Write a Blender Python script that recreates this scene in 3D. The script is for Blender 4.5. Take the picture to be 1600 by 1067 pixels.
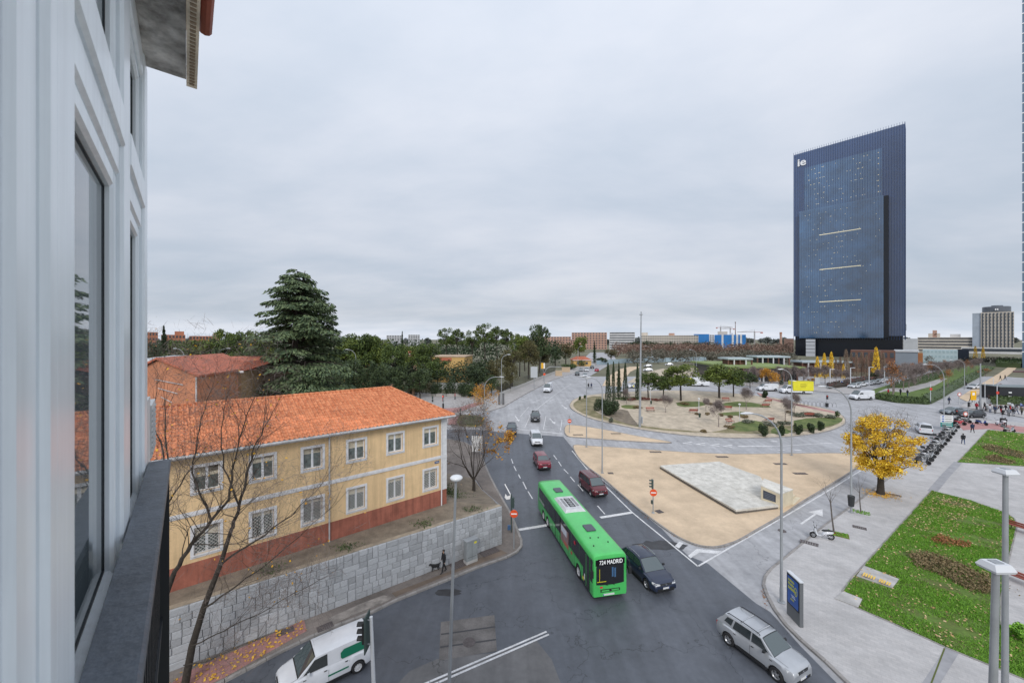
import bpy, bmesh, math, random
import numpy as np
from mathutils import Vector, Matrix

R = math.radians
for o in list(bpy.data.objects):
    bpy.data.objects.remove(o)
SC = bpy.context.scene
COL = SC.collection

# ------------------------------------------------------------------ camera
FPX, CX, HY, EYE = 605.0, 800.0, 530.0, 18.0      # focal length and horizon of the photograph (1600 px wide)
cd = bpy.data.cameras.new('camera')
cam = bpy.data.objects.new('camera', cd); COL.objects.link(cam)
cam.location = (0, 0, EYE); cam.rotation_euler = (R(90), 0, 0)
cd.sensor_width = 36.0; cd.lens = 36.0*FPX/1600.0
cd.shift_y = -3.5/1600.0
cd.clip_start = 0.05; cd.clip_end = 20000
cd.dof.use_dof = True; cd.dof.focus_distance = 32; cd.dof.aperture_fstop = 4.0
SC.camera = cam

# ------------------------------------------------------------------ sky: overcast
W = bpy.data.worlds.new('World'); SC.world = W; W.use_nodes = True
nt = W.node_tree; nt.nodes.clear()
N = lambda t, **k: _node(nt, t, k)
def _node(tree, t, k):
    n = tree.nodes.new(t)
    for a, b in k.items(): setattr(n, a, b)
    return n
SUN_EL, SUN_AZ = 36, 182          # degrees; azimuth clockwise from +Y
out = N('ShaderNodeOutputWorld'); bg = N('ShaderNodeBackground')
sky = N('ShaderNodeTexSky'); sky.sky_type = 'NISHITA'; sky.sun_disc = False
sky.sun_elevation = R(SUN_EL); sky.sun_rotation = R(SUN_AZ); sky.air_density = 1.0; sky.dust_density = 2.0
tc = N('ShaderNodeTexCoord'); sep = N('ShaderNodeSeparateXYZ')
nt.links.new(tc.outputs['Generated'], sep.inputs[0])
zc = N('ShaderNodeMath', operation='MAXIMUM'); nt.links.new(sep.outputs['Z'], zc.inputs[0]); zc.inputs[1].default_value = 0.0
za = N('ShaderNodeMath', operation='ADD'); nt.links.new(zc.outputs[0], za.inputs[0]); za.inputs[1].default_value = 0.16
dv = N('ShaderNodeVectorMath', operation='DIVIDE'); cb = N('ShaderNodeCombineXYZ')
for i in range(3): nt.links.new(za.outputs[0], cb.inputs[i])
nt.links.new(tc.outputs['Generated'], dv.inputs[0]); nt.links.new(cb.outputs[0], dv.inputs[1])
n1 = N('ShaderNodeTexNoise'); n1.inputs['Scale'].default_value = 0.62; n1.inputs['Detail'].default_value = 6; n1.inputs['Roughness'].default_value = 0.52; n1.inputs['Distortion'].default_value = 0.5
n2 = N('ShaderNodeTexNoise'); n2.inputs['Scale'].default_value = 1.9; n2.inputs['Detail'].default_value = 7; n2.inputs['Roughness'].default_value = 0.55
mp = N('ShaderNodeMapping'); mp.inputs['Location'].default_value = (3.4, 1.1, 0); mp.inputs['Rotation'].default_value = (0, 0, R(24)); mp.inputs['Scale'].default_value = (0.8, 1.25, 1)
nt.links.new(dv.outputs[0], mp.inputs[0])
nt.links.new(mp.outputs[0], n1.inputs['Vector']); nt.links.new(mp.outputs[0], n2.inputs['Vector'])
mxn = N('ShaderNodeMix'); mxn.data_type = 'FLOAT'; mxn.inputs[0].default_value = 0.32
nt.links.new(n1.outputs['Fac'], mxn.inputs[2]); nt.links.new(n2.outputs['Fac'], mxn.inputs[3])
cr = N('ShaderNodeValToRGB'); cr.color_ramp.interpolation = 'B_SPLINE'
e = cr.color_ramp.elements
e[0].position = 0.30; e[0].color = (.43, .505, .60, 1)
e[1].position = 0.70; e[1].color = (.715, .735, .79, 1)
m_ = cr.color_ramp.elements.new(0.5); m_.color = (.57, .615, .70, 1)
nt.links.new(mxn.outputs[0], cr.inputs[0])
# an overcast sky grows brighter towards the zenith; a thin bright streak lies over the horizon
gr = N('ShaderNodeMapRange'); gr.inputs['From Min'].default_value = 0.0; gr.inputs['From Max'].default_value = 1.0
gr.inputs['To Min'].default_value = 8.6; gr.inputs['To Max'].default_value = 14.6
nt.links.new(zc.outputs[0], gr.inputs['Value'])
hr = N('ShaderNodeMapRange'); hr.inputs['From Min'].default_value = 0.0; hr.inputs['From Max'].default_value = 0.07
hr.inputs['To Min'].default_value = 1.35; hr.inputs['To Max'].default_value = 1.0; hr.interpolation_type = 'SMOOTHSTEP'
nt.links.new(zc.outputs[0], hr.inputs['Value'])
mu = N('ShaderNodeMath', operation='MULTIPLY'); nt.links.new(gr.outputs[0], mu.inputs[0]); nt.links.new(hr.outputs[0], mu.inputs[1])
vs = N('ShaderNodeVectorMath', operation='SCALE'); nt.links.new(cr.outputs[0], vs.inputs[0]); nt.links.new(mu.outputs[0], vs.inputs['Scale'])
mxs = N('ShaderNodeMix'); mxs.data_type = 'RGBA'; mxs.inputs[0].default_value = 0.93
nt.links.new(sky.outputs[0], mxs.inputs[6]); nt.links.new(vs.outputs[0], mxs.inputs[7])
nt.links.new(mxs.outputs[2], bg.inputs[0]); bg.inputs[1].default_value = 0.1
nt.links.new(bg.outputs[0], out.inputs[0])

sd = bpy.data.lights.new('sun', 'SUN'); sd.energy = 1.5; sd.angle = R(20); sd.color = (1.0, 0.97, 0.92)
sun = bpy.data.objects.new('sun', sd); COL.objects.link(sun)
az, el = R(SUN_AZ), R(SUN_EL)
sv = Vector((math.sin(az)*math.cos(el), math.cos(az)*math.cos(el), math.sin(el)))
sun.rotation_euler = sv.to_track_quat('Z', 'Y').to_euler(); sun.location = (0, 0, 60)
vsn = SC.view_settings
vsn.view_transform = 'Standard'; vsn.look = 'None'; vsn.exposure = 0.17; vsn.gamma = 1.0; vsn.use_curve_mapping = False
try:
    SC.cycles.max_bounces = 6; SC.cycles.transparent_max_bounces = 6
except Exception: pass

# ------------------------------------------------------------------ materials
MATS = {}
def M(name, col, rough=0.75, var=0.0, scale=2.0, col2=None, bump=0.0, bscale=None, metal=0.0, spec=0.5, island=None,
      objvar=0.0, emit=0.0, coat=0.0, pos=False, ior=1.5, alpha=1.0, fine=0.0):
    if name in MATS: return MATS[name]
    m = bpy.data.materials.new(name); m.use_nodes = True; t = m.node_tree
    b = t.nodes['Principled BSDF']
    b.inputs['Roughness'].default_value = rough; b.inputs['Metallic'].default_value = metal
    b.inputs['Specular IOR Level'].default_value = spec; b.inputs['IOR'].default_value = ior
    b.inputs['Coat Weight'].default_value = coat; b.inputs['Coat Roughness'].default_value = 0.05
    c = (*col, 1)
    b.inputs['Base Color'].default_value = c
    cur = None
    if var or col2 or bump or fine:
        if pos:
            g = t.nodes.new('ShaderNodeNewGeometry'); src = g.outputs['Position']
        else:
            g = t.nodes.new('ShaderNodeTexCoord'); src = g.outputs['Object']
    if var or col2:
        n = t.nodes.new('ShaderNodeTexNoise'); n.inputs['Scale'].default_value = scale; n.inputs['Detail'].default_value = 5; n.inputs['Roughness'].default_value = 0.62
        t.links.new(src, n.inputs['Vector'])
        mr = t.nodes.new('ShaderNodeMapRange'); mr.inputs['From Min'].default_value = 0.32; mr.inputs['From Max'].default_value = 0.68
        t.links.new(n.outputs['Fac'], mr.inputs['Value'])
        mx = t.nodes.new('ShaderNodeMix'); mx.data_type = 'RGBA'
        lo = tuple(x*(1-var) for x in col); hi = col2 if col2 else tuple(min(1, x*(1+var)) for x in col)
        mx.inputs[6].default_value = (*lo, 1); mx.inputs[7].default_value = (*hi, 1)
        t.links.new(mr.outputs[0], mx.inputs[0]); cur = mx.outputs[2]
    if fine:
        n = t.nodes.new('ShaderNodeTexNoise'); n.inputs['Scale'].default_value = scale*14; n.inputs['Detail'].default_value = 3
        t.links.new(src, n.inputs['Vector'])
        mr = t.nodes.new('ShaderNodeMapRange'); mr.inputs['From Min'].default_value = 0.3; mr.inputs['From Max'].default_value = 0.7
        mr.inputs['To Min'].default_value = 1-fine; mr.inputs['To Max'].default_value = 1+fine
        t.links.new(n.outputs['Fac'], mr.inputs['Value'])
        sc = t.nodes.new('ShaderNodeVectorMath'); sc.operation = 'SCALE'
        if cur is None: sc.inputs[0].default_value = col
        else: t.links.new(cur, sc.inputs[0])
        t.links.new(mr.outputs[0], sc.inputs['Scale']); cur = sc.outputs[0]
    if island:
        g2 = t.nodes.new('ShaderNodeNewGeometry'); mx = t.nodes.new('ShaderNodeMix'); mx.data_type = 'RGBA'
        if cur is not None: t.links.new(cur, mx.inputs[6])
        else: mx.inputs[6].default_value = c
        mx.inputs[7].default_value = (*island, 1)
        t.links.new(g2.outputs['Random Per Island'], mx.inputs[0]); cur = mx.outputs[2]
    if objvar:
        oi = t.nodes.new('ShaderNodeObjectInfo')
        mr = t.nodes.new('ShaderNodeMapRange'); mr.inputs['To Min'].default_value = 1-objvar; mr.inputs['To Max'].default_value = 1+objvar
        t.links.new(oi.outputs['Random'], mr.inputs['Value'])
        sc = t.nodes.new('ShaderNodeVectorMath'); sc.operation = 'SCALE'
        if cur is None: sc.inputs[0].default_value = col
        else: t.links.new(cur, sc.inputs[0])
        t.links.new(mr.outputs[0], sc.inputs['Scale']); cur = sc.outputs[0]
    if cur is not None: t.links.new(cur, b.inputs['Base Color'])
    if bump:
        n = t.nodes.new('ShaderNodeTexNoise'); n.inputs['Scale'].default_value = bscale or scale*6; n.inputs['Detail'].default_value = 4
        t.links.new(src, n.inputs['Vector'])
        bp = t.nodes.new('ShaderNodeBump'); bp.inputs['Strength'].default_value = bump; bp.inputs['Distance'].default_value = 0.03
        t.links.new(n.outputs['Fac'], bp.inputs['Height']); t.links.new(bp.outputs[0], b.inputs['Normal'])
    if emit:
        b.inputs['Emission Color'].default_value = c; b.inputs['Emission Strength'].default_value = emit
    MATS[name] = m
    return m

def asphalt(name, col, crack=0.5, rough=0.8):
    """worn asphalt: large tone patches, tyre polish, aggregate speckle and a few cracks"""
    m = M(name, col, rough=rough, var=0.14, scale=0.22, bump=0.25, bscale=60, pos=True, fine=0.06)
    t = m.node_tree; b = t.nodes['Principled BSDF']
    src = b.inputs['Base Color'].links[0].from_socket
    g = t.nodes.new('ShaderNodeNewGeometry')
    def mul(fac_socket, lo, hi, a, z, src):
        mr = t.nodes.new('ShaderNodeMapRange'); mr.inputs['From Min'].default_value = a; mr.inputs['From Max'].default_value = z
        mr.inputs['To Min'].default_value = lo; mr.inputs['To Max'].default_value = hi
        t.links.new(fac_socket, mr.inputs['Value'])
        sc = t.nodes.new('ShaderNodeVectorMath'); sc.operation = 'SCALE'
        t.links.new(src, sc.inputs[0]); t.links.new(mr.outputs[0], sc.inputs['Scale']); return sc.outputs[0]
    n = t.nodes.new('ShaderNodeTexNoise'); n.inputs['Scale'].default_value = 1.1; n.inputs['Detail'].default_value = 6; n.inputs['Roughness'].default_value = 0.7
    t.links.new(g.outputs['Position'], n.inputs['Vector'])
    src = mul(n.outputs['Fac'], 0.86, 1.12, 0.3, 0.7, src)
    mp = t.nodes.new('ShaderNodeMapping'); mp.inputs['Rotation'].default_value = (0, 0, R(-12)); mp.inputs['Scale'].default_value = (1.3, 0.05, 1)
    t.links.new(g.outputs['Position'], mp.inputs[0])
    n = t.nodes.new('ShaderNodeTexNoise'); n.inputs['Scale'].default_value = 1.0; n.inputs['Detail'].default_value = 4
    t.links.new(mp.outputs[0], n.inputs['Vector'])
    src = mul(n.outputs['Fac'], 0.90, 1.10, 0.35, 0.65, src)
    v = t.nodes.new('ShaderNodeTexVoronoi'); v.feature = 'DISTANCE_TO_EDGE'; v.inputs['Scale'].default_value = 0.16
    d = t.nodes.new('ShaderNodeTexNoise'); d.inputs['Scale'].default_value = 0.9; d.inputs['Detail'].default_value = 5
    t.links.new(g.outputs['Position'], d.inputs['Vector'])
    ad = t.nodes.new('ShaderNodeVectorMath'); ad.operation = 'MULTIPLY_ADD'; ad.inputs[1].default_value = (2.4, 2.4, 2.4)
    t.links.new(d.outputs['Color'], ad.inputs[0]); t.links.new(g.outputs['Position'], ad.inputs[2])
    t.links.new(ad.outputs[0], v.inputs['Vector'])
    src = mul(v.outputs['Distance'], 1-crack, 1.0, 0.0, 0.006, src)
    t.links.new(src, b.inputs['Base Color'])
    return m

def streaks(m, amt=0.18, sx=2.2, sz=0.12):
    """rain streaks and grime: noise stretched down the wall"""
    t = m.node_tree; b = t.nodes['Principled BSDF']; src = b.inputs['Base Color'].links[0].from_socket
    g = t.nodes.new('ShaderNodeTexCoord'); mp = t.nodes.new('ShaderNodeMapping'); mp.inputs['Scale'].default_value = (sx, sx, sz); t.links.new(g.outputs['Object'], mp.inputs[0])
    n = t.nodes.new('ShaderNodeTexNoise'); n.inputs['Scale'].default_value = 1.5; n.inputs['Detail'].default_value = 6; n.inputs['Roughness'].default_value = 0.7; t.links.new(mp.outputs[0], n.inputs['Vector'])
    mr = t.nodes.new('ShaderNodeMapRange'); mr.inputs['From Min'].default_value = 0.36; mr.inputs['From Max'].default_value = 0.6; mr.inputs['To Min'].default_value = 1-amt; mr.inputs['To Max'].default_value = 1.0; t.links.new(n.outputs['Fac'], mr.inputs['Value'])
    sc = t.nodes.new('ShaderNodeVectorMath'); sc.operation = 'SCALE'; t.links.new(src, sc.inputs[0]); t.links.new(mr.outputs[0], sc.inputs['Scale']); t.links.new(sc.outputs[0], b.inputs['Base Color'])
    return m
def paving(name, col, tile=(0.4, 0.4), joint=0.8, rot=0, var=0.1):
    """pavement slabs: brick texture laid in world coordinates"""
    m = M(name, col, rough=0.8, var=var, scale=0.35, bump=0.12, bscale=25, pos=True, fine=0.04)
    t = m.node_tree; b = t.nodes['Principled BSDF']
    src = b.inputs['Base Color'].links[0].from_socket
    g = t.nodes.new('ShaderNodeNewGeometry')
    mp = t.nodes.new('ShaderNodeMapping'); mp.inputs['Rotation'].default_value = (0, 0, R(rot))
    t.links.new(g.outputs['Position'], mp.inputs[0])
    br = t.nodes.new('ShaderNodeTexBrick'); br.inputs['Scale'].default_value = 1.0
    br.inputs['Brick Width'].default_value = tile[0]; br.inputs['Row Height'].default_value = tile[1]
    br.inputs['Mortar Size'].default_value = 0.011; br.inputs['Mortar Smooth'].default_value = 0.3
    br.inputs['Color1'].default_value = (0.94, 0.94, 0.94, 1); br.inputs['Color2'].default_value = (1.06, 1.05, 1.04, 1); br.inputs['Mortar'].default_value = (joint, joint, joint, 1)
    t.links.new(mp.outputs[0], br.inputs['Vector'])
    mx = t.nodes.new('ShaderNodeVectorMath'); mx.operation = 'MULTIPLY'
    t.links.new(src, mx.inputs[0]); t.links.new(br.outputs['Color'], mx.inputs[1])
    n = t.nodes.new('ShaderNodeTexNoise'); n.inputs['Scale'].default_value = 0.8; n.inputs['Detail'].default_value = 7; n.inputs['Roughness'].default_value = 0.7
    t.links.new(g.outputs['Position'], n.inputs['Vector'])
    mr = t.nodes.new('ShaderNodeMapRange'); mr.inputs['From Min'].default_value = 0.3; mr.inputs['From Max'].default_value = 0.7; mr.inputs['To Min'].default_value = 0.84; mr.inputs['To Max'].default_value = 1.06
    t.links.new(n.outputs['Fac'], mr.inputs['Value'])
    sc = t.nodes.new('ShaderNodeVectorMath'); sc.operation = 'SCALE'
    t.links.new(mx.outputs[0], sc.inputs[0]); t.links.new(mr.outputs[0], sc.inputs['Scale'])
    t.links.new(sc.outputs[0], b.inputs['Base Color'])
    return m

# ------------------------------------------------------------------ terrain profile and pixel -> ground
KN = [-50000, 34] + [38+4*i for i in range(20)] + [50000]
def _hs(y):
    t = min(1, max(0, (y-36)/78.0)); return 3.6*(t*t*(3-2*t))
KH = [_hs(y) for y in KN]
def h(y):
    return float(np.interp(y, KN, KH))
def ray(px, py): return Vector(((px-CX)/FPX, 1.0, (HY-py)/FPX))
def G(px, py, dz=0.0):
    lo, hi = 2.0, 9000.0
    s = (py-HY)/FPX
    for _ in range(60):
        mid = 0.5*(lo+hi)
        if (EYE-h(mid)-dz)/mid > s: lo = mid
        else: hi = mid
    return Vector(((px-CX)/FPX*lo, lo, h(lo)+dz))
def P(px, py, d): return Vector(((px-CX)/FPX*d, d, EYE+(HY-py)/FPX*d))
def ZT(py, d): return EYE+(HY-py)/FPX*d
def GL(pts, dz=0.0): return [G(a, b, dz).xy for a, b in pts]

# ------------------------------------------------------------------ object helpers
def props(o, label=None, cat=None, group=None, kind=None):
    if label: o['label'] = label
    if cat: o['category'] = cat
    if group: o['group'] = group
    if kind: o['kind'] = kind
    return o
def link(name, me, parent=None, loc=(0, 0, 0), rz=0.0, sc=1.0, **k):
    o = bpy.data.objects.new(name, me); COL.objects.link(o)
    o.location = loc; o.rotation_euler = (0, 0, rz); o.scale = (sc, sc, sc) if isinstance(sc, (int, float)) else sc
    if parent is not None: o.parent = parent
    return props(o, **k)
def thing(name, label, cat, loc=(0, 0, 0), rz=0.0, group=None, sc=1.0):
    return link(name, None, None, loc, rz, sc, label=label, cat=cat, group=group)
def copytree(o, parent=None):
    c = o.copy(); COL.objects.link(c)
    c.parent = parent
    for ch in o.children: copytree(ch, c)
    return c
def dup(root, loc, rz=0.0, sc=1.0, label=None, group=None):
    c = copytree(root); c.location = loc; c.rotation_euler = (0, 0, rz)
    c.scale = (sc, sc, sc) if isinstance(sc, (int, float)) else sc
    if label: c['label'] = label
    if group: c['group'] = group
    return c
ORDN = ('first', 'second', 'third', 'fourth', 'fifth', 'sixth', 'seventh', 'eighth', 'ninth', 'tenth', 'eleventh', 'twelfth', 'thirteenth', 'fourteenth', 'fifteenth', 'sixteenth')
def rank(v, vs): return ORDN[sorted(vs).index(v)]
class Proto:
    """first use hands out the prototype itself, later uses copy it"""
    def __init__(self, root): self.r = root; self.used = False
    def put(self, loc, rz=0.0, sc=1.0, label=None, group=None):
        if self.used: return dup(self.r, loc, rz, sc, label, group)
        self.used = True; r = self.r
        r.location = loc; r.rotation_euler = (0, 0, rz); r.scale = (sc, sc, sc) if isinstance(sc, (int, float)) else sc
        if label: r['label'] = label
        if group: r['group'] = group
        return r

def np_mesh(name, V, F, mats, smooth=False, mi=None):
    V = np.asarray(V, dtype=np.float32); F = np.asarray(F, dtype=np.int32)
    me = bpy.data.meshes.new(name)
    n, k = F.shape
    me.vertices.add(len(V)); me.vertices.foreach_set('co', V.ravel())
    me.loops.add(n*k); me.loops.foreach_set('vertex_index', F.ravel())
    me.polygons.add(n); me.polygons.foreach_set('loop_start', np.arange(0, n*k, k, dtype=np.int32))
    try: me.polygons.foreach_set('loop_total', np.full(n, k, dtype=np.int32))
    except Exception: pass
    for m in (mats if isinstance(mats, (list, tuple)) else [mats]): me.materials.append(m)
    if mi is not None: me.polygons.foreach_set('material_index', np.asarray(mi, dtype=np.int32))
    if smooth: me.polygons.foreach_set('use_smooth', np.ones(n, dtype=bool))
    me.update(calc_edges=True); me.validate()
    return me

class MB:
    def __init__(self): self.V = []; self.F = []; self.I = []
    def add(self, vs, fs, m=0):
        b = len(self.V); self.V += [tuple(v) for v in vs]
        for f in fs: self.F.append(tuple(i+b for i in f)); self.I.append(m)
        return self
    def quad(self, a, b, c, d, m=0): return self.add([a, b, c, d], [(0, 1, 2, 3)], m)
    def poly(self, pts, m=0): return self.add(pts, [tuple(range(len(pts)))], m)
    def box(self, c, s, m=0, rz=0.0, mat=None, bev=0.0):
        x, y, z = s[0]/2, s[1]/2, s[2]/2
        vs = [Vector((a*x, b*y, c2*z)) for c2 in (-1, 1) for a, b in ((-1, -1), (1, -1), (1, 1), (-1, 1))]
        if mat is not None: vs = [mat @ v for v in vs]
        elif rz:
            q = Matrix.Rotation(rz, 3, 'Z'); vs = [q @ v for v in vs]
        c = Vector(c)
        return self.add([v+c for v in vs], [(3, 2, 1, 0), (4, 5, 6, 7), (0, 1, 5, 4), (1, 2, 6, 5), (2, 3, 7, 6), (3, 0, 4, 7)], m)
    def span(self, x0, x1, y0, y1, z0, z1, m=0):
        return self.box(((x0+x1)/2, (y0+y1)/2, (z0+z1)/2), (abs(x1-x0), abs(y1-y0), abs(z1-z0)), m)
    def tube(self, pts, rads, n=6, m=0, cap=True):
        pts = [Vector(p) for p in pts]
        if isinstance(rads, (int, float)): rads = [rads]*len(pts)
        rings = []; base = len(self.V)
        prev = None
        for i, p in enumerate(pts):
            t = (pts[min(i+1, len(pts)-1)]-pts[max(i-1, 0)])
            t = t.normalized() if t.length > 1e-9 else Vector((0, 0, 1))
            if prev is None:
                a = Vector((1, 0, 0)) if abs(t.x) < 0.9 else Vector((0, 1, 0))
                u = t.cross(a).normalized()
            else:
                u = prev - t*prev.dot(t); u = u.normalized() if u.length > 1e-6 else t.orthogonal().normalized()
            prev = u; w = t.cross(u)
            for k in range(n):
                an = 2*math.pi*k/n
                self.V.append(tuple(p+(u*math.cos(an)+w*math.sin(an))*rads[i]))
        for i in range(len(pts)-1):
            for k in range(n):
                a = base+i*n+k; b = base+i*n+(k+1) % n
                self.F.append((a, b, b+n, a+n)); self.I.append(m)
        if cap:
            self.F.append(tuple(base+k for k in reversed(range(n)))); self.I.append(m)
            q = base+(len(pts)-1)*n
            self.F.append(tuple(q+k for k in range(n))); self.I.append(m)
        return self
    def lathe(self, prof, n=16, m=0, c=(0, 0, 0), axis='Z', cap=True):
        base = len(self.V); c = Vector(c)
        for r, z in prof:
            for k in range(n):
                an = 2*math.pi*k/n
                v = Vector((r*math.cos(an), r*math.sin(an), z))
                if axis == 'Y': v = Vector((v.x, v.z, -v.y))
                if axis == 'X': v = Vector((v.z, v.x, v.y))
                self.V.append(tuple(v+c))
        for i in range(len(prof)-1):
            for k in range(n):
                a = base+i*n+k; b = base+i*n+(k+1) % n
                self.F.append((a, b, b+n, a+n)); self.I.append(m)
        if cap and prof[0][0] > 1e-6: self.F.append(tuple(base+k for k in reversed(range(n)))); self.I.append(m)
        if cap and prof[-1][0] > 1e-6:
            q = base+(len(prof)-1)*n; self.F.append(tuple(q+k for k in range(n))); self.I.append(m)
        return self
    def prism(self, poly, z0, z1, m=0):
        n = len(poly); b = [(p[0], p[1], z0) for p in poly]; t = [(p[0], p[1], z1) for p in poly]
        fs = [tuple(reversed(range(n))), tuple(range(n, 2*n))]+[(i, (i+1) % n, n+(i+1) % n, n+i) for i in range(n)]
        return self.add(b+t, fs, m)
    def xform(self, mat, start=0):
        for i in range(start, len(self.V)): self.V[i] = tuple(mat @ Vector(self.V[i]))
        return self
    def mesh(self, name, mats, smooth=False, angle=None):
        me = bpy.data.meshes.new(name); me.from_pydata(self.V, [], self.F)
        for mt in (mats if isinstance(mats, (list, tuple)) else [mats]): me.materials.append(mt)
        if len(me.polygons) == len(self.I): me.polygons.foreach_set('material_index', self.I)
        if smooth or angle:
            me.polygons.foreach_set('use_smooth', [True]*len(me.polygons))
            if angle: me.set_sharp_from_angle(angle=R(angle))
        me.update(); return me
    def build(self, name, mats, parent=None, loc=(0, 0, 0), rz=0.0, smooth=False, angle=None, **k):
        return link(name, self.mesh(name, mats, smooth, angle), parent, loc, rz, **k)

def area2(p): return 0.5*sum(p[i][0]*p[(i+1) % len(p)][1]-p[(i+1) % len(p)][0]*p[i][1] for i in range(len(p)))
def ccw(p): return list(p) if area2(p) > 0 else list(reversed(p))
def inset(poly, d):
    poly = ccw([Vector(p).to_2d() for p in poly]); n = len(poly); out_ = []
    for i in range(n):
        a, b, c = poly[i-1], poly[i], poly[(i+1) % n]
        e1 = (b-a).normalized(); e2 = (c-b).normalized()
        n1_ = Vector((-e1.y, e1.x)); n2_ = Vector((-e2.y, e2.x))
        q = n1_+n2_
        if q.length < 1e-4: q = n1_.copy()
        q.normalize(); k = max(0.5, q.dot(n1_))
        out_.append(b+q*(d/k))
    return out_
def smooth_poly(p, it=1):
    p = [Vector(q).to_2d() for q in p]
    for _ in range(it):
        r_ = []
        for i in range(len(p)):
            a, b = p[i], p[(i+1) % len(p)]; r_ += [a*.75+b*.25, a*.25+b*.75]
        p = r_
    return p
def drape(poly, off, mat, name, parent=None, skirt=0.0, **k):
    """a sheet lying on the terrain at height off, optionally with a skirt down to the terrain"""
    poly = ccw([Vector(p).to_2d() for p in poly])
    bm = bmesh.new()
    f = bm.faces.new([bm.verts.new((p.x, p.y, 0)) for p in poly])
    f.normal_update()
    bmesh.ops.triangulate(bm, faces=[f])
    ys = [p.y for p in poly]
    for y in KN[1:-1]:
        if min(ys) < y < max(ys):
            bmesh.ops.bisect_plane(bm, geom=bm.verts[:]+bm.edges[:]+bm.faces[:], plane_co=(0, y, 0), plane_no=(0, 1, 0), dist=1e-5)
    if skirt:
        be = [e_ for e_ in bm.edges if len(e_.link_faces) == 1]
        r_ = bmesh.ops.extrude_edge_only(bm, edges=be)
        low = {v for v in r_['geom'] if isinstance(v, bmesh.types.BMVert)}
    else: low = set()
    for v in bm.verts: v.co.z = h(v.co.y)+off-(skirt if v in low else 0)
    bmesh.ops.recalc_face_normals(bm, faces=bm.faces[:])
    me = bpy.data.meshes.new(name); bm.to_mesh(me); bm.free(); me.materials.append(mat)
    if me.polygons and sum(p.normal.z*p.area for p in me.polygons) < 0: me.flip_normals()
    return link(name, me, parent, **k)

_rg = np.random.default_rng(7)
def leaf_quads(C, size, rng, up=0.3, aspect=1.0, jit=0.35, fold=False):
    """one small quad per centre, random tilt; returns V, F"""
    C = np.asarray(C, dtype=np.float64); n = len(C)
    nn = rng.normal(size=(n, 3)); nn[:, 2] = np.abs(nn[:, 2])+up
    nn /= np.linalg.norm(nn, axis=1)[:, None]
    a = rng.normal(size=(n, 3)); u = np.cross(nn, a); u /= (np.linalg.norm(u, axis=1)[:, None]+1e-9); v = np.cross(nn, u)
    s = (np.asarray(size)*(1+jit*rng.uniform(-1, 1, n)))[:, None]*0.5
    u = u*s*aspect; v = v*s
    V = np.stack([C-u-v*.6, C+u*.2-v, C+u+v*.6, C-u*.2+v], axis=1).reshape(-1, 3)
    F = np.arange(4*n).reshape(n, 4)
    return V, F
def cat_vf(parts):
    Vs, Fs, b = [], [], 0
    for V, F in parts:
        Vs.append(V); Fs.append(F+b); b += len(V)
    return np.concatenate(Vs), np.concatenate(Fs)
def shell_pts(rng, n, c, r, fill=0.55):
    d = rng.normal(size=(n, 3)); d /= np.linalg.norm(d, axis=1)[:, None]
    rad = (fill+(1-fill)*rng.uniform(0, 1, n)**0.6)[:, None]
    return np.asarray(c)+d*rad*np.asarray(r)
def text_mesh(s, size, mat, name, parent, mtx, extrude=0.004, xs=1.0, bold=0.0, align='CENTER'):
    cu = bpy.data.curves.new(name, 'FONT'); cu.body = s; cu.size = size; cu.extrude = extrude; cu.align_x = align; cu.align_y = 'CENTER'
    cu.offset = bold; cu.resolution_u = 3
    o = bpy.data.objects.new(name, cu); COL.objects.link(o)
    bpy.context.view_layer.update()
    me = bpy.data.meshes.new_from_object(o.evaluated_get(bpy.context.evaluated_depsgraph_get()))
    bpy.data.objects.remove(o)
    me.transform(mtx @ Matrix.Diagonal((xs, 1, 1, 1))); me.materials.clear(); me.materials.append(mat)
    return link(name, me, parent)
# ================================================================== the ground and roads
ASN = asphalt('asphalt_dark', (0.090, 0.099, 0.118), 0.55, 0.42)
ASO = asphalt('asphalt_grey', (0.36, 0.362, 0.378), 0.4)
ASM = asphalt('asphalt_mid', (0.15, 0.148, 0.15), 0.5)
SAND = M('sand_binder', (0.58, 0.45, 0.315), rough=0.9, var=0.16, scale=0.33, bump=0.15, bscale=18, pos=True, fine=0.05)
SAND2 = M('pale_gravel', (0.47, 0.40, 0.31), rough=0.95, var=0.22, scale=0.8, bump=0.2, bscale=9, pos=True, fine=0.10)
PAVE = paving('pale_paving', (0.455, 0.445, 0.445), (0.4, 0.2), 0.86, 38)
PAVE2 = paving('paving_left', (0.19, 0.165, 0.150), (0.3, 0.3), 0.8, 52, 0.3)
PINK = paving('pink_paving', (0.36, 0.185, 0.17), (0.3, 0.3), 0.75, 52, 0.2)
PAVE3 = paving('far_paving', (0.40, 0.385, 0.38), (0.4, 0.4), 0.85, 10)
KERB = M('kerb_stone', (0.27, 0.255, 0.245), rough=0.85, var=0.25, scale=1.3, bump=0.2, bscale=20, pos=True)
PAINT = M('road_paint', (0.54, 0.54, 0.55), rough=0.75, var=0.05, scale=1.1, col2=(0.74, 0.74, 0.75), pos=True, fine=0.22)
EARTH = M('bare_earth', (0.20, 0.165, 0.125), rough=0.95, var=0.3, scale=0.9, bump=0.4, bscale=8, pos=True, fine=0.12)
LAWN = M('lawn_soil', (0.135, 0.125, 0.04), rough=0.9, var=0.3, scale=0.35, col2=(0.10, 0.20, 0.025), bump=0.4, bscale=14, pos=True, fine=0.2)
DRY = M('dry_lawn', (0.20, 0.19, 0.085), rough=0.95, var=0.35, scale=0.5, col2=(0.31, 0.26, 0.16), bump=0.3, bscale=9, pos=True, fine=0.2)
DIRT = M('plain_ground', (0.15, 0.145, 0.095), rough=0.95, var=0.35, scale=0.03, pos=True)
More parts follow.
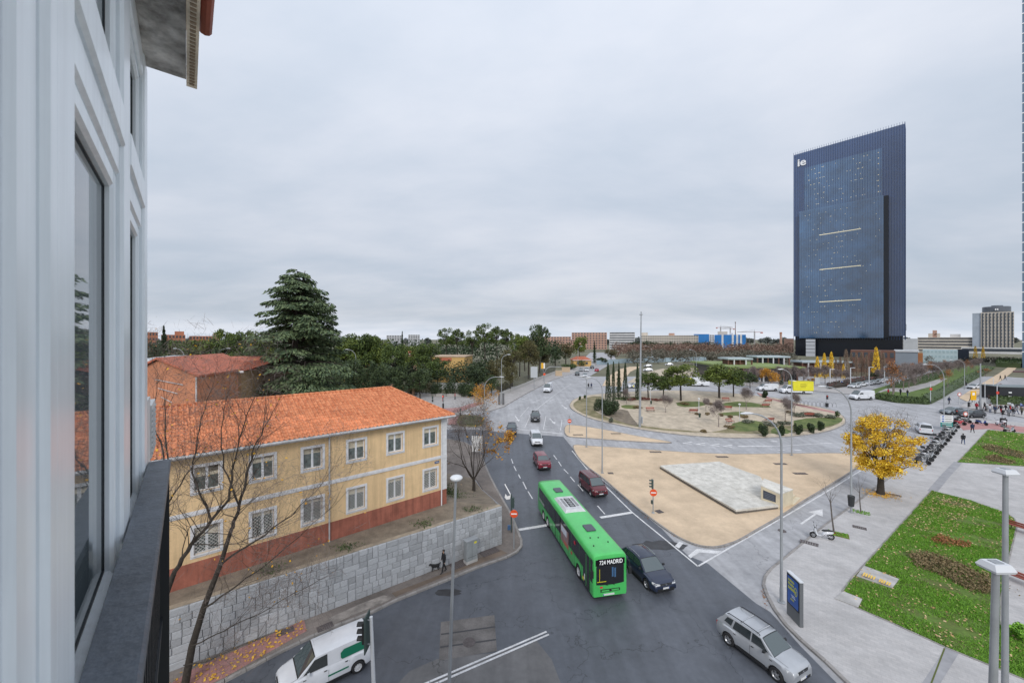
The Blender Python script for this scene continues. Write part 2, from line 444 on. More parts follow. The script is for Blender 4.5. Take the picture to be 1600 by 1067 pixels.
CONC = M('concrete', (0.42, 0.41, 0.40), rough=0.85, var=0.22, scale=0.9, bump=0.15, bscale=18, pos=True, fine=0.06)
IRON = M('cast_iron', (0.10, 0.085, 0.085), rough=0.7, var=0.25, scale=6)
REDP = M('red_paving', (0.40, 0.21, 0.20), rough=0.85, var=0.15, scale=0.6, pos=True)

S = dict(kind='structure')
drape([(-9000, -60), (9000, -60), (9000, 12000), (-9000, 12000)], -0.03, DIRT, 'ground', **S)
road = drape([(-80, 4), (46, 4), (140, 48), (190, 88), (190, 150), (30, 150), (70, 260), (110, 420), (85, 420), (20, 150), (-13, 96), (-80, 80)],
             0.0, ASO, 'road', **S)
drape(GL([(690, 671), (748, 671), (792, 676), (880, 682), (893, 698), (917, 731), (964, 768), (1034, 826), (1075, 868), (1106, 880), (1142, 910), (1181, 942), (1204, 956), (1250, 1008), (1350, 1110), (1180, 1300), (560, 1300), (250, 1130), (400, 1030), (570, 956), (800, 868), (806, 830), (776, 768), (757, 728), (745, 700), (700, 690), (640, 690), (640, 671)]), 0.005, ASN, 'road_resurfaced', **S)
drape(GL([(600, 1090), (640, 1048), (683, 1029), (776, 1019), (838, 1000), (862, 1030), (885, 1090)]), 0.009, ASM, 'road_worn_patch', **S)
drape(GL([(689, 971.6), (772.5, 960.7), (776.4, 1016.8), (686, 1031.8)]), 0.014, M('patch_concrete', (0.15, 0.14, 0.135), rough=0.9, var=0.3, scale=0.8, pos=True, fine=0.1), 'road_patch', **S)
mb = MB()
for a, b in (((689, 991), (774, 979)), ((688, 1011), (775, 999))):
    A, B = G(*a), G(*b); d = (B-A).normalized(); n_ = Vector((-d.y, d.x, 0))*0.06
    z = Vector((0, 0, 0.019)); mb.quad(A-n_+z, B-n_+z, B+n_+z, A+n_+z)
mb.build('patch_joint', M('tar', (0.05, 0.05, 0.055), rough=0.6), **S)

# ---- kerb made of single stones laid along an outline
def kerb(poly, name, off=0.15, w=0.16, closed=True, dz0=0.0, keep=None, step=0.9):
    poly = [Vector(p).to_2d() for p in poly]
    pts = poly+[poly[0]] if closed else poly
    mb = MB(); rnd = random.Random(len(poly))
    acc = []
    for a, b in zip(pts[:-1], pts[1:]):
        L = (b-a).length; n = max(1, int(round(L/step)))
        for i in range(n): acc.append((a.lerp(b, i/n), a.lerp(b, (i+1)/n)))
    for a, b in acc:
        if keep and not keep((a+b)/2): continue
        d = (b-a); L = d.length
        if L < 0.05: continue
        d /= L; nn = Vector((-d.y, d.x)); g = min(0.012, L*0.1)
        a2 = a+d*g; b2 = b-d*g; j = rnd.uniform(-0.006, 0.006)
        za, zb = h(a2.y)+off+j+dz0, h(b2.y)+off+j+dz0
        o1, o2 = nn*(w*0.15), nn*w
        vs = [(*(a2), za-.3), (*(b2), zb-.3), (*(b2), zb-.02), (*(a2), za-.02),
              (*(a2+o1), za), (*(b2+o1), zb), (*(b2+o2), zb), (*(a2+o2), za), (*(b2+o2), zb-.3), (*(a2+o2), za-.3)]
        mb.add(vs, [(0, 1, 2, 3), (3, 2, 5, 4), (4, 5, 6, 7), (7, 6, 8, 9), (1, 8, 6, 5, 2), (0, 3, 4, 7, 9)])
    return mb.build(name, KERB, kind='structure')

def island(px, name, mat, sm=2, top=0.13, kw=0.16, world=False, kname='kerb', off_in=0.012):
    poly = ccw(px if world else GL(px))
    poly = smooth_poly(poly, sm) if sm else [Vector(p).to_2d() for p in poly]
    drape(inset(poly, kw*0.8), top-0.012, mat, name, skirt=0.25, **S)
    kerb(poly, kname, off=top, w=kw)
    return poly

ISL = [(893, 697), (901, 714), (917, 730.5), (940.6, 747), (964, 768), (999, 798), (1034, 824), (1058, 840.6), (1081, 851), (1100, 856), (1120, 857), (1139, 852.5), (1158, 845), (1186, 828), (1224, 806), (1252, 787), (1290, 764), (1348, 727), (1352, 716), (1325, 708), (1240, 709), (1130, 710.5), (1032, 704.5), (966, 699.5), (916, 697), (900, 695)]
P_ISL = island(ISL, 'traffic_island_ground', SAND)
P_ISL2 = island([(881.5, 667), (888, 663), (942.6, 671), (1005, 683.6), (1053.7, 691.5), (1044, 693.3), (966, 689), (911, 684.5), (887, 683.5), (881, 677)], 'splitter_island_ground', SAND, sm=2)
RND = [(889.4, 632), (895.6, 624), (916, 618), (941, 615.5), (1000, 611.5), (1060, 610), (1120, 612.5), (1175, 618), (1219, 623), (1256.5, 632), (1305, 641.7), (1319, 651), (1323, 659), (1319, 665), (1295.6, 674.6), (1256.5, 681), (1217, 684), (1162.6, 685.5), (1130, 684.5), (1100, 682.8), (1068, 680.5), (1005, 672.7), (958, 663), (919, 654), (897, 643), (890, 637)]
P_RND = island(RND, 'roundabout_ground', SAND2, sm=2)
# dry grass rim and green patches of the roundabout
def patch(px, mat, name, off, sm=1):
    return drape(smooth_poly(GL(px), sm), off, mat, name, **S)
patch([(893, 633), (905, 624), (935, 618), (948, 626), (925, 640), (945, 652), (975, 660), (1015, 668), (1100, 676), (1150, 678), (1220, 679), (1290, 671), (1317, 660), (1313, 652), (1300, 650), (1290, 662), (1230, 668), (1205, 660), (1150, 658), (1130, 676), (1060, 676), (1000, 669), (940, 657), (905, 645)], DRY, 'roundabout_dry_grass', 0.126, 1)
GRASS2 = M('short_green_grass', (0.085, 0.14, 0.03), rough=0.9, var=0.3, scale=0.6, col2=(0.16, 0.185, 0.06), pos=True, fine=0.25)
for i_, px in enumerate([[(1145, 660), (1190, 657), (1195, 672), (1160, 676), (1142, 672)], [(1125, 631), (1160, 627), (1215, 637), (1175, 637), (1130, 636)], [(1120, 646), (1165, 643), (1172, 650), (1125, 650)], [(1205, 670), (1225, 668), (1240, 678), (1205, 680)], [(1055, 628), (1105, 628), (1100, 636), (1060, 637)], [(970, 633), (1000, 634), (998, 640), (972, 639)], [(1240, 655), (1318, 652), (1314, 662), (1270, 672), (1240, 668)], [(960, 621), (1010, 620), (1005, 626), (962, 626)]]):
    patch(px, GRASS2, 'grass_patch', 0.132, 1)
for px in ([(940, 640), (980, 640), (985, 650), (1000, 668), (975, 662), (945, 650)], [(1180, 612), (1190, 621), (1230, 632), (1300, 642), (1312, 648), (1270, 640), (1215, 628)]):
    patch(px, EARTH if px[0][0] < 1000 else REDP, 'worn_ground', 0.139, 1)

# ---- right-hand pavement
PV = [(1470, 1260), (1395, 1140), (1320, 1067), (1287.5, 1035), (1250, 1002), (1225, 977), (1207, 952), (1196, 930), (1190.5, 914), (1193, 902), (1203, 889), (1239, 860), (1285, 822.5), (1330, 790), (1369, 761), (1405, 735), (1440, 708), (1463, 690), (1487, 668), (1492, 657), (1502, 653), (1530, 655), (1560, 658.5), (1700, 668), (1900, 700), (2300, 1200)]
pv = GL(PV)
drape(inset(pv, 0.12), 0.12, PAVE, 'pavement', skirt=0.3, **S)
kerb(ccw(pv), 'kerb', off=0.135, w=0.2, closed=True, keep=lambda p: p.x < 95 and p.y > 12)
L1 = GL([(1353, 881), (1407.5, 820), (1456, 766.5), (1520, 783), (1573, 802), (1584, 810), (1588, 820), (1575, 872), (1562, 935), (1562, 975), (1580, 988), (1620, 1000), (1660, 1090), (1600, 1060), (1477.5, 1010), (1400, 975), (1340, 949), (1317.5, 924), (1334, 901)], 0.13)
drape(L1, 0.135, LAWN, 'lawn', skirt=0.1, **S)
L2 = GL([(1544, 671.5), (1600, 677), (1680, 686), (1690, 735), (1600, 728.5), (1496.5, 722)], 0.13)
drape(L2, 0.135, LAWN, 'lawn', skirt=0.1, **S)
kerb(L1, 'lawn_edging', off=0.16, w=0.10, step=1.0); kerb(L2, 'lawn_edging', off=0.16, w=0.10, step=1.0)
def slab(px, mat, name, off, th=0.06, parent=None):
    return drape(GL(px, 0.13), off, mat, name, skirt=th, **S)
slab([(1317.5, 924), (1347.5, 936), (1341, 949), (1304, 935)], CONC, 'concrete_pad', 0.175)
slab([(1350, 884), (1405, 905), (1394, 919), (1338, 900)], CONC, 'concrete_pad', 0.175)
YEL = M('yellow_spray', (0.75, 0.50, 0.10), rough=0.8, var=0.3, scale=8)
mb = MB()
rr = random.Random(3)
for u0, u1 in ((0.08, 0.45), (0.56, 0.86)):
    k = u0
    while k < u1:
        A, B = G(1346+k*52, 892+k*20, 0.31), G(1346+k*52-2.5, 892+k*20+4.5, 0.31)
        w = (G(1346+(k+.05)*52, 892+(k+.05)*20, 0.31)-A)
        mb.quad(A, A+w, B+w, B); k += rr.uniform(0.065, 0.09)
ym = mb.build('yellow_spray_mark', YEL, **S)
# darker bands between pavement slabs
BAND = M('granite_band', (0.30, 0.30, 0.315), rough=0.85, var=0.15, scale=1.2, pos=True)
for a, b, w in (((1478, 742), (1456, 768), 0.75), ((1490, 1012), (1440, 1090), 0.5), ((1497, 722), (1478, 742), 0.75)):
    A, B = G(*a, .13), G(*b, .13); d = (B-A).normalized(); n_ = Vector((-d.y, d.x, 0))*w/2
    drape([(A-n_).xy, (B-n_).xy, (B+n_).xy, (A+n_).xy], 0.125, BAND, 'paving_band', **S)
mb = MB()
A, B = G(1476, 1012, .13), G(1452, 1075, .13); d = (B-A).normalized(); n_ = Vector((-d.y, d.x, 0))*.03; z = Vector((0, 0, .004))
mb.quad(A-n_+z, B-n_+z, B+n_+z, A+n_+z); mb.build('mossy_joint', M('moss', (0.10, 0.12, 0.03), rough=1), **S)

# ---- left pavement below the retaining wall, and along the main road
WA, WB = Vector((-28.3, 13.54)), Vector((-0.9, 33.9))          # retaining wall line (front face)
WD = (WB-WA).normalized(); WN = Vector((-WD.y, WD.x))          # WN points away from the camera
lk = [Vector((-26.5, 9.6))]+GL([(120, 1200), (250, 1110), (350, 1063), (444, 1014), (512, 982), (574, 959), (615, 938.5), (699, 905), (745, 886), (791, 870), (806, 862), (812.5, 854), (812.5, 845), (806, 828), (797, 805), (776, 768), (765, 747), (757, 728), (747, 704), (725, 692), (699, 687), (640, 686)])
ks = lk[:]
poly = ks+[Vector((-30, 62)), Vector((-14, 52)), Vector((-4.6, 49)), Vector((-3.2, 45)), WB+WN*.3, WA+WN*.3]
drape(poly, 0.12, PAVE2, 'pavement_left', skirt=0.3, **S)
kerb(list(reversed(ks)), 'kerb', off=0.135, w=0.22, closed=False, keep=lambda p: p.y > 16)
pk = GL([(232, 1090), (300, 1045), (475, 968), (479, 985), (350, 1058), (250, 1105)], .13)
drape(pk, 0.126, PINK, 'pink_pavement', **S)
WET = M('damp_paving', (0.14, 0.105, 0.08), rough=0.7, var=0.3, scale=0.7, pos=True)
drape(GL([(612, 926), (700, 893), (745, 873), (782, 858), (793, 864), (700, 898), (618, 932)], .13), 0.127, WET, 'damp_pavement', **S)
PALE = M('lime_stain', (0.25, 0.225, 0.205), rough=0.9, var=0.35, scale=1.6, pos=True)
drape(GL([(512, 966), (560, 944), (600, 929), (612, 933), (606, 938), (560, 957), (520, 974)], .13), 0.127, PALE, 'stained_pavement', **S)
drape([(-24, 4), (-3, 4), (-1.2, 17.3), (-7.5, 18.2), (-17, 14)], 0.12, PAVE2, 'pavement_near', skirt=0.3, **S)
drape([(8, 4), (22, 4), (18, 15), (9, 14)], 0.12, PAVE, 'pavement_near', skirt=0.3, **S)

# ---- far side of the junction
FL = [(600, 664), (700, 664), (704, 656), (714, 650), (745, 645), (765, 643), (787.5, 636), (811, 622), (834, 609.5), (862, 594.5), (896, 583.5), (925, 574), (945, 568.5), (935, 566), (890, 574), (850, 588), (815, 602), (780, 615), (742, 619), (700, 616), (620, 612), (520, 612), (520, 664)]
fl = GL(FL)
drape(inset(fl, .1), 0.12, PAVE3, 'far_pavement', skirt=0.3, **S)
kerb(ccw(fl), 'kerb', off=0.135, w=0.2, keep=lambda p: p.y < 150)
drape(GL([(640, 640), (716, 637), (742, 629), (760, 629), (722, 642), (700, 648), (640, 652)], .12), 0.128, REDP, 'cycle_path', **S)
drape(GL([(701, 652), (716, 650), (713, 663), (699, 663)], .12), 0.128, REDP, 'cycle_path', **S)
HEDG = M('clipped_grass', (0.16, 0.155, 0.045), rough=0.9, var=0.3, scale=2, pos=True, fine=0.3)
isl3 = island([(715, 650), (724, 648.5), (752, 650), (760, 657), (752, 668), (730, 668), (712, 665.5)], 'grass_island_ground', HEDG, sm=1)
# construction lot and sand medians beyond the roundabout
patch([(941, 603), (948, 590), (968, 577), (984, 573), (1002, 573), (985, 581), (973, 596), (972, 604)], SAND, 'sand_median', 0.06, 0)
patch([(980, 598), (1002, 584), (1035, 576), (1100, 573), (1130, 577), (1120, 584), (1060, 590), (1030, 598)], SAND2, 'sand_lot', 0.06, 0)
patch([(1003, 606), (1060, 597), (1110, 596), (1185, 605), (1300, 613.5), (1343, 618), (1341, 608), (1240, 597), (1160, 588), (1060, 588)], PAVE3, 'far_pavement', 0.10, 0)
patch([(1330, 596), (1400, 588), (1470, 575), (1478, 576), (1420, 592), (1360, 607), (1340, 612)], ASO, 'taxi_street', 0.05, 0)
patch([(1350, 594), (1420, 583), (1480, 572), (1476, 569), (1400, 580), (1330, 592)], SAND, 'sand_verge', 0.07, 0)
GP = M('park_grass', (0.10, 0.155, 0.035), rough=0.9, var=0.3, scale=0.4, pos=True, fine=0.2)
patch([(1352, 613), (1368, 622), (1400, 628), (1452, 632), (1470, 624), (1500, 604), (1535, 586), (1556, 574), (1535, 571), (1500, 574), (1440, 588), (1390, 601)], GP, 'park_ground', 0.09, 0)
patch([(1366, 616), (1385, 611), (1418, 614), (1460, 603), (1480, 592), (1473, 591), (1440, 600), (1412, 607), (1388, 606)], PAVE3, 'park_path', 0.096, 0)
patch([(1512, 628), (1524, 622), (1566, 594), (1584, 580), (1590, 573), (1578, 572), (1560, 584), (1520, 608), (1498, 622)], SAND, 'sand_walk', 0.09, 0)
patch([(1500, 636), (1512, 627), (1540, 622), (1640, 620), (1700, 640), (1700, 668), (1600, 653), (1545, 643)], PAVE, 'far_pavement', 0.11, 0)
patch([(1497, 665), (1512, 660), (1560, 663), (1700, 680), (1700, 690), (1600, 677), (1544, 671), (1505, 673)], REDP, 'red_crossing', 0.128, 0)

# ---- road paint
def mark(pts, off=0.012):
    mb = MB(); mb.poly([Vector(p)+Vector((0, 0, off)) for p in pts]); return mb
PM = MB()
def mline(a, b, w=0.15, off=0.012, dash=None, gap=0.0):
    A, B = G(*a), G(*b); d = (B-A); L = d.length; d.normalize()
    n_ = Vector((-d.y, d.x, 0)).normalized()*w/2
    s = 0.0
    while s < L-0.05:
        e_ = min(L, s+(dash or L))
        k = max(1, int((e_-s)/2))
        for i in range(k):
            p, q = A+d*(s+(e_-s)*i/k), A+d*(s+(e_-s)*(i+1)/k)
            p.z = h(p.y)+off; q.z = h(q.y)+off
            PM.quad(p-n_, q-n_, q+n_, p+n_)
        s = e_+gap
def mpoly(px, off=0.012):
    ps = [G(*p) for p in px]
    if area2([p.xy for p in ps]) < 0: ps.reverse()
    PM.poly([p+Vector((0, 0, off)) for p in ps])
def mpath(pts, w=0.15, **k):
    for a, b in zip(pts[:-1], pts[1:]): mline(a, b, w, **k)
mpath([(893.7, 704), (920, 736), (952, 765), (987.5, 800), (1034, 838), (1091, 885)], 0.15)
mpath([(1090.5, 884.5), (1130, 861.5), (1222, 809), (1290, 769), (1345, 735)], 0.15)
mline((938, 808.5), (987, 800.5), 0.42); mline((810.5, 827.5), (855, 820.2), 0.42)
mpoly([(1061, 846), (1068, 848.5), (1061, 856.5), (1054.5, 853)]); mpoly([(1074.7, 868), (1089, 857), (1092.5, 863), (1079, 872)]); mpoly([(1089, 857), (1128, 861), (1120.6, 864.7), (1092.5, 863)])
for a, b in (((933.6, 790), (945, 803)), ((903, 757), (911, 767)), ((891, 744.5), (898, 752.7)), ((881, 733), (888, 740)), ((872.6, 721), (877, 728)), ((865, 711), (870, 717.6)), ((799, 717), (801.5, 724)), ((803, 728), (806.6, 735.6)), ((810, 741), (813, 747)), ((817, 752.5), (822.5, 764)), ((825, 767.5), (832, 779)), ((833.8, 714), (837.5, 720.6))):
    mline(a, b, 0.12)
mline((809, 670.5), (879, 677.5), 0.4)
for a, b in (((820, 668), (830, 646)), ((876, 672), (878, 656)), ((849, 671), (853, 650)), ((812, 652), (826, 636)), ((826, 650), (858, 624))):
    mline(a, b, 0.11)
mline((852, 629), (893, 600), 0.1); mline((869, 600), (911, 600), 0.35)
for x, y in ((842, 624.8), (820, 622.5), (863, 625), (887, 625), (836, 628)): mline((x-4, y+1.2), (x+4, y-1.2), 0.2)
def arrow(px, heading, L=4.5, wd=1.0):
    o = G(*px); c, s = math.cos(heading), math.sin(heading)
    def tr(u, v): 
        x, y = o.x+c*u-s*v, o.y+s*u+c*v; return Vector((x, y, h(y)+0.012))
    PM.poly([tr(-L/2, -.1), tr(L*.15, -.1), tr(L*.15, .1), tr(-L/2, .1)])
    PM.poly([tr(L*.15, -wd/2), tr(L/2, 0), tr(L*.15, wd/2)])
A_, B_ = G(1254, 817), G(1286, 795)
hd = math.atan2((B_-A_).y, (B_-A_).x)
arrow((1269, 806.5), hd, (B_-A_).length*1.05, 1.25)
for p in ((863, 658), (808, 654), (882, 636)): arrow(p, R(-80), 4.0, 0.9)
for p in ((1074, 692.5), (1095, 694), (1117, 695.5), (1137, 697)):
    o = G(*p)
    mline((p[0]+7, p[1]-1.8), (p[0]-7, p[1]), 0.35); mline((p[0]+7, p[1]+1.8), (p[0]-7, p[1]), 0.35)
mline((1153, 697), (1205, 697.3), 0.7); mline((1205, 697.3), (1300, 692), 0.18)
mline((1204, 689.5), (1214, 689.5), 0.5); mline((1215, 703), (1226, 703), 0.5); mline((1241, 703), (1252, 703.2), 0.5)
mline((640, 668), (699, 666.5), 0.1)
mline((671, 1065), (854, 986.7), 0.13, off=0.02); mline((685, 1066), (857.5, 991), 0.13, off=0.02); mline((620, 1087), (672, 1064.5), 0.13, off=0.02); mline((634, 1088), (686, 1065.5), 0.13, off=0.02)
for k in range(5): mline((722+k*6, 648), (735+k*6.2, 643.8), 0.45, off=0.14)
mline((1224, 640), (1250, 634), 0.2); mline((1345, 652), (1355, 655), 0.3); mline((1428, 686), (1437, 685), 0.4)
PM.build('road_marking', PAINT, **S)
# tyre scuffs and oil on the dark asphalt are part of the surface
OIL = M('oil_stain', (0.037, 0.038, 0.042), rough=0.5, var=0.4, scale=1.5, pos=True)
for c_, rx, ry in (((1030, 852), 2.6, 1.0), ((700, 925), 1.2, .5)):
    o = G(*c_); rnd = random.Random(int(c_[0]))
    drape([(o.x+rx*math.cos(a)*rnd.uniform(.6, 1), o.y+ry*math.sin(a)*rnd.uniform(.6, 1)) for a in [k*math.pi/9 for k in range(18)]], 0.0075, OIL, 'oil_stain', **S)

# ---- manholes and gratings: things of their own
def cover(px, label, shape='rect', size=(0.9, 0.6), rz=0.0, dz=0.13):
    o = G(*px, dz); t = thing('manhole_cover', label, 'manhole cover', o, rz)
    mb = MB()
    if shape == 'round':
        mb.lathe([(size[0]/2, 0), (size[0]/2, .012), (size[0]/2-.04, .016), (0, .016)], 20)
        mb.build('lid', IRON, t)
        m2 = MB()
        for k in range(-2, 3): m2.box((0, k*size[0]*.16, .018), (size[0]*.6, .03, .008))
        m2.build('rib', IRON, t)
    else:
        x, y = size
        for a, b, c_, d_ in ((-x/2, x/2, -y/2, -y/2+.05), (-x/2, x/2, y/2-.05, y/2), (-x/2, -x/2+.05, -y/2+.05, y/2-.05), (x/2-.05, x/2, -y/2+.05, y/2-.05)): mb.span(a, b, c_, d_, 0, .02)
        mb.build('rim', IRON, t)
        m2 = MB(); n = 7
        for k in range(n): m2.span(-x/2+.05+(x-.1)*(k+.12)/n, -x/2+.05+(x-.1)*(k+.88)/n, -y/2+.055, y/2-.055, 0.001, .014)
        m2.build('grating', IRON, t)
    return t
cover((1264, 848), 'brown rectangular utility cover in paving next to parked white scooter', size=(1.3, .6), rz=R(-40))
cover((1343, 824), 'dark rectangular cover in the pale paving between young tree and lawn', size=(1.0, .6), rz=R(-40))
cover((1397, 773), 'dark cover in paving right of yellow tree trunk', size=(1.2, .5), rz=R(-40))
cover((733, 1003), 'round manhole lid in concrete road patch', 'round', (.75,), dz=0.014)
cover((1222, 829), 'round manhole lid in right lane beside sandy island', 'round', (.7,), dz=0.004)
cover((765, 862), 'dark grating in pavement right of grey utility cabinet', size=(1.6, .8), rz=R(36))
cover((716, 882), 'dark square grating in pavement between lamp post and cabinet', size=(1.2, .9), rz=R(36))
cover((508, 979), 'dark cover in pavement behind white van roof', size=(.9, .55), rz=R(38))
cover((446, 986), 'dark cover set in the pink paving by the stone wall', size=(.9, .5), rz=R(38))
cover((1030, 799), 'dark square cover in sand right of the island traffic light', size=(.7, .7), rz=R(20), dz=.12)
cover((954, 739), 'dark cover in sand at the foot of tall island lamp post', size=(.7, .6), dz=.12)
for p, l in (((1024, 705.8), 'long dark cover in sand at top edge of traffic island'), ((1128, 713.5), 'dark cover in sand behind the stone monument slab'), ((1219, 724.5), 'dark cover in sand behind the monument block'), ((1250, 739.5), 'dark cover in sand right of the monument block'), ((903, 679), 'dark cover on small splitter island near its sign'), ((962, 677), 'dark cover at middle of small splitter island')):
    cover(p, l, size=(1.7, .7), dz=.12)
# ================================================================== retaining wall and terrace
STONE = M('wall_stone', (0.43, 0.45, 0.48), rough=0.8, var=0.22, scale=3.5, bump=0.5, bscale=12, objvar=0.17, island=(0.35, 0.36, 0.375), fine=0.12)
MORT = M('mortar', (0.12, 0.108, 0.095), rough=0.95, var=0.2, scale=4)
wl = (WB-WA).length; wang = math.atan2(WD.y, WD.x)
rw = thing('retaining_wall', 'grey stone retaining wall along the lower left pavement below the yellow house', 'wall', (WA.x, WA.y, 0), wang)
WT = 3.4
mb = MB(); mb.span(0, wl, 0.06, 0.5, -.2, WT-.06); mb.build('core', MORT, rw)
rnd = random.Random(11)
def unit_stone(seed):
    r_ = random.Random(seed); j = lambda a: r_.uniform(-a, a)
    f = [(-.5+.05+j(.015), -.055+j(.012), -.5+.06+j(.02)), (.5-.05+j(.015), -.055+j(.012), -.5+.06+j(.02)), (.5-.05+j(.015), -.055+j(.012), .5-.06+j(.02)), (-.5+.05+j(.015), -.055+j(.012), .5-.06+j(.02))]
    b = [(-.5, -.02, -.5), (.5, -.02, -.5), (.5, -.02, .5), (-.5, -.02, .5)]; k = [(-.5, .07, -.5), (.5, .07, -.5), (.5, .07, .5), (-.5, .07, .5)]
    m = MB(); m.add(f+b+k, [(0, 1, 2, 3), (4, 5, 1, 0), (5, 6, 2, 1), (6, 7, 3, 2), (7, 4, 0, 3), (8, 9, 5, 4), (9, 10, 6, 5), (10, 11, 7, 6), (11, 8, 4, 7)])
    return m
US = [unit_stone(i) for i in range(4)]; USM = [u.mesh('stone', STONE) for u in US]
cells = []
rows = 8; rh = (WT-.1)/rows; g = 0.018
for pr in range(rows//2):
    x = 0.05; z0 = 0.1+pr*2*rh
    while x < wl-.06:
        if rnd.random() < .30:
            w = min(rnd.uniform(.35, .55), wl-x); cells.append((x, x+w, z0, z0+2*rh)); x += w; continue
        w = min(rnd.uniform(.9, 1.7), wl-x)
        if wl-x-w < .3: w = wl-x
        for q in (0, 1):
            n = 1 if w < .5 else rnd.choice((2, 2, 3)); cuts = [0]+sorted(rnd.uniform(.3, .7) if n == 2 else (i+rnd.uniform(-.12, .12))/n for i in range(1, n))+[1]
            hz = rnd.uniform(-.05, .05)
            for a, b in zip(cuts[:-1], cuts[1:]): cells.append((x+a*w, x+b*w, z0+q*rh, z0+(q+1)*rh))
        x += w
def wdist(c): 
    s = (c[0]+c[1])/2; p = WA+WD*s; v = Vector((p.x, p.y, (c[2]+c[3])/2-EYE))
    px = CX+FPX*p.x/p.y; py = HY-FPX*v.z/p.y
    return v.length+(1000 if (px < 245 or py > 1080) else 0)
cells.sort(key=wdist)
rest = MB()
for i, (a, b, c, d) in enumerate(cells):
    u = rnd.randrange(4); cx_, cz_ = (a+b)/2, (c+d)/2; sx, sz = b-a-g, d-c-g; dy = rnd.uniform(-.02, .02)
    if i < 298:
        o = link('stone', USM[u], rw, (cx_, dy, cz_), 0, (sx, 1, sz))
    else:
        st = len(rest.V); rest.V += [(v[0]*sx+cx_, v[1]+dy, v[2]*sz+cz_) for v in US[u].V]
        for f in US[u].F: rest.F.append(tuple(k+st for k in f)); rest.I.append(0)
if rest.V: rest.build('stonework', STONE, rw, kind='stuff')
# end of the wall that turns back along the main road and runs out
E0, E1 = WB, Vector((-3.4, 45.2))
mb = MB(); nn = Vector((E1-E0).normalized()); px_ = Vector((nn.y, -nn.x))*0.02
inv = rw.matrix_world.inverted() if False else None
def rl(p, z):
    q = p-WA; return (q.dot(WD), q.dot(WN), z)
a0, a1, b0, b1 = E0+px_, E1+px_, E0-px_*15, E1-px_*15
mb.add([rl(a0, -.2), rl(a1, -.2), rl(a1, .45), rl(a0, WT-.02), rl(b0, -.2), rl(b1, -.2), rl(b1, .45), rl(b0, WT-.02)], [(0, 1, 2, 3), (4, 7, 6, 5), (3, 2, 6, 7), (0, 3, 7, 4), (1, 5, 6, 2)])
mb.build('return_wall', M('return_stone', (0.25, 0.25, 0.26), rough=.85, var=.3, scale=2.5, bump=.5, bscale=6), rw)
mb = MB(); mb.span(0, wl, .08, .46, WT-.055, WT+.02); mb.build('coping', M('earthy_concrete', (0.30, 0.25, 0.19), rough=.95, var=.3, scale=1.4, bump=.4, bscale=9), rw)

T = lambda p, z: (p[0], p[1], z)
v = [T(WA+WN*.4, 3.36), T(WB+WN*.4-WD*.1, 3.36), (-3.52, 45.2, .44), (-4.9, 49, .42), (-14, 52, 1.0), (-31, 61, 2.0), (-5.3, 35.0, 3.34), (-10.5, 41.5, 2.5), (-38, 30, 3.3), (-40, 6, 3.36), (-2.03, 38.5, 2.22), (-5.2, 42, 1.3)]
me = bpy.data.meshes.new('terrace_ground')
me.from_pydata(v, [], [(0, 1, 6), (1, 10, 6), (10, 11, 6), (10, 2, 11), (6, 11, 7), (11, 2, 3), (11, 3, 7), (3, 4, 7), (4, 5, 7), (0, 6, 8), (6, 7, 8), (7, 5, 8), (0, 8, 9)])
me.materials.append(EARTH); me.update(); terrace = link('terrace_ground', me, **S)

# ================================================================== the yellow house
OCHRE = M('ochre_render', (0.74, 0.53, 0.30), rough=0.9, var=0.10, scale=0.7, bump=0.08, bscale=30, fine=0.04)
streaks(OCHRE, 0.16)
MAROON = M('maroon_plinth', (0.355, 0.125, 0.085), rough=0.85, var=0.2, scale=1.0, fine=0.05)
streaks(MAROON, 0.3)
WTRIM = M('white_trim', (0.66, 0.66, 0.68), rough=0.7, var=0.12, scale=3)
WPVC = M('white_pvc', (0.74, 0.76, 0.80), rough=0.35, var=0.05, scale=2)
GLASSD = M('dark_window', (0.035, 0.045, 0.05), rough=0.06, spec=0.8, ior=1.6)
CURT = M('curtain_glass', (0.07, 0.09, 0.09), rough=0.08, var=0.3, scale=2, col2=(.20, .24, .23), ior=1.6)
BLIND = M('roller_blind', (0.62, 0.56, 0.44), rough=0.7, var=0.1, scale=5)
TILE = M('terracotta_tile', (0.54, 0.175, 0.075), rough=0.85, var=0.3, scale=5, island=(0.74, 0.30, 0.145), objvar=0.2, fine=0.1)
TILED = M('terracotta_under', (0.10, 0.035, 0.02), rough=0.9, var=0.2, scale=3)
ZINC = M('painted_gutter', (0.50, 0.50, 0.51), rough=0.6, var=0.25, scale=2)
LATT = M('grille_paint', (0.62, 0.60, 0.58), rough=0.6)
HA = math.atan2(.658, .753)
HZ = 3.3
house = thing('yellow_house', 'two-storey ochre house with white framed windows and terracotta roof above stone wall', 'house', (-5.9, 34.6, HZ), HA)
XL, HD, EZ, RZ, RY = -30.0, 10.0, 7.85, 10.15, 5.0
wc = [1.55, 4.75, 7.85, 10.9, 13.9, 16.8, 19.9, 23.0, 26.0]
ops = []
for s in wc: ops += [(-s-.62, -s+.62, 1.78, 3.42), (-s-.62, -s+.62, 5.55, 7.02)]
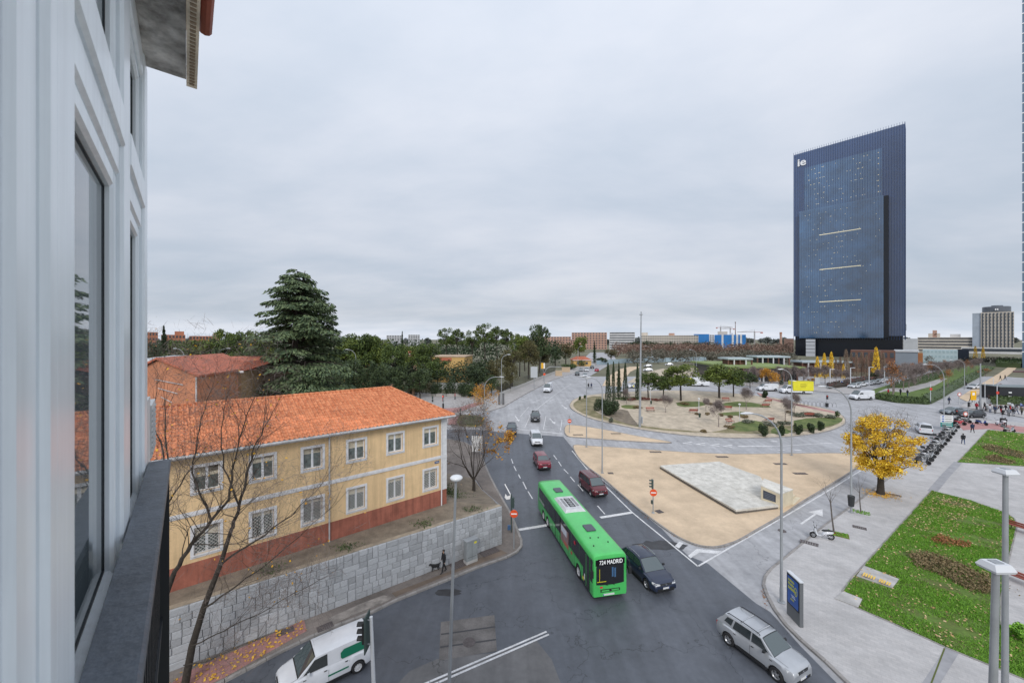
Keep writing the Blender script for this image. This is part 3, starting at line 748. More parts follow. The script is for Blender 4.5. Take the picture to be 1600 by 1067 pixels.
def holed(mb, x0, x1, z0, z1, ops, y, dep, m=0):
    xs = sorted({x0, x1, *[v for o in ops for v in o[:2]]}); zs = sorted({z0, z1, *[v for o in ops for v in o[2:]]})
    for a, b in zip(xs[:-1], xs[1:]):
        for c, d in zip(zs[:-1], zs[1:]):
            if any(o[0] < (a+b)/2 < o[1] and o[2] < (c+d)/2 < o[3] for o in ops): continue
            mb.quad((a, y, c), (b, y, c), (b, y, d), (a, y, d), m)
    for a, b, c, d in ops:
        mb.quad((a, y, c), (a, y, d), (a, y+dep, d), (a, y+dep, c), m); mb.quad((b, y, c), (b, y+dep, c), (b, y+dep, d), (b, y, d), m)
        mb.quad((a, y, d), (b, y, d), (b, y+dep, d), (a, y+dep, d), m); mb.quad((a, y, c), (a, y+dep, c), (b, y+dep, c), (b, y, c), m)
mb = MB(); holed(mb, XL, 0, -.4, EZ, ops, 0, .30)
mb.quad((0, 0, -3), (0, HD, -3), (0, HD, EZ), (0, 0, EZ)); mb.quad((0, HD, -3), (XL, HD, -3), (XL, HD, EZ), (0, HD, EZ)); mb.quad((XL, HD, -3), (XL, 0, -3), (XL, 0, EZ), (XL, HD, EZ))
mb.quad((XL, .3, -.4), (0, .3, -.4), (0, .3, EZ), (XL, .3, EZ))
wallo = mb.build('wall', OCHRE, house)
mb = MB(); mb.span(XL-.02, .035, -.035, -.003, -.5, 1.38); mb.span(.003, .035, 0, HD, -1.5, 1.38); mb.build('plinth', MAROON, house)
mb = MB(); mb.span(XL-.04, -.46, -.07, -.003, 4.22, 4.38); mb.span(XL-.04, -.46, -.05, -.003, 4.38, 4.44); mb.span(XL-.04, -.46, -.05, -.003, 4.16, 4.22); mb.build('string_course', WTRIM, house)
mb = MB(); mb.span(-.45, .05, -.055, -.003, 1.385, EZ-.05); mb.span(.003, .05, 0, .45, 1.385, EZ-.05); mb.span(-.46, .06, -.085, -.003, 4.16, 4.44); mb.build('corner_pilaster', WTRIM, house)
def window_proto(name, zb, zt, grille):
    W2, Hh = .62, zt-zb
    m = MB(); b = .17
    for x0, x1, z0, z1 in ((-W2-b, W2+b, Hh, Hh+b), (-W2-b, W2+b, -b, 0), (-W2-b, -W2, 0, Hh), (W2, W2+b, 0, Hh)): m.span(x0, x1, -.045, -.003, z0, z1)
    w = m.build('window', WTRIM, house)
    m = MB()
    for x0, x1, z0, z1 in ((-W2, W2, Hh-.07, Hh), (-W2, W2, 0, .07), (-W2, -W2+.07, .07, Hh-.07), (W2-.07, W2, .07, Hh-.07), (-.07, .07, .07, Hh-.07)): m.span(x0, x1, .16, .22, z0, z1)
    m.build('sash', WPVC, w)
    for sx in (-1, 1):
        m = MB(); m.span(min(sx*.07, sx*(W2-.07)), max(sx*.07, sx*(W2-.07)), .185, .195, .07, Hh-.07); m.build('pane', CURT, w)
    m = MB(); m.span(-W2-.08, W2+.08, -.10, .2, -.05, -.005); m.build('sill', WTRIM, w)
    if grille:
        m = MB(); st = .21
        k = -W2-Hh
        while k < W2+Hh:
            for sg in (1, -1):
                pts = []
                for t in np.linspace(0, Hh, 25):
                    x = k+t if sg > 0 else -k-t
                    if -W2 <= x <= W2: pts.append((x, .03 if sg > 0 else .045, t))
                if len(pts) > 1: m.tube([pts[0], pts[-1]], .011, 4)
            k += st
        for z in (0.01, Hh-.01): m.tube([(-W2, .037, z), (W2, .037, z)], .014, 4)
        m.build('grille', LATT, w)
    return w
rr = random.Random(5)
wu = window_proto('window', 5.55, 7.02, False); wlw = window_proto('window', 1.78, 3.42, True)
for i, s in enumerate(wc):
    for pr, z in ((wu, 5.55), (wlw, 1.78)):
        w = pr if i == 0 else copytree(pr, house)
        w.location = (-s, 0, z)
        if pr is wlw and i % 3 != 1:
            m = MB(); bh = (.25, .6, .4, .15)[i % 4]; m.span(-.55, .55, .165, .183, 1.57-bh, 1.57); m.build('blind', BLIND, w)
        if pr is wu:
            bh = [.35, .28, .5, .3, .12, .55, .3, .4, .3][i]
            m = MB(); m.span(-.55, .55, .165, .183, 1.47-.07-bh, 1.47-.07); m.build('blind', BLIND, w)
m = MB(); m.span(-1.15, -.7, -.025, -.003, 3.82, 4.03); pl = m.build('name_plate', M('blue_enamel', (0.03, 0.07, 0.2), rough=.3), house)
m = MB(); m.span(-1.10, -.75, -.029, -.026, 3.91, 3.95); m.build('plate_lettering', WTRIM, pl)
for s in (9.83, .52):
    m = MB(); m.tube([(-s, -.45, EZ-.02), (-s, -.12, EZ-.3), (-s, -.11, .35), (-s, -.11, -.05)], .055, 8); 
    for z in (1.5, 3.5, 5.5): m.lathe([(.07, z), (.07, z+.06)], 8, c=(-s, -.11, 0))
    m.build('downspout', ZINC if s > 1 else WTRIM, house, smooth=False)
OH = .55
m = MB()
m.span(XL-OH, OH-.1, -OH+.1, HD+OH-.1, EZ-.06, EZ+.05)
m.build('eave_soffit', WTRIM, house)
m = MB(); m.span(XL-OH, OH, -OH, -OH+.06, EZ-.12, EZ+.13); m.span(OH-.06, OH, -OH+.06, HD+OH, EZ-.12, EZ+.13); m.build('fascia', ZINC, house)
m = MB(); m.tube([(XL-OH, -OH-.05, EZ+.02), (OH+.08, -OH-.05, EZ+.02)], .085, 8); m.tube([(OH+.06, -OH-.05, EZ+.02), (OH+.06, HD+OH, EZ+.02)], .085, 8); m.build('gutter', ZINC, house)
# roof planes
HIP = -3.0
e0, e1, e2, e3 = (OH, -OH, EZ+.07), (OH, HD+OH, EZ+.07), (XL-OH, HD+OH, EZ+.07), (XL-OH, -OH, EZ+.07)
r0, r1 = (HIP, RY, RZ), (XL-OH, RY, RZ)
m = MB(); m.add([e0, e1, e2, e3, r0, r1], [(3, 0, 4, 5), (0, 1, 4), (1, 2, 5, 4), (2, 3, 5)])
roof = m.build('roof', TILED, house)
TW, TL = .30, .42
prof = [(0, 0), (.025, .05), (.075, .078), (.125, .05), (.15, 0), (.225, -.015), (.30, 0)]
tm = MB(); vs = []
for yy, lift in ((0, .045), (TL*1.12, .012)):
    vs += [(x, yy, z+lift) for x, z in prof]
k = len(prof); vs += [(x, 0, z+.045-.03) for x, z in prof]
fs = [(i, i+1, k+i+1, k+i) for i in range(k-1)]+[(2*k+i, 2*k+i+1, i+1, i) for i in range(k-1)]
tm.add(vs, fs)
tmesh = tm.mesh('roof_tile', TILE, smooth=True, angle=50)
def slope_tiles(origin, xd, yd, width, length, inside):
    xd = Vector(xd).normalized(); yd = Vector(yd).normalized(); zd = xd.cross(yd); res = []
    Mx = Matrix((xd, yd, zd)).transposed()
    for r_ in range(int(length/TL)+1):
        for c in range(int(width/TW)+1):
            u, v_ = c*TW, r_*TL
            if inside(u+TW/2, v_+TL/2): res.append((Vector(origin)+xd*u+yd*v_+zd*.02, Mx))
    return res
yd = (Vector((0, RY, RZ))-Vector((0, -OH, EZ+.07))); SL = yd.length; wf = OH-(XL-OH)
hipf = (OH-HIP)/SL
tl = slope_tiles((XL-OH, -OH, EZ+.07), (1, 0, 0), yd, wf, SL, lambda u, v_: v_ < SL and u < wf-v_*hipf)
hd_ = Vector((HIP, RY, RZ))-Vector((OH, RY, EZ+.07)); SH = hd_.length; HW = HD+2*OH
tl += slope_tiles((OH, -OH, EZ+.07), (0, 1, 0), hd_, HW, SH, lambda u, v_: v_ < SH and (v_*(RY+OH)/SH) < u < HW-(v_*(RY+OH)/SH))
HM = Matrix.Translation((-5.9, 34.6, HZ)) @ Matrix.Rotation(HA, 4, 'Z')
def tdist(t):
    p = HM @ t[0]; px = CX+FPX*p.x/p.y
    return (p-Vector((0, 0, EYE))).length+(1000 if px < 250 else 0)
tl.sort(key=tdist)
rest = MB(); rt = random.Random(2)
for i, (p, mx) in enumerate(tl):
    jz = rt.uniform(-.008, .012); q = Matrix.Translation(p+mx @ Vector((0, rt.uniform(-.015, .015), jz))) @ mx.to_4x4() @ Matrix.Rotation(rt.uniform(-.03, .03), 4, 'Z')
    if i < 296:
        o = link('roof_tile', tmesh, roof); o.matrix_local = q
    else:
        st = len(rest.V); rest.V += [tuple(q @ Vector(v_)) for v_ in tm.V]
        rest.F += [tuple(a+st for a in f) for f in tm.F]; rest.I += [0]*len(tm.F)
link('tile_field', rest.mesh('tile_field', TILE, smooth=True, angle=50), roof, kind='stuff')
m = MB()
def ridge(a, b):
    a, b = Vector(a), Vector(b); n = int((b-a).length/.4)
    for i in range(n):
        p, q = a.lerp(b, i/n), a.lerp(b, (i+1.12)/n); m.tube([p, q], [.13, .105], 8)
up = Vector((0, 0, .05))
ridge(Vector(r1)+up, Vector(r0)+up); ridge(Vector(e0)+up, Vector(r0)+up); ridge(Vector(e1)+up, Vector(r0)+up)
m.build('ridge_tiles', TILE, roof, smooth=True, kind='stuff')

# ================================================================== the window bay and balcony this view is taken from
FA = R(130)
FRAMEW = M('white_lacquer', (0.86, 0.92, 0.97), rough=0.3, var=0.04, scale=3, spec=0.5)
streaks(FRAMEW, 0.10, 14, 0.5)
RAILM = M('slate_paint', (0.075, 0.088, 0.108), rough=0.45, var=0.25, scale=9, bump=0.15, bscale=40, fine=0.15)
RAILD = M('black_bars', (0.022, 0.025, 0.03), rough=0.5)
PANEG = M('window_pane', (0.10, 0.125, 0.14), rough=0.02, spec=0.9, ior=2.0)
fac = thing('window_bay', 'white framed window bay running along the left edge of the view', 'window', (0, 0, EYE), FA)
# local x runs along the front (s), local -y points out over the street; y = .21 is the frame face
def fr(s0, s1, z0, z1, face=.21, th=.09, name='frame', mat=None, bev=.012, parent=None):
    """moulded member: box with chamfered outer edges"""
    m = MB(); y0, y1 = face, face+th
    vs = [(s0, y1, z0), (s1, y1, z0), (s1, y1, z1), (s0, y1, z1), (s0, y0+bev, z0), (s1, y0+bev, z0), (s1, y0+bev, z1), (s0, y0+bev, z1),
          (s0+bev, y0, z0+bev), (s1-bev, y0, z0+bev), (s1-bev, y0, z1-bev), (s0+bev, y0, z1-bev)]
    m.add(vs, [(8, 9, 10, 11), (4, 5, 9, 8), (5, 6, 10, 9), (6, 7, 11, 10), (7, 4, 8, 11), (0, 1, 5, 4), (1, 2, 6, 5), (2, 3, 7, 6), (3, 0, 4, 7)])
    return m.build(name, mat or FRAMEW, parent or fac)
ZB, ZTP = -1.15, 1.83
# vertical posts
for s0, s1, f_ in ((.55, .72, .21), (1.0, 1.13, .215), (1.14, 1.215, .203), (1.235, 1.42, .21), (2.36, 2.62, .21), (3.40, 3.64, .208)):
    fr(s0, s1, ZB, ZTP, f_, .12, 'post')
def lite(s0, s1, z0, z1, face, name='sash', t=.075):
    m = MB()
    o = fr(s0, s0+t, z0, z1, face, .06, name); fr(s1-t, s1, z0, z1, face, .06, 'stile', parent=o); fr(s0+t, s1-t, z1-t, z1, face, .06, 'rail', parent=o); fr(s0+t, s1-t, z0, z0+t, face, .06, 'rail', parent=o)
    m.span(s0+t*.7, s1-t*.7, face+.03, face+.034, z0+t*.7, z1-t*.7); m.build('pane', PANEG, o); m = MB(); q = .008; y0, y1 = face+.026, face+.0295; a, b, c, d = s0+t-.001, s1-t+.001, z0+t-.001, z1-t+.001
    m.span(a, a+q, y0, y1, c, d); m.span(b-q, b, y0, y1, c, d); m.span(a+q, b-q, y0, y1, c, c+q); m.span(a+q, b-q, y0, y1, d-q, d); m.build('gasket', RAILD, o)
for s0, s1 in ((-.4, 1.0), (1.42, 2.36), (2.62, 3.40)):
    lite(s0+.01, s1-.01, -1.02, .70, .232)
    fr(s0, s1, .70, .83, .222, .08, 'transom'); fr(s0-.02, s1+.02, .83, 1.0, .205, .1, 'transom')
    lite(s0+.01, s1-.01, 1.0, 1.66, .232, t=.06)
    fr(s0, s1, 1.66, ZTP, .215, .1, 'head'); fr(s0, s1, ZB, -1.02, .215, .12, 'bottom_rail')
ob = thing('own_building', 'pale building corner with stained eave that the white windows belong to', 'building', (0, 0, 0), FA)
OWNW = M('own_wall', (0.60, 0.58, 0.55), rough=0.9, var=0.12, scale=.6)
m = MB(); m.span(-6, 3.60, .32, 9, 0, EYE+2.6); m.span(-6, 3.56, .214, .318, 0, EYE-1.16); m.build('wall', OWNW, ob)
SOFF = M('stained_soffit', (0.40, 0.385, 0.37), rough=0.95, var=0.5, scale=5.0, bump=0.8, bscale=14, col2=(0.86, 0.85, 0.83))
m = MB(); m.span(-6, 3.58, .005, .32, EYE+1.835, EYE+1.90); m.build('eave_soffit', SOFF, ob)
CORN = M('peeling_cornice', (0.80, 0.70, 0.56), rough=0.9, var=0.25, scale=6, bump=.3, bscale=25)
m = MB(); m.span(-6, 3.60, -.055, .004, EYE+1.80, EYE+1.97); cor = m.build('cornice', CORN, ob)
m = MB()
for i in range(150): m.span(-2.2+i*.0385, -2.2+i*.0385+.016, -.040, -.012, EYE+1.792, EYE+1.801)
m.build('dentil', M('cornice_slots', (0.33, 0.25, 0.18), rough=.95), cor)
m = MB(); m.span(-6, 3.56, .01, .31, EYE+1.905, EYE+2.05); m.build('eave_top', TILED, ob)
m = MB(); m.tube([(-6, -.095, EYE+2.14), (3.42, -.095, EYE+2.14)], .04, 10); m.tube([(-6, -.07, EYE+2.19), (3.40, -.07, EYE+2.19)], .05, 10); m.tube([(-6, -.03, EYE+2.21), (3.40, -.03, EYE+2.21)], .05, 10); m.span(-6, 3.38, -.02, .4, EYE+2.06, EYE+2.2)
m.build('eave_tile', M('red_gutter', (0.30, 0.085, 0.055), rough=.6, var=.2, scale=6), ob)
rl_ = thing('balcony_railing', 'dark slate-coloured balcony railing in the near left foreground', 'railing', (0, 0, EYE), FA)
m = MB()
m.add([(-.6, .203, -.84), (3.63, .203, -.84), (3.63, .095, -.84), (-.6, .095, -.84), (-.6, .203, -.885), (3.63, .203, -.885), (3.63, .087, -.885), (-.6, .087, -.885), (-.6, .087, -.848), (3.63, .087, -.848)],
      [(3, 2, 1, 0), (8, 9, 2, 3), (7, 6, 9, 8), (4, 5, 6, 7), (0, 1, 5, 4), (1, 2, 9, 6, 5), (0, 4, 7, 8, 3)])
m.build('handrail', RAILM, rl_)
bmh = MB(); bmh.span(-.011, .011, -.011, .011, -1.05, 0); bmesh_ = bmh.mesh('baluster', RAILD)
for i in range(36): link('baluster', bmesh_, rl_, (-.2+i*.105, .15, -.885))
m = MB(); m.span(3.60, 3.63, .095, .32, -18, -.89); m.span(-.6, 3.60, .175, .20, -2.6, -.95); m.build('side_panel', RAILD, rl_)
m = MB(); m.span(-.6, 3.62, .13, .17, -1.96, -1.92); m.build('bottom_rail', RAILD, rl_)
m = MB(); m.span(-1, 3.58, .17, .213, EYE-2.12, EYE-1.98); m.build('balcony_slab', RAILD, ob)
ac = thing('air_conditioner', 'white outdoor air conditioning unit at the end of the white window bay', 'air conditioner', (0, 0, EYE), FA)
ACM = M('ac_casing', (0.62, 0.63, 0.63), rough=.5, var=.08, scale=4)
m = MB(); m.span(3.72, 3.98, .212, .95, -.92, -.43); m.build('casing', ACM, ac)
m = MB(); m.span(3.99, 4.42, .205, .95, -.90, -.50); m.build('front_casing', ACM, ac)
m = MB()
for k in range(9): m.span(4.0, 4.4, .198, .206, -.87+k*.04, -.855+k*.04)
m.build('louvre', M('ac_grey', (0.42, 0.43, 0.43), rough=.6), ac)
m = MB(); m.span(3.65, 4.4, .25, .29, -.98, -.93); m.span(3.65, 4.4, .8, .84, -.98, -.93); m.build('bracket', ZINC, ac)
# ================================================================== the glass tower
TG = M('tower_dark_glass', (0.050, 0.095, 0.215), rough=0.12, spec=0.6, ior=1.8, var=0.15, scale=0.05)
TGL = M('tower_blue_glass', (0.030, 0.100, 0.21), rough=0.07, spec=0.7, ior=1.9, var=0.3, scale=0.08, col2=(0.055, 0.16, 0.33))
TFIN = M('tower_fin', (0.055, 0.095, 0.215), rough=0.4, metal=0.2)
TBND = M('tower_band', (0.036, 0.118, 0.265), rough=0.3, spec=0.6)
TBASE = M('tower_base', (0.010, 0.013, 0.022), rough=0.25)
LITW = M('lit_ceiling_light', (0.9, 0.82, 0.58), emit=0.25, rough=0.5)
WHITESIGN = M('white_sign', (0.85, 0.86, 0.88), rough=0.5)
TA = math.atan2(-.729, .685)
tw = thing('glass_tower', 'tall dark blue glass office tower with white letters near its top left corner', 'tower', (248, 341, 3.5), TA)
TL_, TD_, TH_ = 68.6, 16.0, 177.5
m = MB(); m.span(0, TL_, 0, TD_, 17, TH_-1.2); m.build('shaft', TG, tw)
m = MB(); m.span(1, TL_-1, 1, TD_-1, -.5, 17.0); m.build('base', TBASE, tw)
m = MB()
for i in range(int(TL_/1.5)+1):
    x = .1+i*1.5; m.span(x-.1, x+.1, -.4, -.003, 14, TH_+.6)
m.build('front_fins', TFIN, tw, kind='stuff')
m = MB()
for i in range(9): m.span(TL_+.003, TL_+.4, .4+i*1.9, .62+i*1.9, 14, TH_+.4)
m.build('side_fins', TFIN, tw, kind='stuff')
m = MB(); m.span(7.8, 56.3, -.22, -.02, 124, 162.5); up_ = m.build('upper_glazing', TGL, tw)
m = MB(); m.span(4.6, 57.4, -3.6, -.41, 15.5, 123.8); m.span(4.6, 57.4, -3.6, -3.2, 123.81, 124.6); vol = m.build('projecting_glazing', TGL, tw)
m = MB()
for i in range(36):
    x = 5.0+i*1.5
    if x < 57.3: m.span(x-.05, x+.05, -3.75, -3.603, 15.6, 123.7)
m.build('mullions', TFIN, vol, kind='stuff')
m = MB(); m.span(57.41, 60.2, -3.3, -.45, 15.5, 124.2); m.build('side_panel', TBASE, vol)  # near-black box: shade of the volume's right side put into its colour
for z in (101.5, 72.5, 45.5):
    m = MB(); m.span(18.5, 44.5, -3.82, -3.76, z, z+.55); m.build('light_strip', LITW, vol)
rt = random.Random(9); m = MB()
for k in range(150):
    fl_ = rt.randrange(24); x = rt.gauss(27, 9) if rt.random() < .8 else rt.uniform(6, 56)
    if 6 < x < 56: m.span(x, x+rt.uniform(.3, .6), -3.80, -3.72, 17.6+fl_*4.35+2.4, 17.6+fl_*4.35+2.65)
for k in range(110):
    fl_ = rt.randrange(8); x = rt.choice((rt.gauss(17, 5), rt.gauss(40, 7), 54))
    if 8.5 < x < 56: m.span(x, x+rt.uniform(.3, .7), -.42, -.36, 126.6+fl_*4.35+2.4, 126.6+fl_*4.35+2.7)
m.build('ceiling_lights', LITW, tw, kind='stuff')
m = MB(); m.span(10.0, 16.2, -7.5, -5.5, 0, 14.5); m.build('white_stair_panel', M('grey_white_panel', (0.55, 0.57, 0.62), rough=.4), tw)
m = MB()
for z in (3.2, 6.2, 9.1, 12): m.span(9.98, 16.22, -7.54, -7.47, z, z+.35)
m.build('panel_joint', TBASE, tw)
lm = Matrix.Translation((5.9, -.62, TH_-9.6)) @ Matrix.Rotation(R(90), 4, 'X')
text_mesh('ie', 9.0, WHITESIGN, 'sign_lettering', tw, lm, .12, 1.0, .22)
m = MB(); m.span(TL_+.5, TL_+.8, 9.6, 13.6, 21.5, 26.0)
for k in range(3): m.span(TL_+.5, TL_+.8, 4.5+k*1.6, 5.6+k*1.6, 22.2, 25.2)
m.build('side_sign', WHITESIGN, tw)

# ================================================================== far buildings
def mcol(name, c, **k): return M(name, c, rough=k.pop('rough', .85), var=.12, scale=.12, **k)
DARKW = M('far_window', (0.06, 0.07, 0.085), rough=.25)
CREAMW = mcol('cream_wall', (0.55, 0.50, 0.44)); WHW = mcol('white_wall', (0.62, 0.62, 0.63)); BRK = mcol('orange_brick', (0.42, 0.175, 0.105)); BRK2 = mcol('pink_brick', (0.45, 0.28, 0.22))
BLUEC = mcol('blue_cladding', (0.03, 0.18, 0.48)); BRWN = mcol('brown_cladding', (0.15, 0.075, 0.055)); GRYC = mcol('grey_cladding', (0.22, 0.255, 0.30)); PALEG = mcol('pale_glazing', (0.42, 0.52, 0.56), rough=.3)
REDR = M('red_metal_roof', (0.47, 0.145, 0.085), rough=.7, var=.12, scale=.4)
def block(name, label, cat, px0, px1, pyt, d, depth, wall, floors=0, cols=0, win=DARKW, group=None, rz=0.0, base=3.4, roof=None, fh=None, style='cells', boxes=()):
    X0, X1 = (px0-CX)/FPX*d, (px1-CX)/FPX*d; w = X1-X0; H_ = ZT(pyt, d)-base
    if not rz: rz = -math.atan2((X0+X1)/2, d); w *= math.cos(rz)          # far blocks face the square
    t = thing(name, label, cat, ((X0+X1)/2, d, base), rz, group)
    m = MB(); m.span(-w/2, w/2, 0, depth, -1, H_); m.build('wall', wall, t)
    if floors:
        fh_ = H_/floors
        for f in range(floors):
            m = MB(); z0 = f*fh_+fh_*.38; z1 = f*fh_+fh_*.82
            if style == 'band': m.span(-w/2*.97, w/2*.97, -.12, -.01, z0, z1)
            else:
                cw = w/cols
                for c in range(cols): m.span(-w/2+cw*(c+.22), -w/2+cw*(c+.78), -.12, -.01, z0, z1)
            m.build('window_row', win, t, kind='stuff')
    if roof is not None:
        m = MB(); m.span(-w/2-.4, w/2+.4, -.4, depth+.4, H_+.005, H_+.8); m.build('roof', roof, t)
    for (u0, u1, hh, mt) in boxes:
        m = MB(); m.span(-w/2+u0*w, -w/2+u1*w, depth*.2, depth*.8, H_+.01, H_+hh); m.build('rooftop_box', mt, t)
    return t
# central skyline
block('apartment_block', 'long pale apartment block with flat roof at centre horizon', 'building', 1000, 1090, 524, 520, 14, CREAMW, 6, 24, boxes=((.0, .12, 4, CREAMW), (.5, .6, 3, BRK2)))
block('apartment_block', 'striped white apartment block left of tall mast', 'building', 952, 992, 519, 470, 14, WHW, 8, 8, style='band')
block('apartment_block', 'pinkish apartment slab on horizon above far end of main road', 'building', 893, 948, 519.5, 560, 14, BRK2, 7, 12)
block('apartment_block', 'low brick apartments behind trees left of far main road', 'building', 838, 892, 526, 480, 14, BRK2, 6, 12)
block('hospital_wing', 'blue clad hospital wing right of pale apartment block', 'building', 1084, 1108, 522, 640, 18, BLUEC)
hb = block('hospital_wing', 'large blue and white hospital block under the cranes', 'building', 1116, 1165, 523, 640, 22, BLUEC, boxes=((.1, .42, 5.5, CREAMW), (.5, .6, 3, WHW)))
for u in (-.27, .06, .2, .32):
    m = MB(); m.span(u*45, u*45+2.8, -.3, -.02, 0, 22.5); m.build('white_pier', WHW, hb)
block('hospital_wing', 'pale hospital wing between two blue blocks on horizon', 'building', 1105, 1116, 523, 655, 14, WHW, 6, 3)
block('water_tower', 'square pinkish tower block beside left foot of glass tower', 'building', 1225, 1240, 529, 420, 10, BRK2)
m_ch = thing('chimney', 'slender brick chimney on horizon left of glass tower', 'chimney', P(1220, 540, 520).to_tuple()); m_ch.location.z = 3.4
m = MB(); m.lathe([(1.7, 0), (1.2, 20), (1.4, 20.3), (1.4, 22)], 10); m.build('stack', BRK2, m_ch)
m = MB(); m.lathe([(1.45, 22.02), (1.45, 24)], 10); m.build('cap', BRK, m_ch)
# left skyline
block('brick_apartments', 'dark brick apartment block at far left beside white window bay', 'building', 218, 247, 519, 250, 14, BRK, 6, 6)
block('brick_apartments', 'orange brick block right of tall far fir at left', 'building', 252, 290, 523, 265, 14, BRK, 5, 7, boxes=((.55, .95, 2.4, BRK),))
block('brick_apartments', 'orange brick apartment row behind pines left of cedar', 'building', 296, 336, 525, 280, 14, BRK, 5, 8)
block('brick_apartments', 'small orange brick block just left of big cedar', 'building', 333, 344, 521, 230, 10, BRK2, 5, 3)
block('apartment_tower', 'grey apartment towers on far horizon right of cedar', 'building', 604, 628, 524, 600, 14, mcol('grey_white', (0.45, 0.46, 0.48)), 9, 6)
block('apartment_tower', 'grey apartment towers on far horizon behind thin spruce', 'building', 638, 656, 523, 600, 14, mcol('grey_white', (0.45, 0.46, 0.48)), 9, 5)
# right skyline
block('hospital_building', 'low white hospital building with window rows between the two towers', 'building', 1432, 1520, 527, 430, 25, CREAMW, 5, 22, style='band', boxes=((.2, .42, 4.5, CREAMW), (.28, .36, 8, BRK2), (.6, .78, 3.5, WHW)))
block('hospital_building', 'plain pale grey wing touching right edge of glass tower', 'building', 1411, 1434, 529, 415, 18, mcol('pale_grey', (0.50, 0.52, 0.55)))
ht = block('hotel_tower', 'pale high-rise hotel with dark vertical window strips and dark crown', 'building', 1532, 1584, 487.5, 400, 24, CREAMW)
hw = (1584-1532)/FPX*400*.624; HH_ = ZT(487.5, 400)-3.4
for i in range(9):
    m = MB(); x = -hw/2+hw*(i+.35)/9; m.span(x, x+hw*.035, -.5, -.01, 5, HH_-1); m.build('window_strip', DARKW, ht)
    for f in range(0):
        pass
m = MB()
for i in range(9):
    for f in range(11): m.span(-hw/2+hw*(i+.52)/9, -hw/2+hw*(i+.86)/9, -.3, -.02, 5.5+f*3.45, 7.3+f*3.45)
m.build('windows', mcol('hotel_glass', (0.16, 0.19, 0.23), rough=.3), ht, kind='stuff')
m = MB(); m.span(-hw/2-5.8, -hw/2-.02, 1, 20, -1, HH_-.5); sw_ = m.build('side_wing', mcol('bluish_wall', (0.36, 0.41, 0.48)), ht)
m = MB(); m.lathe([(9.3, HH_+.01), (9.6, HH_+1), (9.6, HH_+5.5), (9.1, HH_+6)], 28, c=(-.5, 10, 0)); crn = m.build('crown', mcol('crown_dark', (0.12, 0.135, 0.16), rough=.4), ht)
m = MB(); m.lathe([(4, HH_+6.02), (4, HH_+7.2)], 14, c=(0, 10, 0)); m.build('roof_cap', mcol('crown_dark', (0.12, 0.135, 0.16), rough=.4), crn)
m = MB()
for k in range(6): m.span(-6.6+k*1.3, -5.7+k*1.3, -.4+max(0, 4-k)*1.1, -.1+max(0, 4-k)*1.1, HH_+1.8, HH_+3.6)
m.build('sign_lettering', WHITESIGN, crn)
gb = block('low_annex', 'long low white podium in front of pale hotel', 'building', 1500, 1597, 543, 385, 12, WHW, 1, 14, style='band')
# the edge of a second tower at the right margin
X_ = (1597.2-CX)/FPX*195
ot = thing('edge_tower', 'pale blue glass tower edge at the far right margin', 'tower', (X_, 195, 3.4), R(-56))
m = MB(); m.span(0, 42, 0, 42, -1, 230); m.build('shaft', M('edge_glass', (0.10, 0.17, 0.26), rough=.12, ior=1.8), ot)
m = MB()
for f in range(44): m.span(-.12, 42, -.2, -.01, 8+f*5, 8.5+f*5)
m.build('floor_bands', WHITESIGN, ot, kind='stuff')
# podium and pavilions at the tower foot
def pav(label, px0, px1, pyt, pyb, d, depth, roofm, wallm, ncol=6, base=None):
    X0, X1 = (px0-CX)/FPX*d, (px1-CX)/FPX*d; w = X1-X0; zt, zb = ZT(pyt, d), (ZT(pyb, d) if base is None else base)
    t = thing('pavilion', label, 'pavilion', ((X0+X1)/2, d, zb), R(-4)); H_ = zt-zb
    m = MB(); m.span(-w/2, w/2, 0, depth, H_-.6, H_); m.build('roof', roofm, t)
    m = MB(); m.span(-w/2+1.5, w/2-1.5, 1.6, depth-.5, -1, H_-.605); m.build('glass_wall', wallm, t)
    for i in range(ncol):
        m = MB(); x = -w/2+.3+(w-.6)*i/(ncol-1); m.span(x-.2, x+.2, .15, .55, -1, H_-.605); m.build('column', WHW if i % 2 else BRWN, t)
    return t
PALER = mcol('pale_roof', (0.40, 0.47, 0.50), rough=.5); DKG = M('shop_glass', (0.03, 0.035, 0.04), rough=.2); GRNR = mcol('green_roof', (0.20, 0.26, 0.09))
pav('small pavilion with pale roof and brown posts on terrace left of tower foot', 1138, 1176, 559.5, 0, 140, 8, PALER, BRWN, 5, base=8.4)
pav('glass pavilion with pale flat roof at tower foot', 1184, 1234, 556.5, 0, 150, 8, PALER, DKG, 7, base=8.4)
pav('long dark podium with green planted roof edge below the tower', 1142, 1256, 573, 0, 130, 34, GRNR, DKG, 12, base=3.55)
pav('pale lattice canopy with brown columns in front of tower', 1255, 1330, 564.5, 0, 150, 8, PALER, BRWN, 9, base=3.55)
block('brown_building', 'brown clad low building right of tower foot behind bare poplars', 'building', 1328, 1398, 547.5, 168, 12, BRWN, 2, 7)
block('grey_pavilion', 'grey metal clad low building with white roof edge beside brown building', 'building', 1398, 1434, 550, 178, 14, GRYC, roof=mcol('pale_roof2', (0.5, 0.52, 0.55)))
block('glass_hall', 'low hall with pale green gridded glazing right of grey building', 'building', 1441, 1496, 546.5, 225, 16, PALEG, 3, 9, win=mcol('pane_green', (0.35, 0.46, 0.50), rough=.2))
block('orange_block', 'narrow orange clad block between grey building and glazed hall', 'building', 1433, 1442, 552, 185, 8, mcol('orange_clad', (0.36, 0.15, 0.06)))
block('dark_annex', 'small dark blue box building right of the glazed hall', 'building', 1495, 1514, 546, 235, 10, mcol('navy_clad', (0.045, 0.055, 0.075)))
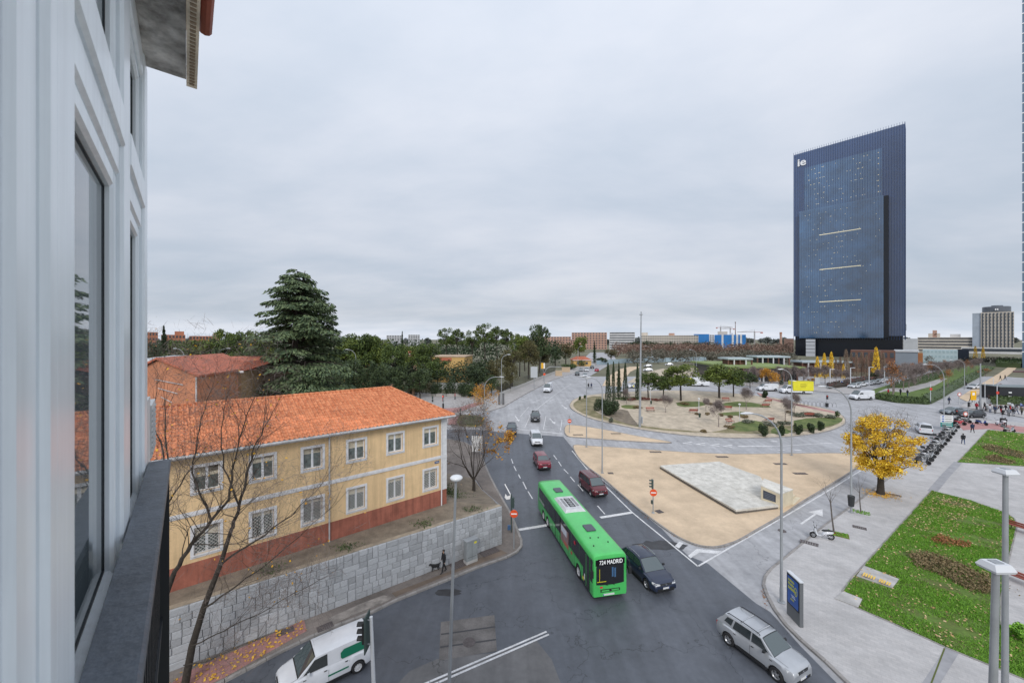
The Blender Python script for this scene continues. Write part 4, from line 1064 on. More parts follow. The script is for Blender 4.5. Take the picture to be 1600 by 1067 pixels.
block('brick_garden_wall', 'purple brown brick building behind black kiosk at right edge', 'building', 1582, 1640, 581, 165, 9, mcol('purple_brick', (0.14, 0.085, 0.085)))
k_ = G(1566, 626); kk = thing('kiosk', 'black box kiosk with pale flat roof at right edge of square', 'kiosk', (k_.x, k_.y, k_.z), R(-14))
kw = 9.5
m = MB(); m.span(-.5, kw, 0, 5, -.1, 3.3); m.build('wall', M('black_panel', (0.022, 0.024, 0.03), rough=.5), kk)
m = MB(); m.span(-.7, kw+.2, -.2, 5.2, 3.305, 3.5); m.build('roof', mcol('kiosk_roof', (0.20, 0.235, 0.25)), kk)
m = MB(); m.span(1.2, 1.8, -.03, -.004, 1.9, 2.2); m.build('poster', WHITESIGN, kk); m = MB(); m.span(1.1, 1.7, -.03, -.004, .9, 1.2); m.build('poster', WHITESIGN, kk)

# ================================================================== mid-distance houses on the left
OCH2 = mcol('ochre_wall_far', (0.60, 0.39, 0.15))
yb = block('school_block', 'plain ochre two-storey block behind street shrubs right of cedar', 'building', 673, 727, 558, 130, 12, OCH2, rz=R(-6))
m = MB(); ww_ = 54/FPX*130; m.span(-ww_/2-.2, ww_/2+.2, -.2, 12.2, ZT(558, 130)-3.4+.005, ZT(558, 130)-3.4+.35); m.build('roof_edge', mcol('pale_tile', (0.48, 0.36, 0.26)), yb)
m = MB(); m.span(-ww_/2+2, -ww_/2+7, -.3, -.02, ZT(558, 130)-4.6, ZT(558, 130)-3.6); m.build('roof_tiles', REDR, yb)
def hip_house(label, px0, px1, py_e, py_r, d, depth, wall, roofm, rz=0.0, base=3.3, hipf=.5, cat='house', group=None, chim=True):
    X0, X1 = (px0-CX)/FPX*d, (px1-CX)/FPX*d; w = X1-X0; ze, zr = ZT(py_e, d)-base, ZT(py_r, d+depth/2)-base
    t = thing('red_roof_house', label, cat, ((X0+X1)/2, d, base), rz, group)
    m = MB(); m.span(-w/2, w/2, 0, depth, -1, ze); m.build('wall', wall, t)
    o = .5; hp = depth/2*hipf
    m = MB(); m.add([(-w/2-o, -o, ze+.01), (w/2+o, -o, ze+.01), (w/2+o, depth+o, ze+.01), (-w/2-o, depth+o, ze+.01), (-w/2+hp, depth/2, zr), (w/2-hp, depth/2, zr)], [(0, 1, 5, 4), (1, 2, 5), (2, 3, 4, 5), (3, 0, 4), (3, 2, 1, 0)])
    rf = m.build('roof', roofm, t)
    m = MB(); m.span(-w/2-o-.05, w/2+o+.05, -o-.08, -o-.01, ze-.2, ze+.06); m.build('gutter', WTRIM, t)
    for i in range(max(2, int(w/3.2))):
        m = MB(); n = max(2, int(w/3.2)); x = -w/2+w*(i+.5)/n; m.span(x-.5, x+.5, -.05, -.01, ze-2.3, ze-1.0); m.build('window', DARKW, t)
    return t
BEIGE = mcol('beige_render', (0.34, 0.225, 0.115)); SALM = mcol('salmon_render', (0.55, 0.235, 0.13))
hip_house('wide low house with red hip roof and beige wall behind yellow house, left of cedar', 262, 372, 580, 556.5, 48, 15, BEIGE, REDR, rz=R(8), hipf=1.6)
# gabled salmon house in front of it
d_ = 40; gx0, gx1 = (215-CX)/FPX*d_, (303-CX)/FPX*d_
gh = thing('salmon_house', 'salmon gabled house with bars on its side wall, beyond yellow roof at left', 'house', ((gx0+gx1)/2, d_, 3.3), R(10))
w_ = gx1-gx0; zp, ze_ = ZT(563, d_)-3.3, ZT(588, d_)-3.3
m = MB(); m.add([(-w_/2, 0, -1), (w_/2, 0, -1), (w_/2, 0, ze_), (-w_*.12, 0, zp), (-w_/2, 0, ze_+.4), (-w_/2, 12, -1), (w_/2, 12, -1), (w_/2, 12, ze_), (-w_*.12, 12, zp), (-w_/2, 12, ze_+.4)], [(0, 1, 2, 3, 4), (1, 6, 7, 2), (6, 5, 9, 8, 7), (5, 0, 4, 9)])
m.build('wall', SALM, gh)
m = MB(); m.add([(w_/2+.3, -.3, ze_-.1), (-w_*.12, -.3, zp+.12), (-w_/2-.3, -.3, ze_+.3), (w_/2+.3, 12, ze_-.1), (-w_*.12, 12, zp+.12), (-w_/2-.3, 12, ze_+.3), (w_/2+.3, -.3, ze_+.1), (-w_*.12, -.3, zp+.32), (-w_/2-.3, -.3, ze_+.5), (w_/2+.3, 12, ze_+.1), (-w_*.12, 12, zp+.32), (-w_/2-.3, 12, ze_+.5)],
      [(6, 9, 10, 7), (7, 10, 11, 8), (0, 6, 7, 1), (1, 7, 8, 2), (0, 3, 9, 6), (0, 1, 4, 3), (1, 2, 5, 4)])
m.build('roof', REDR, gh)
for k in range(3):
    m = MB(); m.tube([(-w_*.15+k*.25, -.1, ze_-.3-k*.9), (w_*.28-k*.5, -.1, ze_-.9-k*.9)], .045, 5); m.build('wall_bar', ZINC, gh)
m = MB(); m.tube([(w_/2-.05, -.12, ze_-.1), (w_/2-.05, -.12, 0)], .07, 6); m.build('downspout', ZINC, gh)
d_ = 60
hip_house('house with pale grey sheet roof behind red roofs at far left', 205, 272, 563, 555, 62, 10, WHW, mcol('sheet_roof', (0.50, 0.54, 0.58)), base=3.3)
hip_house('small red roofed cupola house among pines right of cedar', 630, 654, 553, 546, 170, 9, mcol('pinkish', (0.5, 0.3, 0.22)), REDR)
hip_house('yellow cottage with red hip roof left of far end of main road', 896, 924, 562.5, 556.5, 205, 10, OCH2, REDR)
hip_house('low cream house half hidden by trees right of cedar', 536, 572, 563, 553, 120, 10, OCH2, REDR)
hip_house('low white glazed building behind far road lamps at centre', 1008, 1032, 559, 557, 260, 10, WHW, PALEG)
# tower cranes over the hospital
CRN = M('crane_steel', (0.35, 0.33, 0.33), rough=.6); CRY = M('crane_red', (0.45, 0.2, 0.18), rough=.6)
def crane(px, pyt, d, arm, back, label, pj=None):
    t = thing('tower_crane', label, 'crane', ((px-CX)/FPX*d, d, 3.4)); H_ = ZT(pyt, d)-3.4; J = H_-3
    m = MB()
    for a, b in ((-.6, -.6), (.6, -.6), (.6, .6), (-.6, .6)): m.tube([(a, b, 0), (a, b, H_-2)], .22, 4)
    z = 0
    while z < H_-4: m.tube([(-.6, -.6, z), (.6, -.6, z+2)], .12, 4); m.tube([(.6, .6, z), (-.6, .6, z+2)], .12, 4); z += 2
    m.build('mast', CRN, t)
    m = MB(); m.tube([(0, 0, J), (arm, 0, J)], .3, 4); m.tube([(0, 0, J+1.4), (arm, 0, J+.2)], .2, 4); m.build('jib', CRN, t)
    m = MB(); m.tube([(0, 0, J), (back, 0, J)], .35, 4); m.build('counter_jib', CRY, t)
    m = MB(); m.span(min(back, back*.75), max(back, back*.75), -.8, .8, J-2, J-.2); m.build('counterweight', CRY, t)
    m = MB(); m.tube([(0, 0, H_-2), (0, 0, H_+1)], .25, 4); m.tube([(0, 0, H_+1), (arm*.7, 0, J+1)], .1, 4); m.build('apex', CRN, t)
crane(1179, 516, 620, -28, 13, 'tower crane with red counterjib right of the hospital on horizon')
crane(1126, 509, 700, 22, -8, 'left of two tower cranes above the hospital roof')
crane(1141, 511, 720, -16, 8, 'right of two tower cranes above the hospital roof')
ms = thing('antenna_mast', 'thin brown antenna mast behind the blue hospital', 'mast', ((1149-CX)/FPX*660, 660, 3.4)); m = MB(); m.tube([(0, 0, 0), (0, 0, ZT(503, 660)-3.4)], [1.0, .35], 6); m.build('pole', BRWN, ms); m = MB(); m.lathe([(.9, 0), (.9, 1.6)], 8, c=(0, 0, ZT(504.5, 660)-3.4)); m.build('head', BRWN, ms)
# hoarding along the far lot
hp_ = [P(932, 571, 215), P(975, 569, 235), P(1040, 568.5, 245), P(1104, 568, 260)]
hg = thing('site_hoarding', 'long pale blue construction hoarding across far end of road', 'fence', (0, 0, 0))
for a, b in zip(hp_[:-1], hp_[1:]):
    n = 5
    for i in range(n):
        p, q = a.lerp(b, (i+.02)/n), a.lerp(b, (i+.98)/n); m = MB()
        m.add([(p.x, p.y, 3.4), (q.x, q.y, 3.4), (q.x, q.y, 6.2), (p.x, p.y, 6.2), (p.x, p.y+.1, 3.4), (q.x, q.y+.1, 3.4), (q.x, q.y+.1, 6.2), (p.x, p.y+.1, 6.2)], [(0, 1, 2, 3), (3, 2, 6, 7), (0, 3, 7, 4), (1, 5, 6, 2), (5, 4, 7, 6)])
        m.build('panel', M('hoarding_blue', (0.33, 0.43, 0.50), rough=.7, objvar=.12), hg)
# ================================================================== vehicles
RUB = M('tyre_rubber', (0.018, 0.018, 0.02), rough=0.85)
ALLOY = M('alloy_rim', (0.42, 0.43, 0.45), rough=0.3, metal=0.7)
STEELW = M('white_hubcap', (0.55, 0.56, 0.58), rough=0.4)
BLK = M('black_trim', (0.018, 0.019, 0.021), rough=0.55)
CGL = M('car_glass', (0.028, 0.036, 0.040), rough=0.03, spec=0.8, ior=1.65)
WSC = M('windscreen_glass', (0.045, 0.068, 0.072), rough=0.03, spec=0.9, ior=1.75)
HLG = M('headlamp_glass', (0.68, 0.70, 0.72), rough=0.1, ior=1.6)
HLON = M('headlamp_lit', (1.0, 0.86, 0.62), emit=1.2, rough=0.3)
TLG = M('tail_lamp', (0.45, 0.03, 0.03), rough=0.15)
PLT = M('number_plate', (0.70, 0.71, 0.72), rough=0.5)
CHR = M('chrome_trim', (0.6, 0.61, 0.63), rough=0.2, metal=0.9)
EUB = M('plate_band', (0.03, 0.09, 0.4), rough=.5)
def paint(name, c, metal=0.0, rough=0.28): return M('paint_'+name, c, rough=rough, metal=metal, coat=0.6, var=0.10, scale=0.8)
def tyre_mesh():
    m = MB(); m.lathe([(.62, -.10), (.78, -.115), (.93, -.105), (1.0, -.07), (1.0, .07), (.93, .105), (.78, .115), (.62, .10)], 22, axis='Y', cap=False); return m.mesh('tyre', RUB, smooth=True, angle=40)
def rim_mesh(mat, sp=5):
    m = MB(); m.lathe([(.645, -.09), (.645, .085), (.60, .095), (.56, .07), (.50, .03)], 22, axis='Y', cap=False); 
    m.lathe([(.14, .06), (.13, .085), (0, .09)], 10, axis='Y')
    for k in range(sp):
        a = 2*math.pi*k/sp; c, s = math.cos(a), math.sin(a); w = .11
        q = [(c*.08-s*w, .075, s*.08+c*w), (c*.08+s*w, .075, s*.08-c*w), (c*.60+s*w*.75, .07, s*.60-c*w*.75), (c*.60-s*w*.75, .07, s*.60+c*w*.75)]
        m.add(q+[(x, y-.05, z) for x, y, z in q], [(0, 1, 2, 3), (0, 3, 7, 4), (1, 5, 6, 2), (0, 4, 5, 1)])
    m.lathe([(.52, -.05), (.0, -.05)], 16, axis='Y', m=1)
    return m.mesh('rim', [mat, BLK], smooth=True, angle=35)
TYM = tyre_mesh(); RIMA = rim_mesh(ALLOY, 5); RIMS = rim_mesh(STEELW, 9)
def wheel(parent, x, y, r, rim=RIMA, wd=1.0):
    sgn = 1 if y > 0 else -1
    o = link('wheel', None, parent, (x, y, r)); 
    t = link('tyre', TYM, o); t.scale = (r, wd, r)
    q = link('rim', rim, o); q.scale = (r, sgn*wd, r) if False else (r, wd, r)
    if sgn < 0: q.rotation_euler = (0, 0, math.pi)
    return o
def interp(x, pts): return float(np.interp(x, [p[0] for p in pts], [p[1] for p in pts]))
def car(name, label, cat, loc, head, col, st, rim=RIMA, lit=False, group=None, rails=None, dirt=None):
    """head: direction of travel (radians). st: dict of the shape"""
    L, Wd, wb, fo, rw = st['L'], st['W'], st['wb'], st['fo'], st.get('rw', .33)
    t = thing(name, label, cat, loc, head, group)
    xf = L/2-fo; xr = xf-wb; Ra = rw+.055
    top = st['top']; sill = st.get('sill', .26)
    xs = set(np.linspace(-L/2, L/2, 15)) | {L/2-.04, L/2-.12, L/2-.25, -L/2+.04, -L/2+.12}
    for c in (xf, xr):
        for a in np.linspace(0, math.pi, 9): xs.add(c+Ra*math.cos(a))
    for p in top: xs.add(p[0])
    xs = sorted(x for x in xs if -L/2-1e-6 <= x <= L/2+1e-6)
    zs_ = []
    for x in xs:
        if zs_ and x-zs_[-1] < .012: continue
        zs_.append(x)
    xs = zs_
    def hw(x):
        e = max(0, (abs(x)-(L/2-.75))/.75); base = 1-.13*e**2.2
        return Wd/2*base
    def zb(x):
        z = sill
        e = max(0, (abs(x)-(L/2-.35))/.35); z += .06*e*e
        for c in (xf, xr):
            if abs(x-c) < Ra: z = max(z, rw+math.sqrt(max(0, Ra*Ra-(x-c)**2)))
        return z
    def flare(x):
        f = 0
        for c in (xf, xr):
            q = abs(x-c)
            if q < Ra+.25: f = max(f, 1-max(0, q-Ra)/.25)
        return .018*f
    fr_ = [0, .10, .5, .80, .95, 1.0]; wf_ = [.965, 1.0, 1.0, .985, .93, .80]
    m = MB(); ring = 2*len(fr_)+1
    for x in xs:
        w, b, tp = hw(x), zb(x), interp(x, top)
        half = [(w*k+(flare(x) if 0 < i < 4 else 0), b+(tp-b)*f) for i, (f, k) in enumerate(zip(fr_, wf_))]
        cr_ = .025 if x < L/2-.1 else .01
        pts = [(x, y, z) for y, z in half]+[(x, 0, tp+cr_)]+[(x, -y, z) for y, z in reversed(half)]
        m.V += pts
    for i in range(len(xs)-1):
        for k in range(ring-1):
            a = i*ring+k; m.F.append((a, a+ring, a+ring+1, a+1)); m.I.append(0)
    for i, rev in ((0, False), (len(xs)-1, True)):
        b0 = i*ring
        for k in range(len(fr_)-1):
            q = (b0+k, b0+k+1, b0+ring-2-k, b0+ring-1-k); m.F.append(q if not rev else tuple(reversed(q))); m.I.append(0)
        q = (b0+len(fr_)-1, b0+len(fr_), b0+len(fr_)+1); m.F.append(q if not rev else tuple(reversed(q))); m.I.append(0)
    body = m.build('body', col, t, smooth=True, angle=38)
    m = MB(); m.span(-L/2+.12, L/2-.12, -Wd/2+.20, Wd/2-.20, .18, .75); 
    for c in (xf, xr): m.span(c-Ra-.03, c+Ra+.03, -Wd/2+.09, Wd/2-.09, .22, rw+Ra-.01)
    m.build('underbody', BLK, t)
    # cabin
    (xA, zA), (xB, zB), (xC, zC), (xD, zD) = st['cab']; belt = st['belt']; wbt = Wd/2*.93; wrf = Wd/2*st.get('tumble', .76)
    zr = max(zB, zC)
    def sidey(z): return wbt+(wrf-wbt)*min(1, max(0, (z-belt)/(zr-.05-belt)))
    rl = st.get('roof', [(xB, zB), ((xB+xC)/2, max(zB, zC)+.025), (xC, zC)])
    def ctop(x):
        if x >= xB: return zA+(zB-zA)*(xA-x)/(xA-xB)
        if x <= xC: return zD+(zC-zD)*(x-xD)/max(.001, xC-xD)
        return interp(x, sorted(rl))
    cx_ = [xD, xD+(xC-xD)*.5, xC]+[xC+(xB-xC)*k/6 for k in range(1, 6)]+[xB, xB+(xA-xB)*.33, xB+(xA-xB)*.66, xA]
    m = MB(); rg = 9
    for x in cx_:
        tp = max(ctop(x), belt+.002); ed = max(belt, tp-.055); y1 = sidey(ed); y0 = wbt
        hf = [(y0, belt-.06), (y0, belt), (y1, ed), (y1-.09*min(1, (tp-belt)/.3), tp-.012)]
        m.V += [(x, y, z) for y, z in hf]+[(x, 0, tp+.02*min(1, (tp-belt)/.3))]+[(x, -y, z) for y, z in reversed(hf)]
    for i in range(len(cx_)-1):
        for k in range(rg-1):
            a = i*rg+k; m.F.append((a, a+rg, a+rg+1, a+1)); m.I.append(0)
    m.F.append(tuple(reversed(range(rg)))); m.I.append(0); m.F.append(tuple(range((len(cx_)-1)*rg, len(cx_)*rg))); m.I.append(0)
    m.build('cabin', col, t, smooth=True, angle=28)
    def panel(name, f, us, vs, nrm, mat, thick=.012):
        m = MB(); nu, nv = len(us), len(vs); n = Vector(nrm).normalized()*thick
        for v_ in vs:
            for u in us: m.V.append(tuple(Vector(f(u, v_))+n))
        for j in range(nv-1):
            for i in range(nu-1):
                a = j*nu+i; m.F.append((a, a+1, a+nu+1, a+nu)); m.I.append(0)
        return m.build(name, mat, t, smooth=True)
    def front(u, v_):
        x = xA+(xB-xA)*v_; tp = zA+(zB-zA)*v_; ed = max(belt, tp-.055); y = (sidey(ed)-.06)*u
        return (x, y, tp+.02*(1-u*u)*min(1, (tp-belt)/.3)-.012*u*u)
    us = [-.97, -.6, -.2, .2, .6, .97]
    nf = Vector((zB-zA, 0, xA-xB))
    panel('windscreen_edge', front, [-1.0, -.6, -.2, .2, .6, 1.0], [-.03, .5, .975], nf, BLK, .010)
    m = MB()
    for sg in (1, -1):
        for xa, xb in ((xA+.02, xA+.3), (xA+.3, L/2-.32)): m.add([(xa, sg*hw(xa)*.86, interp(xa, top)+.012), (xb, sg*hw(xb)*.84, interp(xb, top)+.012), (xb, sg*(hw(xb)*.84-.014), interp(xb, top)+.013), (xa, sg*(hw(xa)*.86-.014), interp(xa, top)+.013)], [(0, 1, 2, 3) if sg < 0 else (3, 2, 1, 0)])
    m.build('bonnet_gap', BLK, t)
    panel('windscreen', front, us, [.03, .5, .93], nf, WSC, .016)
    if st.get('rearglass', True):
        def rear(u, v_):
            x = xD+(xC-xD)*v_; tp = zD+(zC-zD)*v_; ed = max(belt, tp-.055); y = (sidey(ed)-.08)*u
            return (x, y, tp+.02*(1-u*u)*min(1, (tp-belt)/.3)-.012*u*u)
        nr = Vector((-(zC-zD), 0, (xC-xD))); panel('rear_window', rear, us, [.12, .5, .9], nr, CGL, .016)
    # side windows: polygons on the leaning side plane
    for wpoly in st['win']:
        for sg in (1, -1):
            m = MB(); pts = [(x, sg*(sidey(z)+.010), z) for x, z in wpoly]
            if sg > 0: pts = pts[::-1]
            m.poly(pts); m.build('side_window', CGL, t)
    for x in (xf, xr):
        for sg in (1, -1): wheel(t, x, sg*(Wd/2-.10), rw, rim, 1.05)
    # lamps, grille, plates
    zt_ = interp(L/2-.1, top)
    hz = st.get('hz', zt_-.09); hy = Wd/2*.70
    lm_ = HLON if lit else HLG
    for sg in (1, -1):
        m = MB(); m.add([(L/2-.34, sg*(hw(L/2-.3)+.008), hz+.11), (L/2-.30, sg*(hw(L/2-.3)+.010), hz-.02), (L/2-.02, sg*hw(L/2)*.93, hz-.075), (L/2+.014, sg*hw(L/2)*.55, hz-.055), (L/2+.010, sg*hw(L/2)*.60, hz+.035), (L/2-.10, sg*hw(L/2-.1)*.90, hz+.085)], [(0, 1, 2, 3, 4, 5) if sg < 0 else (5, 4, 3, 2, 1, 0)]); m.build('headlight', lm_, t)
        m = MB(); bz = st.get('tz', interp(-L/2, top)-.12); m.span(-L/2-.012, -L/2+.10, sg*hw(-L/2)*.99-.09 if sg > 0 else sg*hw(-L/2)*.99, sg*hw(-L/2)*.99 if sg > 0 else sg*hw(-L/2)*.99+.09, bz-.2, bz+.08); m.build('tail_light', TLG, t)
        m = MB(); my = sidey(belt)+.02; xm = st.get('mx', xA-.52)
        m.add([(xm, sg*my, belt+.02), (xm+.03, sg*(my+.20), belt+.04), (xm+.05, sg*(my+.20), belt+.17), (xm, sg*(my+.04), belt+.15), (xm+.13, sg*my, belt+.03), (xm+.14, sg*(my+.17), belt+.05), (xm+.14, sg*(my+.17), belt+.15), (xm+.12, sg*(my+.04), belt+.14)],
              [(0, 1, 2, 3), (4, 7, 6, 5), (0, 4, 5, 1), (3, 2, 6, 7), (1, 5, 6, 2), (0, 3, 7, 4)]); m.build('door_mirror', st.get('mirm', BLK), t)
        # door seams and handles
        seam = MB()
        for xd in st.get('doors', []):
            z1 = belt+.0; seam.span(xd-.006, xd+.006, sg*(hw(xd)+.003)-.002, sg*(hw(xd)+.003)+.002, sill+.1, (sill+(interp(xd, top)-sill)*.8))
            seam.span(xd+.08, xd+.22, sg*(hw(xd)+.012)-.012, sg*(hw(xd)+.012)+.012, belt-.16, belt-.125)
        if seam.V: seam.build('door_seam', BLK, t)
        m = MB(); m.span(xr+Ra+.02, xf-Ra-.02, sg*(Wd/2-.02)-.03, sg*(Wd/2-.02)+.03, sill-.05, sill+.09+st.get('clad', 0)); m.build('side_skirt', BLK, t)
    m = MB(); gw = hw(L/2)*.52; m.span(L/2-.03, L/2+.015, -gw, gw, hz-.09, hz+.03); gr_ = m.build('grille', BLK, t)
    m = MB(); m.span(L/2+.016, L/2+.022, -gw*.95, gw*.95, hz-.035, hz-.018); m.build('grille_bar', CHR, gr_)
    m = MB(); m.lathe([(.055, 0), (.055, .012), (0, .014)], 10, c=(L/2+.020, 0, hz-.03), axis='X'); m.build('badge', CHR, gr_)
    m = MB(); m.span(L/2-.05, L/2+.014, -hw(L/2)*.82, hw(L/2)*.82, sill+.06, sill+.20); m.build('bumper_intake', BLK, t)
    m = MB(); m.span(L/2+.013, L/2+.03, -.26, .26, sill+.17, sill+.28); pl_ = m.build('number_plate', PLT, t)
    m = MB(); m.span(L/2+.031, L/2+.034, .215, .255, sill+.172, sill+.278); m.build('plate_band', EUB, pl_)
    m = MB(); m.span(-L/2-.03, -L/2-.013, -.26, .26, .62, .73); m.build('number_plate', PLT, t)
    if rails:
        for sg in (1, -1):
            m = MB(); y = sg*(wrf-.07); pts = [(xC+.1, y, ctop(xC+.1)+.01), (xC+.2, y, ctop(xC+.2)+.07), ((xB+xC)/2, y, ctop((xB+xC)/2)+.075), (xB-.2, y, ctop(xB-.2)+.07), (xB-.1, y, ctop(xB-.1)+.01)]
            m.tube(pts, .022, 6); m.build('roof_rail', rails, t)
    t['_'] = 0; del t['_']
    return t
def style_suv(L=4.34, W=1.8, H_=1.70, wb=2.67, fo=.84, rw=.355):
    b = 1.09
    return dict(L=L, W=W, wb=wb, fo=fo, rw=rw, belt=b, sill=.30, clad=.05,
        top=[(-L/2, .98), (-L/2+.10, 1.07), (-L/2+.4, 1.10), (L*.5-1.15, 1.13), (L/2-.6, 1.10), (L/2-.22, 1.04), (L/2-.06, .95), (L/2, .86)],
        cab=[(L/2-.98, 1.12), (L/2-1.72, H_-.05), (-L/2+.50, H_-.05), (-L/2+.08, 1.09)],
        win=[[(L/2-1.28, b+.06), (L/2-1.74, H_-.15), (-.02, H_-.11), (-.02, b+.06)], [(-.10, b+.06), (-.10, H_-.11), (-1.02, H_-.13), (-1.12, b+.06)], [(-1.22, b+.12), (-1.14, H_-.14), (-1.50, H_-.17), (-1.66, b+.16)]],
        doors=[-.06, -1.1, .93])
def style_hatch(L=4.3, W=1.78, H_=1.5, wb=2.6, fo=.85):
    b = .92
    return dict(L=L, W=W, wb=wb, fo=fo, rw=.315, belt=b, sill=.24,
        top=[(-L/2, .78), (-L/2+.1, .90), (-L/2+.4, .94), (L*.5-1.3, .94), (L/2-.6, .85), (L/2-.2, .74), (L/2, .62)],
        cab=[(L/2-1.0, .93), (L/2-1.80, H_-.05), (-L/2+.75, H_-.06), (-L/2+.12, .93)],
        win=[[(L/2-1.30, b+.05), (L/2-1.78, H_-.13), (-.08, H_-.10), (-.08, b+.05)], [(-.16, b+.05), (-.16, H_-.10), (-.95, H_-.14), (-1.15, b+.05)]], doors=[-.12, .90])
def style_sedan(L=4.8, W=1.83, H_=1.45):
    b = .93
    return dict(L=L, W=W, wb=2.85, fo=.88, rw=.325, belt=b, sill=.23,
        top=[(-L/2, .80), (-L/2+.12, 1.0), (-L/2+.7, 1.02), (L*.5-1.4, .95), (L/2-.6, .84), (L/2-.2, .74), (L/2, .62)],
        cab=[(L/2-1.15, .94), (L/2-2.0, H_-.04), (-L/2+1.35, H_-.06), (-L/2+.55, 1.0)],
        win=[[(L/2-1.50, b+.05), (L/2-1.98, H_-.12), (-.05, H_-.10), (-.05, b+.05)], [(-.13, b+.05), (-.13, H_-.10), (-1.0, H_-.13), (-1.25, b+.07)]], doors=[-.09, 1.0])
def style_mpv(L=4.4, W=1.85, H_=1.84, glass=True):
    b = 1.10
    w2 = [[(-.02, b+.05), (-.02, H_-.16), (-.98, H_-.16), (-.98, b+.05)], [(-1.06, b+.05), (-1.06, H_-.16), (-1.72, H_-.18), (-1.85, b+.05)]]
    return dict(L=L, W=W, wb=2.785, fo=.86, rw=.325, belt=b, sill=.26, tumble=.80, rearglass=glass,
        top=[(-L/2, 1.05), (-L/2+.08, 1.10), (L*.5-1.1, 1.13), (L/2-.75, 1.09), (L/2-.3, .98), (L/2-.08, .86), (L/2, .74)],
        cab=[(L/2-.80, 1.13), (L/2-1.62, H_-.06), (-L/2+.12, H_-.05), (-L/2+.03, 1.1)],
        win=[[(L/2-1.02, b+.05), (L/2-1.55, H_-.20), (.06, H_-.16), (.06, b+.05)]]+(w2 if glass else []), doors=[.02, .98, -1.0])
def style_van(L=5.4, W=2.0, H_=2.35):
    b = 1.35
    return dict(L=L, W=W, wb=3.3, fo=.95, rw=.34, belt=b, sill=.28, tumble=.86, rearglass=False,
        top=[(-L/2, 1.3), (-L/2+.08, 1.36), (L*.5-1.2, 1.38), (L/2-.6, 1.18), (L/2-.2, 1.0), (L/2, .8)],
        cab=[(L/2-.85, 1.37), (L/2-1.65, H_-.08), (-L/2+.1, H_-.05), (-L/2+.03, 1.36)],
        win=[[(L/2-1.10, b+.03), (L/2-1.60, H_-.5), (L/2-2.25, H_-.5), (L/2-2.25, b+.03)]], doors=[L/2-2.3, L/2-3.5])

# ---- silver SUV, bottom right
hv = math.atan2(-.90, .435)
SILV = paint('silver', (0.44, 0.46, 0.49), 0.35, 0.3)
st = style_suv(); st['mirm'] = BLK
suv = car('silver_suv', 'silver SUV with black roof rails turning right at bottom of view', 'car', (14.1, 21.95, .012), hv, SILV, st, rails=BLK)
for x in (.15, -.75):
    m = MB(); m.tube([(x, -.60, 1.70), (x, .60, 1.70)], .028, 6); m.build('roof_crossbar', CHR, suv)
# ---- dark blue SUV beside the bus
st = style_suv(4.7, 1.92, 1.62, 2.8, .95, .37); NAVY = paint('navy', (0.020, 0.030, 0.062), 0.2)
st['top'] = [(-2.35, .9), (-2.2, 1.0), (-1.9, 1.03), (1.0, 1.02), (1.6, .96), (2.05, .86), (2.28, .74), (2.35, .64)]; st['hz'] = .80; st['belt'] = 1.02
st['cab'] = [(1.15, 1.01), (.25, 1.57), (-1.55, 1.52), (-2.15, 1.05)]
st['win'] = [[(.85, 1.08), (.30, 1.46), (-.3, 1.50), (-.3, 1.08)], [(-.38, 1.08), (-.38, 1.5), (-1.15, 1.46), (-1.35, 1.08)], [(-1.43, 1.1), (-1.25, 1.44), (-1.5, 1.40), (-1.75, 1.15)]]
car('navy_suv', 'dark navy blue SUV with chrome roof rails right beside the green bus', 'car', (10.2, 29.5, .012), math.atan2(-.962, .272), NAVY, st, rails=CHR)
# ---- maroon MPV behind
MAR = paint('maroon', (0.13, 0.022, 0.030), 0.3)
o = G(921, 769)
car('maroon_van', 'maroon family van with pale roof rails beside the sandy island', 'car', (9.5, 45.6, h(45.6)+.012), math.atan2(-.97, .245), MAR, style_mpv(), rails=CHR)
# ---- more oncoming traffic: (front centre px, heading vector)
def on(px, hvx, hvy, L): 
    f = G(*px, .01); a = math.atan2(hvy, hvx); c = Vector((f.x-math.cos(a)*L/2, f.y-math.sin(a)*L/2)); return (c.x, c.y, h(c.y)+.012), a
REDC = paint('red', (0.22, 0.018, 0.035), 0.3)
l_, a_ = on((852, 737), .14, -.99, 4.38); car('red_crossover', 'red crossover in the queue right behind the green bus', 'car', l_, a_, REDC, style_suv(4.38, 1.83, 1.60, 2.65, .88, .34))
WHT = paint('white', (0.66, 0.68, 0.72), 0.0, 0.35)
l_, a_ = on((840, 699), .06, -1, 4.3); car('white_small_van', 'small white van driving behind the red crossover', 'van', l_, a_, WHT, style_mpv(4.3, 1.82, 1.82))
DBL = paint('slate_blue', (0.025, 0.035, 0.06), 0.2)
l_, a_ = on((799, 680.5), -.03, -1, 4.3); car('blue_hatchback', 'dark blue car in left lane partly behind the orange-leaved tree', 'car', l_, a_, DBL, style_hatch(), lit=True)
CHA = paint('charcoal', (0.035, 0.038, 0.045), 0.2)
l_, a_ = on((836.5, 661), -.06, -1, 4.4); car('dark_suv', 'dark grey SUV behind the white lane line ahead of white van', 'car', l_, a_, CHA, style_suv(4.4, 1.82, 1.62), rails=BLK)
l_, a_ = on((854, 614), -.24, -.97, 5.4); car('white_panel_van', 'white high-roof panel van on far main road near the fence', 'van', l_, a_, WHT, style_van())
l_, a_ = on((902, 587), -.15, -.99, 4.3); car('far_car', 'dark car leading left file on far main road', 'car', l_, a_, CHA, style_hatch())
l_, a_ = on((914.5, 589.5), -.12, -.99, 4.3); car('far_car', 'white car leading right file on far main road', 'car', l_, a_, WHT, style_hatch())
l_, a_ = on((908, 580.5), -.15, -.99, 4.3); car('far_car', 'silver car behind the dark leading car on far road', 'car', l_, a_, SILV, style_hatch())
l_, a_ = on((917, 580.8), -.12, -.99, 4.4); car('far_car', 'white minivan behind the white leading car on far road', 'car', l_, a_, WHT, style_mpv())
